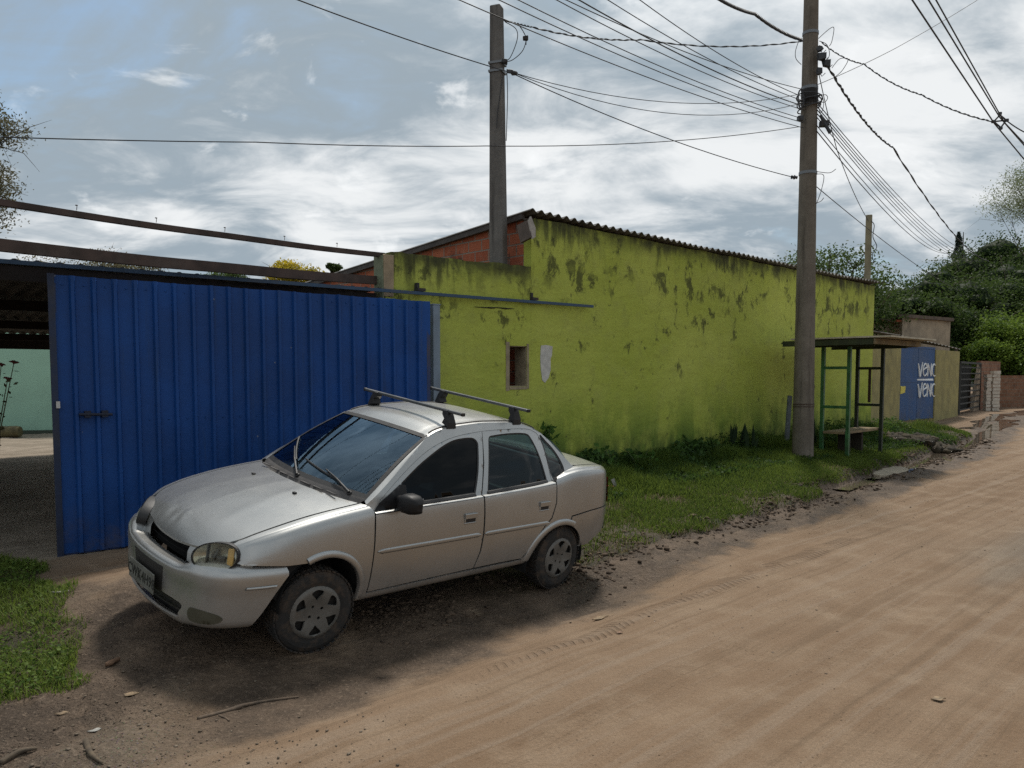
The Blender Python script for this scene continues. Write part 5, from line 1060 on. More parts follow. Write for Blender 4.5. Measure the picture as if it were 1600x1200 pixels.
for (px0, px1, n_c, lab) in ((1538, 1545, 11, 'narrow stack of pale blocks leaning on the brick wall, thinner left one'), (1548, 1559, 12, 'wider stack of pale blocks against the brick wall, right of the narrow one')):
    c0_ = D((px0 + px1) / 2, 640, 32.6); wd2 = (px1 - px0) / FPX * 32.6; st_o = empty('block_stack', [c0_[0], c0_[1], .22], lab, 'block stack', 'stacks of pale blocks')
    for k in range(n_c):
        m = MB(); m.box((.012 * math.sin(k * 2.3), .0, .07 + k * .142), (wd2, .22, .125), jit=.006); m.build('block', BLK, st_o)
# ---------------------------------------------------------------- bus shelter
SGREEN = plain('dark green steel paint', (.030, .110, .036), .5, 0, .3, 5, .2, ((.03, .028, .02), .6))
SGREEN2 = plain('dark rusting steel', (.016, .024, .014), .6, 0, .3, 5, .2, ((.05, .03, .018), .6))
Pn, Pr = G(1283, 712, .2), G(1312, 715, .2); 
Pn = D(1283, 712, 14.9); Pn[2] = .2
SU, SN = U2, N2
bs = empty('bus_shelter', Pn, 'green steel bus shelter with board roof and plank bench on the grass', 'bus shelter')
pn, pu_ = .50, 1.62; HT = 2.10
def sp(u_, n__, z): return SU * u_ + SN * n__ + Z3 * z
for u_, nm in ((0, 0), (pu_, 1)):
    for n__ in (0, pn):
        m = MB(); m.beam(sp(u_, n__, -.1), sp(u_, n__, .72), .062, .062, up=SU); m.beam(sp(u_, n__, .72), sp(u_, n__, HT), .064, .064, up=SU); m.build('post', SGREEN if u_ == 0 else SGREEN2, bs)
    for z in (.95, 1.70):
        m = MB(); m.beam(sp(u_, .03, z), sp(u_, pn - .03, z), .045, .055); m.build('rail', SGREEN if u_ == 0 else SGREEN2, bs)
m = MB(); m.beam(sp(pu_, pn / 2, 1.0), sp(pu_, pn / 2, 1.68), .05, .03, up=SU); m.build('hanging_strip', plain('rusty strip', (.05, .028, .018), .8), bs)
BRD = plain('weathered board', (.17, .135, .075), .9, 0, .25, 5, .3, ((.05, .04, .025), .5)); BRD2 = plain('dark green board', (.035, .045, .018), .85, 0, .3, 5, .3)
m = MB(); c_ = sp(pu_ / 2, pn / 2 + .185, HT + .10); M3 = frame(SU); tilt = math.radians(1.5)
m.box(c_ + Z3 * .055, (2.35, 1.87, .03), M3); m.build('roof', plain('pale roof sheet', (.40, .36, .27), .8, 0, .2, 4, .2), bs)
for n__ in np.linspace(-.62, .98, 7):
    m = MB(); m.beam(sp(-.30, n__, HT + .085), sp(pu_ + .30, n__, HT + .085), .20, .03); m.build('roof_board', BRD2, bs)
for u_ in (-.33, pu_ + .33):
    m = MB(); m.beam(sp(u_, -.67, HT + .07), sp(u_, 1.05, HT + .07), .03, .105); m.build('fascia', BRD2 if u_ < 0 else BRD, bs)
m = MB(); m.beam(sp(-.35, 1.08, HT + .075), sp(pu_ + .35, 1.08, HT + .075), .03, .10); m.build('fascia', BRD, bs)
for u_ in (0, pu_):
    m = MB(); m.beam(sp(u_, -.55, HT + .03), sp(u_, .95, HT + .03), .06, .07); m.build('roof_joist', BRD2, bs)
m = MB(); m.beam(sp(-.05, pn * .5, .46), sp(pu_ + .05, pn * .5, .46), .40, .045); m.build('bench_plank', plain('bench plank', (.20, .15, .085), .85, 0, .25, 5, .3), bs)
for u_ in (.45, 1.05):
    m = MB(); m.box(sp(u_, pn * .5, .20), (.07, .22, .47), M3); m.build('bench_support', plain('dark timber stump', (.03, .024, .017), .95), bs)
# slab of stone on the verge and the board leaning behind the pole
bo_p = D(1228, 700, 15.3); bo_p[2] = .2; bb = empty('leaning_board', bo_p, 'grey weathered board leaning on the green wall behind the pole', 'board'); m = MB(); m.beam(Z3 * 0, Z3 * 1.15 - N2 * .0 + U2 * .12, .15, .03, up=N2); m.build('plank', plain('grey plank', (.085, .10, .105), .9, 0, .3, 4, .3), bb)
# ---------------------------------------------------------------- poles and wires
def pole_conc(name, c, c2):
    n = NT(name); a = n.noise(n.obj, 2.2, 6, .62); st = n.noise(n.mapping(n.obj, scale=(7, 7, .5)), 1.0, 5, .62); col = n.mix(n.ramp(a, .3, .72), c, c2); col = n.mix(n.math('MULTIPLY', n.ramp(st, .48, .70), .75), col, tuple(v * .42 for v in c)); col = n.mix(n.math('MULTIPLY', n.ramp(n.noise(n.obj, 30, 4, .7), .5, .8), .3), col, (.34, .29, .23)); return n.set(color=col, rough=.92, spec=.25, normal=n.bump(n.noise(n.obj, 26, 5, .65), .4, .01))
WIRE = plain('black cable', (.028, .030, .034), .6); CLAMP = plain('galvanised clamp', (.16, .17, .18), .5, .6)
PB = D(1254, 717, 13.9); PB[2] = .22; TP = D(1267.5, 0, 13.98); dirp = unit(TP - PB)
up_o = empty('utility_pole', PB, 'round tapering brown concrete utility pole carrying many wires beside bus shelter', 'utility pole'); m = MB()
HP = 10.2; k = np.linspace(-.03, 1, 26); m.tube([dirp * HP * q for q in k], [.188 - .080 * max(q, 0) for q in k], 28); m.build('shaft', pole_conc('brown pole concrete', (.118, .102, .083), (.178, .157, .130)), up_o, smooth=True)
def onp(z): return PB + dirp * ((z - PB[2]) / dirp[2])
def prad(z): return .188 - .080 * (z - PB[2]) / dirp[2] / HP
def zpx(y): return CAMH + (584.6 - y) / FPX * 13.9
def ringp(mb, z, h, ex=.012):
    c = onp(z) - PB; r = prad(z) + ex; mb.lathe([(-h / 2, r - .01), (-h / 2, r), (h / 2, r), (h / 2, r - .01)], c, dirp, 24)
for y, h in ((66, .05), (148, .05), (160, .28), (276, .05)):
    m = MB(); ringp(m, zpx(y), h, .010 if h < .1 else .006); m.build('band', CLAMP if h < .1 else plain('bitumen wrap', (.018, .017, .016), .8), up_o)
m = MB(); c = onp(zpx(170)) - PB
for k in range(5):
    r = prad(zpx(170)) + .03 + .012 * k; th = np.linspace(0, 2 * np.pi, 25); m.tube(np.stack([c[0] + r * np.cos(th), c[1] + r * np.sin(th), c[2] + .10 * math.sin(k * 2.1) + .05 * np.sin(th + k)], 1), .011, 5, False)
m.build('cable_coil', WIRE, up_o)
m = MB(); th = np.linspace(0, 2 * np.pi, 20); cc = onp(zpx(168)) - PB + np.array([-.20, -.14, 0]); m.tube(np.stack([cc[0] + .05 * np.cos(th), cc[1] + .02 * np.sin(th), cc[2] + .17 * np.sin(th)], 1), .014, 6, False); m.build('cable_loop', WIRE, up_o)
for (px, py, w_, h_) in ((1284, 88, .13, .11), (1291, 99, .11, .10), (1281, 76, .09, .06), (1288, 194, .16, .09), (1250, 184, .08, .10), (1280, 112, .07, .10)):
    m = MB(); q = D(px, py, 13.75) - PB; m.box(q, (w_, .09, h_), jit=.012); m.tube([q, q + [.05, 0, -.08], q + [.10, -.02, -.03]], .008, 5); m.build('connector', WIRE, up_o, bevel=.01)
m = MB(); q0_, q1_ = D(1282, 180, 13.75) - PB, D(1297, 208, 13.7) - PB; m.tube([q0_, q1_], .028, 8); m.build('splice_case', WIRE, up_o)
m = MB(); q = D(1241, 277, 13.75) - PB; m.lathe([(-.05, .02), (-.05, .035), (-.02, .02), (0, .04), (.03, .02), (.05, .03), (.05, 0)], q, (1, .2, 0), 12); m.build('insulator', plain('dark insulator', (.03, .03, .035), .3), up_o)
for pts in ([(1276, 130), (1281, 175), (1287, 165), (1284, 148), (1278, 150)], [(1248, 64), (1243, 80), (1244, 92), (1252, 101)], [(1275, 272), (1287, 274), (1284, 295), (1276, 318)], [(1276, 268), (1296, 270), (1306, 264)], [(1279, 60), (1296, 45), (1303, 44), (1300, 64), (1296, 72)], [(1280, 64), (1292, 70), (1296, 86), (1288, 100)], [(1300, 106), (1312, 92), (1325, 93), (1316, 110), (1305, 120)], [(1274, 318), (1283, 314), (1287, 309)], [(1277, 150), (1290, 148), (1293, 154), (1287, 160), (1276, 156)]):
    m = MB(); m.tube(np.array(curve([tuple(D(a, b, 13.75) - PB) for a, b in pts], 6)), .006, 5); m.build('loose_wire', WIRE, up_o)
m = MB(); ringp(m, PB[2] + 1.02, .02, .008); ringp(m, PB[2] + .98, .012, .012); m.build('tie_wire', plain('rusty tie wire', (.06, .04, .03), .8), up_o)
# square concrete pole behind the low wall
LP_, LT = D(780, 412, 11.0), D(776, 10, 11.0); LB = np.array([LP_[0] + .012, LP_[1], 0]); dl = unit(LT - LB)
lp = empty('concrete_pole', LB + Z3 * .15, 'pale square concrete pole rising behind the low green wall', 'pole'); m = MB(); Hh = np.linalg.norm(LT - LB); M0 = frame(unit([.94, -.34, 0]))
def sq(h, w_): return LB - np.array(lp.location) + dl * h + (np.array([[-1, -1, 0], [1, -1, 0], [1, 1, 0], [-1, 1, 0]]) * w_ / 2) @ M0.T
lev = [(.15, .245), (Hh * .55, .205), (Hh - .02, .155), (Hh, .145)]
V_ = np.concatenate([sq(*q) for q in lev]); m.add(V_, [(0, 1, 2, 3)] + [(i * 4 + j, i * 4 + (j + 1) % 4, (i + 1) * 4 + (j + 1) % 4, (i + 1) * 4 + j) for i in range(3) for j in range(4)] + [(12, 13, 14, 15)])
PALE = pole_conc('pale pole concrete', (.105, .10, .095), (.165, .158, .148)); m.build('shaft', PALE, lp, bevel=.015)
for j in range(4):                                                # plates on the side face, recess shade put into their colour
    m = MB(); z0_ = Hh * (.46 + .10 * j); c = (sq(z0_, .23)[1] + sq(z0_, .23)[2]) / 2; w_ = .235 - .09 * z0_ / Hh; ctr_ = LB - np.array(lp.location) + dl * z0_ + M0[:, 0] * (w_ / 2 - .006); m.box(ctr_, (.02, .09, .52), M0); m.build('recess_shade_plate', plain('recess shade', (.10, .09, .08), .95), lp)
def lpx(px, py): return D(px, py, 10.88) - np.array(lp.location)
for y in (108, 95):
    m = MB(); c = lpx(777, y); m.box(c + [0, .12, 0], (.20, .20, .03), M0); m.build('band', CLAMP, lp)
for (a, b, w_) in ((797, 111, .09), (803, 114, .07), (821, 61, .07), (789, 96, .06)):
    m = MB(); m.box(lpx(a, b), (w_, .06, .05), jit=.01); m.build('connector', WIRE, lp, bevel=.008)
for pts in ([(789, 34), (806, 45), (808, 62), (797, 90), (787, 95)], [(810, 38), (818, 50), (822, 62), (816, 80), (800, 94), (788, 96)], [(792, 112), (793, 150), (791, 220)], [(786, 118), (778, 170), (776, 200)], [(812, 40), (821, 56), (822, 70)]):
    m = MB(); m.tube(np.array(curve([tuple(lpx(a, b)) for a, b in pts], 6)), .006, 5); m.build('loose_wire', WIRE, lp)
# yellow post at the shed's far end
YB = A2 + U2 * 12.0 - N2 * .45; YT = D(1358, 336, YB[1]); yb = empty('yellow_post', [YT[0], YB[1], .2], 'slim yellowish concrete post at the far end of green shed', 'post'); m = MB(); m.box(Z3 * (YT[2] - .2) / 2, (.15, .15, YT[2] - .2), frame(unit([.9, -.4, 0]))); m.build('shaft', plain('yellowed concrete', (.21, .19, .125), .9, 0, .25, 3, .3, ((.12, .1, .06), .4)), yb, bevel=.02)
m = MB(); m.tube(np.array(curve([tuple(D(a, b, YB[1] - .15) - np.array(yb.location)) for a, b in ((1361, 345), (1366, 352), (1364, 370), (1370, 385), (1363, 398), (1366, 410))], 6)), .010, 5); m.build('loose_wire', WIRE, yb)
# overhead wires: each one strung between real points in the air
def cable(pts, r, sag, label, group='overhead wires', name='overhead_wire', twist=0):
    pts = [np.asarray(p, float) for p in pts]; o_pts = []
    for i in range(len(pts) - 1):
        k = np.linspace(0, 1, 18)[: None if i == len(pts) - 2 else -1]; s_ = sag[i] if isinstance(sag, (list, tuple)) else sag
        o_pts.append(pts[i] + (pts[i + 1] - pts[i]) * k[:, None] - Z3 * (s_ * 4 * k * (1 - k))[:, None])
    r = r * .8; P_ = np.concatenate(o_pts); c = P_[len(P_) // 2]; m = MB()
    if twist:
        T = np.linspace(0, 1, 220); Pd = np.stack([np.interp(T, np.linspace(0, 1, len(P_)), P_[:, j]) for j in range(3)], 1)
        for q in (0, 2.1, 4.2)[:2 + (twist > 1)]: m.tube(Pd - c + r * 1.0 * np.stack([np.cos(T * 150 + q), np.sin(T * 150 + q) * .3, np.sin(T * 150 + q)], 1), r * .75, 4)
    else: m.tube(P_ - c, r, 5)
    o = m.build(name, WIRE, smooth=True); o.location = c; return props(o, label, 'wire', group)
def ext(a, b, k): return a + (b - a) * k
W1 = [(870, 0, 9.2, 172), (905, 0, 9.4, 166), (950, 0, 9.8, 158), (1000, 0, 10.2, 152), (780, 0, 8.7, 192), (810, 0, 8.9, 186), (718, 0, 8.4, 200), (885, 0, 9.3, 140)]
for i, (px, py, d, y) in enumerate(W1):
    a = D(1256, y, 13.8); b = D(px, py, d); e = ext(a, b, 2.1); cable([a, b, e], .008 if i != 1 else .011, [.10, .03], 'thin black street wire running from utility pole up over the gate')
W2 = [(1276, 160, 1526, 398), (1276, 166, 1522, 402), (1277, 172, 1518, 404), (1277, 178, 1512, 404), (1277, 184, 1506, 404), (1276, 196, 1490, 398), (1276, 205, 1480, 396)]
for i, (px, py, qx, qy) in enumerate(W2):
    a = D(px, py, 13.85); b = D(qx, qy, 44); e = ext(a, b, 1.35); cable([a, b, e], .011 if i < 6 else .013, [.55, .0], 'thin street wire running from utility pole down to the trees')
cable([D(1293, 102, 13.75), D(1395, 230, 19), D(1545, 408, 46)], .022, [.18, .55], 'thick twisted cable sagging from utility pole toward the trees on the right', None, twist=1)
cable([D(788, 32, 10.9), D(830, 42, 11.0), D(1000, 62, 12.2), D(1254, 64, 13.8)], .012, [0, .06, .10], 'twisted service cable strung between the square pole and utility pole tops', None, twist=1)
cable([D(797, 112, 10.9), D(1250, 147, 13.8)], .007, .28, 'upper of two slack wires leaving the square pole clamp for the utility pole', None)
cable([D(803, 114, 10.9), D(1249, 162, 13.8)], .007, .36, 'lower of two slack wires leaving the square pole clamp for the utility pole', None)
cable([D(-260, 204, 7.0), D(400, 222, 8.8), D(760, 228, 10.6), D(1249, 198, 13.8)], .008, [.02, .02, .10], 'single wire crossing the whole sky left from utility pole behind the square pole', None)
cable([ext(D(797, 113, 10.9), D(440, -10, 8.2), 4.0), D(440, -10, 8.2), D(797, 113, 10.9), D(1240, 277, 13.8)], .009, [.10, .03, .12], 'wire passing the square pole clamp down to the low insulator', None)
cable([D(1276, 292, 13.9), D(1500, 455, 30)], .010, .15, 'wire descending past the yellow post into the dark trees', None)
cable([D(1278, 108, 13.9), D(1308, 235, 15.5), D(1357, 345, 19.2)], .010, [.05, .10], 'wire dropping from utility pole to the yellow post top', None)
cable([D(1120, -4, 12.2), D(1180, 22, 12.9), D(1252, 62, 13.8)], .024, [.03, .05], 'thick twisted cable reaching utility pole top from upper left', None, twist=2)
cable([D(1278, 132, 13.9), D(1400, 75, 16), D(1540, -8, 18)], .008, 0.02, 'straight wire rising from utility pole to the upper right corner', None)
SPX = D(1562, 190, 12.0)
cable([D(1284, 66, 13.8), D(1350, 100, 13.3), D(1440, 148, 12.7), SPX + [-.1, 0, 0]], .012, [.06, .06, .05], 'sagging twin drop cable from utility pole to the spacer on the right', None, twist=1)
cable([D(1420, -8, 9.2), SPX + [-.08, 0, -.03], D(1680, 345, 14.5)], .013, 0, 'leftmost of three thick cables falling through the spacer at upper right', None)
cable([D(1446, -8, 9.2), SPX + [.0, 0, .06], D(1690, 330, 14.5)], .012, 0, 'middle of three thick cables falling through the spacer at upper right', None)
cable([D(1458, -8, 9.2), SPX + [.08, .02, .0], D(1700, 330, 14.5)], .011, 0, 'rightmost of three thick cables falling through the spacer at upper right', None)
cable([SPX + [.1, 0, .02], D(1600, 206, 11.9), D(1700, 235, 11.5)], .012, .01, 'short cable leaving the spacer toward the right edge', None)
spc = empty('cable_spacer', SPX, 'dark diamond cable spacer hanging on the thick cables upper right', 'cable spacer'); m = MB()
for a, b in (((-.09, 0), (0, .10)), ((0, .10), (.10, .02)), ((.10, .02), (.02, -.09)), ((.02, -.09), (-.09, 0)), ((-.09, 0), (.10, .02))): m.tube([np.array([a[0], 0, a[1]]), np.array([b[0], 0, b[1]])], .012, 6)
m.build('frame', WIRE, spc)
for a in ((-.10, 0), (0, .12), (.11, .02), (.02, -.10)): m = MB(); m.box((a[0], 0, a[1]), (.045, .04, .045)); m.build('clamp', WIRE, spc, bevel=.008)
# ---------------------------------------------------------------- leaves, trees, grass
def leaf_mat(name, dark, light, trans=.35, rough=.6):
    n = NT(name); t = n.attr('tint'); col = n.mix(t, dark, light)
    n.set(color=col, rough=rough, spec=.12)
    tr = n.N.new('ShaderNodeBsdfTranslucent'); n.put(tr.inputs[0], n.mix(.5, col, tuple(min(1, v * 1.7) for v in light))); mx = n.N.new('ShaderNodeMixShader'); mx.inputs[0].default_value = trans
    n.lk(n.b.outputs[0], mx.inputs[1]); n.lk(tr.outputs[0], mx.inputs[2]); n.lk(mx.outputs[0], n.out.inputs[0]); return n.m
BARK = plain('tree bark', (.075, .058, .042), .95, 0, .4, 6, .8)
def leaves(pos, size, tint, r, elong=2.2, droop=.3, up=.35):
    n = len(pos); a = r.normal(0, 1, (n, 3)); a[:, 2] = a[:, 2] * .7 - droop; a /= np.linalg.norm(a, axis=1)[:, None]
    b = r.normal(0, 1, (n, 3)); b[:, 2] *= up; b -= a * np.sum(a * b, 1)[:, None]; b /= np.linalg.norm(b, axis=1)[:, None]
    L_ = (size * r.uniform(.7, 1.3, n))[:, None]; w_ = L_ / elong
    V_ = np.stack([pos - a * L_ * .5, pos + b * w_ * .5, pos + a * L_ * .5, pos - b * w_ * .5], 1).reshape(-1, 3); return V_, np.arange(4 * n).reshape(n, 4), np.repeat(tint, 4)
def crown_pts(lumps, n, r, shell=.55):
    """lumps: (cx,cy,cz, rx,ry,rz); points crowd towards each lump's skin"""
    Ls = np.array(lumps, float); vol = (Ls[:, 3] * Ls[:, 4] * Ls[:, 5]) ** .8; pick = r.choice(len(Ls), n, p=vol / vol.sum()); d = r.normal(0, 1, (n, 3)); d /= np.linalg.norm(d, axis=1)[:, None]
    rad = r.uniform(shell**3, 1, n) ** (1 / 3) * (1 + .20 * r.normal(0, 1, n)); return Ls[pick, :3] + d * rad[:, None] * Ls[pick, 3:], pick
def tree(base, h, crown, label, cat='tree', mat=None, n=4500, leaf=.12, seed=1, nl=18, trunk_r=.16, group=None, squash=.75, spread=1.0, elong=1.6, lean=(0, 0), bare=0.0, low=0.45, core=0.0):
    """base: foot; crown: (radius, height of crown)"""
    r = np.random.default_rng(seed); o = empty('tree', base, label, cat, group); cr, ch = crown; lum = []; limbs = MB(); top = np.array([lean[0], lean[1], h - ch * .5])
    limbs.tube(np.array([[0, 0, -.4], [lean[0] * .3, lean[1] * .3, h * .35], top]), [trunk_r, trunk_r * .75, trunk_r * .35], 9)
    for i in range(nl):
        d = r.normal(0, 1, 3); d /= np.linalg.norm(d); q = r.uniform(.35, .95) ** .6; c = np.array([lean[0], lean[1], h - ch * .5]) + d * q * np.array([cr * spread, cr * spread, ch * .5]) * .85; rr = cr * r.uniform(.22, .42); lum.append((*c, rr * 1.15, rr * 1.15, rr * squash))
        s_ = np.array([lean[0] * .4, lean[1] * .4, h * .42]) + np.array([0, 0, r.uniform(0, .25) * h]); m_ = (s_ + c) / 2 + r.normal(0, .1, 3) * cr; limbs.tube(np.array([s_, m_, c]), [trunk_r * .42, trunk_r * .25, trunk_r * .06], 6)
        for _ in range(3): e = c + r.normal(0, 1, 3) * rr * .7; limbs.tube(np.array([m_ * .4 + c * .6, (c + e) / 2, e]), [trunk_r * .14, trunk_r * .09, trunk_r * .03], 4)
    limbs.build('trunk', BARK, o, smooth=True)
    cv, cf, ct = [], [], []; a8, b6 = np.meshgrid(np.linspace(0, 2 * np.pi, 11), np.linspace(.12, np.pi - .12, 7)); sph = np.stack([np.sin(b6) * np.cos(a8), np.sin(b6) * np.sin(a8), np.cos(b6)], -1).reshape(-1, 3); iq = np.arange(77).reshape(7, 11); qf = np.stack([iq[:-1, :-1], iq[1:, :-1], iq[1:, 1:], iq[:-1, 1:]], -1).reshape(-1, 4)
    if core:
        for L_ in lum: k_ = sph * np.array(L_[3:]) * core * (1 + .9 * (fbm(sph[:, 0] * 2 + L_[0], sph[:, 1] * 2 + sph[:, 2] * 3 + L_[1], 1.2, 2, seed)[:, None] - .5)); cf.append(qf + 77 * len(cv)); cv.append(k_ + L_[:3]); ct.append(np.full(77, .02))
    P_, pick = crown_pts(lum, int(n * 3.2 * (1 - bare)), r, low); tl = r.uniform(0, 1, len(lum)); V_, F_, T_ = leaves(P_, leaf * .78, np.clip(.72 * tl[pick] + .28 * r.uniform(0, 1, len(P_)), 0, 1), r, elong)
    if cv: nv_ = len(V_); V_ = np.concatenate([V_] + cv); F_ = np.concatenate([F_] + [q + nv_ for q in cf]); T_ = np.concatenate([T_] + ct)
    fast_mesh('crown', V_, F_, mat, o, T_); return o
FOREST = leaf_mat('dark forest leaf', (.014, .030, .009), (.058, .092, .024)); FOREST2 = leaf_mat('mid forest leaf', (.020, .042, .011), (.078, .118, .030)); BRIGHT = leaf_mat('bright bush leaf', (.05, .10, .016), (.15, .215, .035), .4); PALEL = leaf_mat('feathery leaf', (.07, .095, .045), (.17, .20, .10), .4); EUCA = leaf_mat('olive leaf', (.05, .055, .028), (.14, .125, .065), .3); BLUEL = leaf_mat('blue green needle', (.030, .05, .045), (.06, .085, .07)); YELL = leaf_mat('yellow flower leaf', (.09, .11, .03), (.55, .42, .03))
def at(px, d): p = D(px, 600, d); p[2] = .2; return p
def topz(py, d): return CAMH + (584.6 - py) / FPX * d - .2
TL = [
 (1282, 31, 376, 2.9, 5.0, FOREST2, 'broad tree rising behind the green shed roof beside the utility pole', 5200, .15, .10),
 (1236, 36, 404, 2.2, 3.6, FOREST2, 'low tree just showing above the shed roof left of the utility pole', 2600, .14, .1),
 (1388, 42, 402, 3.8, 6.5, FOREST, 'dark dense tree beyond the yellow post and shed end', 8000, .19, .0),
 (1436, 47, 404, 4.4, 7.0, FOREST, 'dark round tree behind the small concrete house', 8000, .20, .0),
 (1492, 52, 436, 4.6, 7.5, FOREST, 'dark tree standing below the lone blue conifer', 8000, .21, .0),
 (1424, 39, 462, 2.2, 4.2, FOREST2, 'mid green small tree just behind the house parapet', 5000, .15, .0),
 (1475, 42, 470, 2.9, 5.0, FOREST2, 'mid green bushy tree right behind the house awning', 6500, .17, .0),
 (1532, 58, 412, 5.0, 7.5, FOREST, 'tall forest tree up the slope right of the conifer', 8000, .23, .0),
 (1586, 62, 372, 6.0, 10.5, FOREST, 'tallest forest tree at the right edge of the hill', 9000, .25, .0),
 (1560, 50, 440, 3.8, 7.0, FOREST2, 'green forest tree low on the slope above the bushes', 7000, .2, .0),
 (1640, 54, 355, 5.0, 11, FOREST, 'dark forest tree cut by the right picture edge', 7000, .24, .0),
 (1545, 44, 492, 2.6, 4.2, FOREST, 'dark shrub tree behind the barred gate', 5000, .16, .0)]
for i, (px, d, py, cr, ch, mt, lab, n_, lf, br) in enumerate(TL):
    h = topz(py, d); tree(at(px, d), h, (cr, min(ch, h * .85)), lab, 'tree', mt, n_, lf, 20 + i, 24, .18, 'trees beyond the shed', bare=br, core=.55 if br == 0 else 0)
for i, (px, d, py, cr, ch, lab) in enumerate(((1583, 39, 492, 2.1, 3.2, 'bright yellow green bush above the low brick wall, tallest of them'), (1532, 38, 538, 1.3, 1.6, 'bright green low bush over the barred gate'), (1600, 37.5, 528, 1.7, 2.2, 'bright green bush spilling over the low brick wall at the right edge'))):
    h = topz(py, d); tree(at(px, d), h, (cr, ch), lab, 'bush', BRIGHT, 5200, .17, 60 + i, 30, .06, 'bright bushes by the road end', low=.15, squash=1.15)
# airy tree whose twigs hang in at upper right; conifer; left tree; distant crowns over the carport
tree(at(1624, 43), topz(258, 43), (3.1, 3.6), 'pale feathery tree reaching in at the upper right edge', 'tree', PALEL, 4200, .17, 71, 22, .07, elong=3.5, low=.1)
co = empty('conifer', at(1497, 84), 'lone bluish narrow conifer standing tall over the dark trees', 'tree'); hc_ = topz(366, 84); m = MB(); m.tube([[0, 0, -.3], [0, 0, hc_]], [.3, .04], 8); m.build('trunk', BARK, co)
r_ = np.random.default_rng(5); k = r_.uniform(.3, 1, 5200); rad = (1 - k) ** .75 * 2.7 * (1 + .25 * np.sin(k * 60)) * r_.uniform(.1, 1, 5200) ** .5; th = r_.uniform(0, 2 * np.pi, 5200); V_, F_, T_ = leaves(np.stack([rad * np.cos(th) - .5 * k, rad * np.sin(th), k * hc_ - rad * .1], 1), .34, r_.uniform(0, 1, 5200), r_, 3); fast_mesh('crown', V_, F_, BLUEL, co, T_)
tree(at(-62, 13), topz(84, 13), (1.10, 3.5), 'sparse olive leaved tree at the upper left edge above the beams', 'tree', EUCA, 3600, .075, 81, 26, .06, elong=2.6, low=.1)
for i, (px, d, py, cr, ch, mt, lab) in enumerate(((462, 30, 408, 1.2, 1.2, YELL, 'yellow flowering treetop just over the carport roof'), (524, 36, 409, .45, 1.2, FOREST, 'tiny dark treetop beside the shed roof slope'), (355, 40, 428, 1.5, 1.6, FOREST2, 'green treetop peeping under the lower beam'), (150, 36, 405, 2.4, 1.6, EUCA, 'olive treetop peeping over the corrugated carport edge'), (215, 37, 414, 1.6, 1.5, EUCA, 'olive treetop right of the first one over the carport'))):
    h = topz(py, d); tree(at(px, d), h, (cr, ch), lab, 'tree', mt, 2200, .12, 90 + i, 10, .1, 'treetops behind the carport')
# wooded hill behind everything on the right
hx = MB(); A_, B_ = np.meshgrid(np.linspace(-30, 150, 90), np.linspace(0, 60, 30), indexing='ij'); q0 = np.array([14, 66.0]); hd = np.array([.86, .5]); hn = np.array([-.5, .86]); X = q0[0] + A_ * hd[0] + B_ * hn[0]; Y = q0[1] + A_ * hd[1] + B_ * hn[1]
Z = -.5 + 13 * smooth01(0, 45, B_) * (.45 + .55 * smooth01(0, 70, A_)) + 2.2 * fbm(X, Y, .12, 4, 9); Z[:, 0] = -1; hx.grid(np.stack([X, Y, Z], -1)); HILL = plain('wooded hill', (.008, .014, .006), .95, 0, .5, .6, .6); ho = hx.build('hills', HILL, smooth=True); props(ho, kind='structure')
r_ = np.random.default_rng(15); n_ = 42000; a_ = r_.uniform(-25, 120, n_); b_ = r_.uniform(0, 48, n_) ; X = q0[0] + a_ * hd[0] + b_ * hn[0]; Y = q0[1] + a_ * hd[1] + b_ * hn[1]; cl_ = fbm(X, Y, .22, 3, 33); Z = -.5 + 13 * smooth01(0, 45, b_) * (.45 + .55 * smooth01(0, 70, a_)) + 2.2 * fbm(X, Y, .12, 4, 9) + 3.4 * (cl_ - .25) * r_.uniform(.2, 1.2, n_) + .6; V_, F_, T_ = leaves(np.stack([X, Y, Z], 1), .55, np.clip(cl_ * .9 + .3 * r_.uniform(-1, 1, n_), 0, 1), r_, 1.8); fo = fast_mesh('forest', V_, F_, FOREST, None, T_); props(fo, kind='stuff')
# grass on the verge and in the corner
def blades(x, y, h, w_, tint, r, bend=.55):
    n = len(x); z = terrain(x, y, False) - .008; az = r.uniform(0, 2 * np.pi, n); dx, dy = np.cos(az), np.sin(az); bd = h * bend * r.uniform(.2, 1.4, n); sxv, syv = -dy * w_ / 2, dx * w_ / 2
    p = lambda f, bf, s: np.stack([x + dx * bd * bf + sxv * s, y + dy * bd * bf + syv * s, z + h * f], 1)
    V_ = np.stack([p(0, 0, -1), p(0, 0, 1), p(.55, .35, .8), p(.55, .35, -.8), p(.95, 1.0, .12), p(.95, 1.0, -.12)], 1).reshape(-1, 3); i = np.arange(n)[:, None] * 6; F_ = np.concatenate([i + [0, 1, 2, 3], i + [3, 2, 4, 5]]); return V_, F_, np.repeat(tint, 6)
GR = leaf_mat('grass blade', (.022, .050, .010), (.140, .190, .034), .35); 
r_ = np.random.default_rng(3); N_ = 330000; s_ = r_.uniform(-3.4, 17.5, N_) ; s_ = np.where(r_.uniform(0, 1, N_) < .6, r_.uniform(-3.4, 9, N_), s_); t_ = r_.uniform(.02, 3.3, N_); X = A2[0] + U2[0] * s_ + N2[0] * t_; Y = A2[1] + U2[1] * s_ + N2[1] * t_
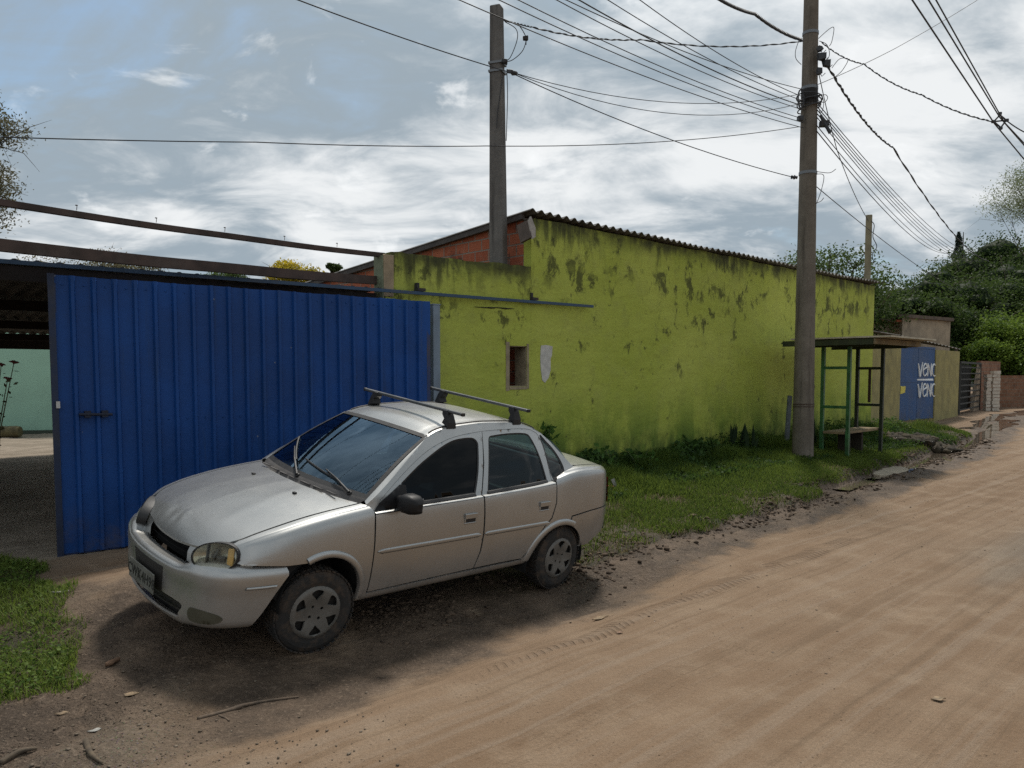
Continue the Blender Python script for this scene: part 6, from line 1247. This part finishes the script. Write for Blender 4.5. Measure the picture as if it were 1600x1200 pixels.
vm = verge_mask(X, Y); pat = fbm(X, Y, 1.6, 4, 61); far_t = t_ / np.maximum(t_grass(s_), .5); keep = (r_.uniform(0, 1, N_) < vm * (.16 + .95 * smooth01(.32, .62, pat)) * (1.0 - .45 * smooth01(.75, 1.05, far_t))) & (vm > .35); X, Y, s_, t_, pat, far_t = X[keep], Y[keep], s_[keep], t_[keep], pat[keep], far_t[keep]
n_ = len(X); H_ = (.05 + .17 * smooth01(.75, .12, far_t) * (.1 + 1.6 * pat ** 1.4)) * r_.uniform(.4, 1.5, n_); pt2 = fbm(X, Y, .8, 4, 62); T_ = np.clip(.02 + .42 * smooth01(.1, .8, far_t) + .9 * (pt2 - .45) + .5 * (pat - .5) + .28 * r_.uniform(-1, 1, n_), 0, 1)
V_, F_, T_ = blades(X, Y, H_, r_.uniform(.006, .013, n_) * (1 + s_.clip(0) * .03), T_, r_); gv = fast_mesh('grass', V_, F_, GR, None, T_); props(gv, kind='stuff')
r_ = np.random.default_rng(4); N_ = 60000; lo_, hi_ = np.array([-6.5, 3.9]), np.array([-2.2, 7.0]); X = r_.uniform(lo_[0], hi_[0], N_); Y = r_.uniform(lo_[1], hi_[1], N_); dp = dist_poly(X, Y, CORNER); pat = fbm(X, Y, 2.4, 4, 66); keep = (dp + (fbm(X, Y, 3, 3, 4) - .5) * .3 > -.05) & (r_.uniform(0, 1, N_) < .35 + .9 * smooth01(.3, .6, pat)) & (X > -1.05 * Y + 0 - .2); X, Y, pat, dp = X[keep], Y[keep], pat[keep], dp[keep]; n_ = len(X)
H_ = (.018 + .05 * pat + .05 * smooth01(.25, .9, dp)) * r_.uniform(.5, 1.4, n_); V_, F_, T_ = blades(X, Y, H_, r_.uniform(.004, .008, n_), np.clip(.55 + .9 * (pat - .4) + .4 * r_.uniform(-1, 1, n_) - .5 * smooth01(.3, .9, dp), 0, 1.3), r_, .9); gc = fast_mesh('grass', V_, F_, GR, None, T_); props(gc, kind='stuff')
WEED0 = leaf_mat('dark broad weed', (.014, .034, .010), (.060, .115, .028))
# dry straw and clover leaves among the blades
r_ = np.random.default_rng(8); N_ = 38000; s_ = r_.uniform(-2, 13.5, N_); t_ = r_.uniform(.05, 1.5, N_) ** 1.2; X = A2[0] + U2[0] * s_ + N2[0] * t_; Y = A2[1] + U2[1] * s_ + N2[1] * t_; pat = fbm(X, Y, 1.1, 4, 71); keep = (r_.uniform(0, 1, N_) < smooth01(.42, .62, pat + .25 * smooth01(.9, .1, t_))) & (verge_mask(X, Y) > .4); X, Y, t_, pat = X[keep], Y[keep], t_[keep], pat[keep]; n_ = len(X)
Hh_ = r_.uniform(.03, 1, n_) * (.10 + .30 * smooth01(.75, .05, t_)) * (.15 + 1.7 * pat ** 1.5); P_ = np.stack([X, Y, terrain(X, Y, False) + Hh_], 1); V_, F_, T_ = leaves(P_, .05, np.clip(r_.uniform(-.1, .8, n_) * (Hh_ / .25 + .3), 0, 1), r_, 1.5, .0, .8); wd = fast_mesh('undergrowth', V_, F_, leaf_mat('weed leaf', (.016, .038, .010), (.080, .135, .028)), None, T_); props(wd, kind='stuff')
r_ = np.random.default_rng(18); N_ = 15000; s_ = r_.uniform(-2.5, 12.5, N_); t_ = np.abs(r_.normal(0, .42, N_)) + .03; X = A2[0] + U2[0] * s_ + N2[0] * t_; Y = A2[1] + U2[1] * s_ + N2[1] * t_; pat = fbm(X, Y, 1.7, 4, 75); keep = (r_.uniform(0, 1, N_) < smooth01(.36, .62, pat)) & (verge_mask(X, Y) > .3); X, Y, t_, pat = X[keep], Y[keep], t_[keep], pat[keep]; n_ = len(X)
Hh_ = r_.uniform(.05, 1, n_) * (.10 + .55 * np.maximum(pat - .35, 0) ** .8 * smooth01(1.1, .1, t_)); V_, F_, T_ = leaves(np.stack([X, Y, terrain(X, Y, False) + Hh_], 1), .085, np.clip(r_.uniform(0, .8, n_) * (Hh_ / .22 + .3), 0, 1), r_, 1.7, .1, .8); wd = fast_mesh('undergrowth', V_, F_, WEED0, None, T_); props(wd, kind='stuff')
r_ = np.random.default_rng(9); N_ = 14000; s_ = r_.uniform(-3.2, 8, N_); t_ = t_grass(s_) - r_.uniform(-.1, 1.3, N_) ** 1.0; X = A2[0] + U2[0] * s_ + N2[0] * t_; Y = A2[1] + U2[1] * s_ + N2[1] * t_; keep = verge_mask(X, Y) > .2; X, Y = X[keep], Y[keep]; n_ = len(X); V_, F_, T_ = blades(X, Y, r_.uniform(.02, .06, n_), r_.uniform(.004, .008, n_), r_.uniform(0, 1, n_), r_, 1.6); ds_ = fast_mesh('dry_grass', V_, F_, leaf_mat('dry grass blade', (.09, .07, .035), (.22, .18, .09), .2), None, T_); props(ds_, kind='stuff')
# single plants
def stem_plant(base, h, n, leaf, label, mat, seed, spread=.3, cat='plant', nst=5, elong=1.7):
    r = np.random.default_rng(seed); o = empty('plant', base, label, cat); st_ = MB(); P_, tips = [], []
    for i in range(nst):
        a = r.uniform(0, 6.28); d = np.array([math.cos(a), math.sin(a), 0]) * spread * r.uniform(.2, 1); hh = h * r.uniform(.6, 1); pts = np.array([d * .1, d * .5 + Z3 * hh * .55, d + Z3 * hh]); st_.tube(pts, [.009, .007, .003], 5)
        for k in r.uniform(.25, 1.02, n // nst): q = pts[0] * (1 - k)**2 + 2 * k * (1 - k) * pts[1] + k * k * pts[2]; P_.append(q + r.normal(0, leaf * .45, 3))
    st_.build('stem', plain('green stem', (.05, .075, .025), .8), o); P_ = np.array(P_); V_, F_, T_ = leaves(P_, leaf, r.uniform(0, 1, len(P_)), r, elong, .15, .9); fast_mesh('leaves', V_, F_, mat, o, T_); return o
WEED = leaf_mat('broad weed leaf', (.028, .065, .015), (.09, .17, .04)); p = D(852, 700, 10.9); p[2] = tz(p[0], p[1]); stem_plant(p, 1.05, 75, .15, 'leafy green weed growing against the wall behind the car roof', WEED, 1, .26)
p = D(955, 720, 11.3); p[2] = tz(p[0], p[1]); stem_plant(p, .42, 60, .10, 'low leafy weed on the grass behind the car boot', WEED, 2, .3)
p = D(1002, 705, 11.9); p[2] = tz(p[0], p[1]); stem_plant(p, .36, 50, .10, 'low weed clump by the wall right of the first weed', WEED, 3, .35)
p = g2(9.2, .55, 0); p[2] = tz(p[0], p[1]); stem_plant(p, .30, 50, .07, 'small pale weed at the foot of utility pole', leaf_mat('pale weed', (.09, .15, .05), (.2, .28, .11)), 4, .3)
p = D(1148, 700, 14.35); p[2] = tz(p[0], p[1]); sn = empty('snake_plant', p, 'dark clump of upright sword leaves at the green wall', 'plant'); m = MB(); r_ = np.random.default_rng(12)
for i in range(15):
    a = r_.uniform(-.42, .42); b = r_.uniform(-.12, .12); h = r_.uniform(.25, .62); le = r_.uniform(-.10, .10); m.add([(a - .03, b, 0), (a + .03, b, 0), (a + .034 + le * .5, b, h * .6), (a - .03 + le * .5, b + .012, h * .6), (a + le, b, h)], [(0, 1, 2, 3), (3, 2, 4)], r_.uniform(0, .5))
m.build('leaves', leaf_mat('sword leaf', (.010, .022, .010), (.035, .06, .02), .1), sn)
p = D(1265, 700, 15.6); p[2] = .2; sn2 = empty('snake_plant', p, 'dark sword leaf clump between the utility pole and the bus shelter', 'plant'); m = MB()
for i in range(9): a = r_.uniform(-.14, .14); h = r_.uniform(.3, .75); le = r_.uniform(-.06, .06); m.add([(a - .03, 0, 0), (a + .03, 0, 0), (a + .03 + le * .5, 0, h * .6), (a - .03 + le * .5, .012, h * .6), (a + le, 0, h)], [(0, 1, 2, 3), (3, 2, 4)], r_.uniform(0, .5))
m.build('leaves', bpy.data.materials['sword leaf'], sn2)
p = D(-14, 640, 8.6); p[2] = .15; fp = empty('flowering_plant', p, 'thin stemmed plant with reddish flower heads at the left edge', 'plant'); st_, P_ = MB(), []; FLM = plain('dull red flowers', (.20, .07, .06), .8)
for (px, py) in ((22, 566), (2, 570), (-20, 552), (12, 592)):
    e = D(px, py, 8.55) - p; st_.tube(np.array([[0, 0, 0], e * .5 + [-.05, 0, .1], e]), [.010, .007, .004], 5); 
    fl_ = MB(); fl_.lathe([(-.02, .003), (0, .022), (.004, .045), (.010, .036), (.012, .018), (.016, .0)], e, unit([.1, .05, 1]), 11); fl_.v[-1] += np.random.default_rng(px + 40).normal(0, .006, fl_.v[-1].shape); fl_.build('flower_head', FLM, fp)
    for k in np.linspace(.3, .95, 12): P_.append(e * k + [-.05 * 4 * k * (1 - k) * .5, 0, .1 * 2 * k * (1 - k)] + np.random.default_rng(int(k * 99)).normal(0, .03, 3))
st_.build('stem', plain('reddish stem', (.10, .09, .045), .8), fp); V_, F_, T_ = leaves(np.array(P_), .06, np.random.default_rng(2).uniform(0, 1, len(P_)), np.random.default_rng(2), 2.2); fast_mesh('leaves', V_, F_, EUCA, fp, T_)
# ---------------------------------------------------------------- stones, clods, fallen leaves, sticks
def rocks(name, X, Y, S, mat, seed, flat=.6, zoff=0.0, kind='stuff'):
    r = np.random.default_rng(seed); b = np.array([[1, 0, 0], [-1, 0, 0], [0, 1, 0], [0, -1, 0], [0, 0, 1], [0, 0, -1], [.62, .62, .5], [-.62, .62, .5], [-.62, -.62, .5], [.62, -.62, .5]], float); f0 = [(4, 6, 7), (4, 7, 8), (4, 8, 9), (4, 9, 6), (6, 0, 2), (6, 2, 7), (7, 2, 1), (7, 1, 8), (8, 1, 3), (8, 3, 9), (9, 3, 0), (9, 0, 6), (0, 5, 2), (2, 5, 1), (1, 5, 3), (3, 5, 0)]; f0 = np.array([(a, b_, c) for a, b_, c in [(4, 6, 7), (4, 7, 8), (4, 8, 9), (4, 9, 6), (0, 2, 6), (6, 2, 7), (2, 1, 7), (7, 1, 8), (1, 3, 8), (8, 3, 9), (3, 0, 9), (9, 0, 6), (2, 0, 5), (1, 2, 5), (3, 1, 5), (0, 3, 5)]])
    n = len(X); a = r.uniform(0, 6.28, n); V_ = b[None] * (1 + .28 * r.normal(0, 1, (n, 10, 1))); V_ = V_ * np.stack([S, S * r.uniform(.6, 1, n), S * flat * r.uniform(.6, 1.2, n)], 1)[:, None]; c, s = np.cos(a)[:, None], np.sin(a)[:, None]; Xr = V_[..., 0] * c - V_[..., 1] * s; Yr = V_[..., 0] * s + V_[..., 1] * c
    V_ = np.stack([Xr + X[:, None], Yr + Y[:, None], V_[..., 2] + (terrain(X, Y) + zoff)[:, None]], -1).reshape(-1, 3); F_ = (f0[None] + np.arange(n)[:, None, None] * 10).reshape(-1, 3); o = fast_mesh(name, V_, F_, mat, None, np.repeat(r.uniform(0, 1, n), 10)); return props(o, kind=kind)
def tinted(name, a, b, rough=.9): n = NT(name); return n.set(color=n.mix(n.attr('tint'), a, b), rough=rough, spec=.3, normal=n.bump(n.noise(n.obj, 40, 4), .4, .006))
r_ = np.random.default_rng(21); n_ = 5200; X = r_.uniform(-4.2, .2, n_); Y = r_.uniform(2.9, 5.2, n_); s_, t_ = st2(X, Y); k = (t_ - t_road(s_) < 1.9 + .7 * (fbm(X, Y, 1.2, 4, 15) - .5)) & (dist_poly(X, Y, CORNER) < -.05) & (r_.uniform(0, 1, n_) < smooth01(.3, .62, fbm(X, Y, 1.5, 3, 44)) + .12) & (r_.uniform(0, 1, n_) < smooth01(-5.2, -7.0, s_)); rocks('gravel', X[k], Y[k], r_.uniform(.002, .006, k.sum()) * r_.choice([1, 1, 1, 2.0], k.sum()), tinted('pebble', (.095, .072, .050), (.175, .14, .105)), 22, zoff=.003)
n_ = 8500; s_ = r_.uniform(-4.8, 16, n_); t_ = t_road(s_) + r_.normal(-.06, .20, n_); X = A2[0] + U2[0] * s_ + N2[0] * t_; Y = A2[1] + U2[1] * s_ + N2[1] * t_; k = (r_.uniform(0, 1, n_) < smooth01(.38, .62, fbm(X, Y, 1.6, 4, 46)) + .06) & (np.hypot(X - .3, Y - 6.4) > .25); rocks('mud', X[k], Y[k], r_.uniform(.006, .024, k.sum()) * (1 + .04 * s_[k].clip(0)) * r_.choice([1, 1, 1.5], k.sum()), tinted('mud clod', (.048, .033, .022), (.125, .088, .06)), 23, .55)
n_ = 6500; X = r_.uniform(-2.5, 10, n_); Y = r_.uniform(3.2, 14, n_) ; s_, t_ = st2(X, Y); k = (t_ - t_road(s_) > .4) & (s_ > -3.5) & (r_.uniform(0, 1, n_) < smooth01(.42, .7, fbm(X, Y, .9, 4, 47)) * .6 + .06); rocks('gravel', X[k], Y[k], r_.uniform(.0015, .0055, k.sum()) * (1 + .04 * Y[k]) * r_.choice([1, 1, 1, 1, 1.8], k.sum()), tinted('road crumb', (.075, .050, .032), (.23, .175, .13)), 24, .6)
def fallen(px, py, L_, w_, label, mat, cat='leaf', curl=.14, rot=0.0, z=0.0):
    p = G(px, py, z); p[2] = tz(p[0], p[1]) + .002; o = empty('fallen_leaf', p, label, cat, rot=(0, 0, rot)); m = MB(); u_ = np.linspace(-1, 1, 11); rows = []
    for v in np.linspace(-1, 1, 5): rows.append(np.stack([u_ * L_ / 2, v * w_ / 2 * (1 - np.abs(u_) ** 1.6) * (1 + .25 * np.sin(u_ * 4 + L_ * 90)) + .12 * w_ * np.sin(u_ * 3), curl * w_ * (v * v + .3 * u_**2) + .004], 1))
    m.grid(np.array(rows)); ob = m.build('blade', mat, o, smooth=True); sm = ob.modifiers.new('thickness', 'SOLIDIFY'); sm.thickness = .0015; return o
DRY = plain('dry leaf', (.19, .135, .08), .8, 0, .35, 40); DRY2 = plain('brown leaf', (.19, .11, .065), .8, 0, .3, 30); PAPER = plain('pale litter', (.30, .29, .265), .8, 0, .2, 30)
fallen(198, 1083, .13, .055, 'large dry tan leaf lying below the car bumper', DRY, rot=.3); fallen(176, 1040, .11, .05, 'curled brown leaf left of the tan one near the grass', DRY2, rot=1.2, curl=.5); fallen(98, 956, .14, .05, 'whitish torn leaf at the edge of the corner grass', PAPER, rot=.2); fallen(148, 1133, .07, .035, 'small pale bluish scrap on the gravel', PAPER, 'scrap', rot=.4)
fallen(97, 1108, .08, .035, 'small yellowish leaf on the gravel at lower left', DRY, rot=.1); fallen(84, 1052, .06, .03, 'tan leaf caught in the corner grass', DRY, rot=2); fallen(938, 947, .17, .05, 'tan leaf on the road behind the rear wheel', DRY, rot=.6); fallen(968, 990, .06, .035, 'tiny dark leaf on the road centre', DRY2, rot=.4); fallen(1466, 1095, .09, .045, 'light tan leaf on the road at lower right', DRY, rot=.1)
def stick(pts, r, label, mat=None):
    P_ = np.array([G(a, b, 0) for a, b in pts]); P_[:, 2] = terrain(P_[:, 0], P_[:, 1]) + r[0] * .45; c = P_.mean(0); o = empty('stick', c, label, 'stick'); m = MB(); m.tube(np.array(curve([tuple(q) for q in P_ - c], 5)), np.interp(np.linspace(0, 1, (len(pts) - 1) * 5 + 1), np.linspace(0, 1, len(r)), r), 7); m.build('wood', mat or plain('dry stick', (.10, .072, .05), .9, 0, .35, 20, .5), o, smooth=True); return o
stick([(308, 1107), (335, 1100), (362, 1089), (382, 1080), (420, 1071), (466, 1062)], [.012, .011, .014, .009, .006], 'long crooked dead branch on the dirt in front of the car'); stick([(342, 1102), (352, 1109), (358, 1114)], [.006, .004], 'short twig beside the long dead branch'); stick([(134, 1158), (142, 1176), (160, 1190)], [.015, .014, .005], 'short thick broken piece of wood at the bottom left', plain('split wood', (.085, .064, .042), .9, 0, .4, 20)); stick([(51, 1092), (62, 1082), (70, 1072)], [.007, .005], 'thin twig at the edge of the corner grass'); stick([(0, 1183), (30, 1172), (58, 1166)], [.016, .014, .007], 'thick pale root lying at the bottom left corner', plain('pale root', (.09, .068, .046), .9, 0, .4, 20)); stick([(655, 985), (675, 978), (690, 972)], [.006, .004], 'thin twig on the dirt below the car doors')
p = G(952, 772, .18); p[2] = tz(p[0], p[1]); lt = empty('litter', p, 'red and white scrap of litter in the grass behind the tail light', 'litter'); m = MB(); m.box((0, 0, .05), (.12, .06, .09), jit=.015); m.build('red_scrap', plain('red plastic', (.45, .05, .04), .5), lt); m = MB(); m.box((.07, -.03, .10), (.03, .03, .16), frame((.9, 0, .4), uz=(-.4, 0, .9)), jit=.01); m.build('white_scrap', PAPER, lt)
p = G(1382, 719, .2); sl_ = empty('stone_slab', [p[0], p[1], tz(p[0], p[1])], 'flat pale stone slab set in the grass in front of the bus shelter', 'stone'); m = MB(); m.prism(curve([(-.75, -.2), (-.2, -.32), (.5, -.25), (.8, 0), (.4, .28), (-.3, .25)], 4, True), Z3 * .0, U2, N2 * -1, Z3, .06); m.build('stone', plain('pale stone', (.33, .28, .21), .9, 0, .15, 5, .4), sl_, bevel=.015)
r_ = np.random.default_rng(31); n_ = 260; X = D(1440, 600, 17.9)[0] + np.clip(r_.normal(0, .36, n_), -.7, .7); Y = 17.9 + np.clip(r_.normal(0, .22, n_), -.45, .45); o = rocks('dirt_heap', X, Y, r_.uniform(.07, .15, n_), tinted('dark soil', (.022, .018, .012), (.07, .055, .035)), 32, .8, .06, 'thing'); props(o, 'dark heap of dug soil on the verge beyond the bus shelter', 'dirt heap')

# clover-like leaves in the corner grass
r_ = np.random.default_rng(41); N_ = 26000; X = r_.uniform(-5.5, -2.2, N_); Y = r_.uniform(3.9, 7.0, N_); dp = dist_poly(X, Y, CORNER); pat = fbm(X, Y, 2.0, 4, 68); k = (dp + (fbm(X, Y, 3, 3, 4) - .5) * .3 > 0) & (r_.uniform(0, 1, N_) < smooth01(.35, .6, pat)) & (X > -1.05 * Y - .2); X, Y, dp = X[k], Y[k], dp[k]; n_ = len(X)
V_, F_, T_ = leaves(np.stack([X, Y, terrain(X, Y, False) + r_.uniform(.01, .05, n_) * (1 + smooth01(.3, .9, dp))], 1), .026, np.clip(r_.uniform(.1, 1.1, n_) - .4 * smooth01(.3, .9, dp), 0, 1.2), r_, 1.4, .0, .3); cl = fast_mesh('clover', V_, F_, leaf_mat('clover leaf', (.022, .052, .010), (.12, .175, .035)), None, T_); props(cl, kind='stuff')
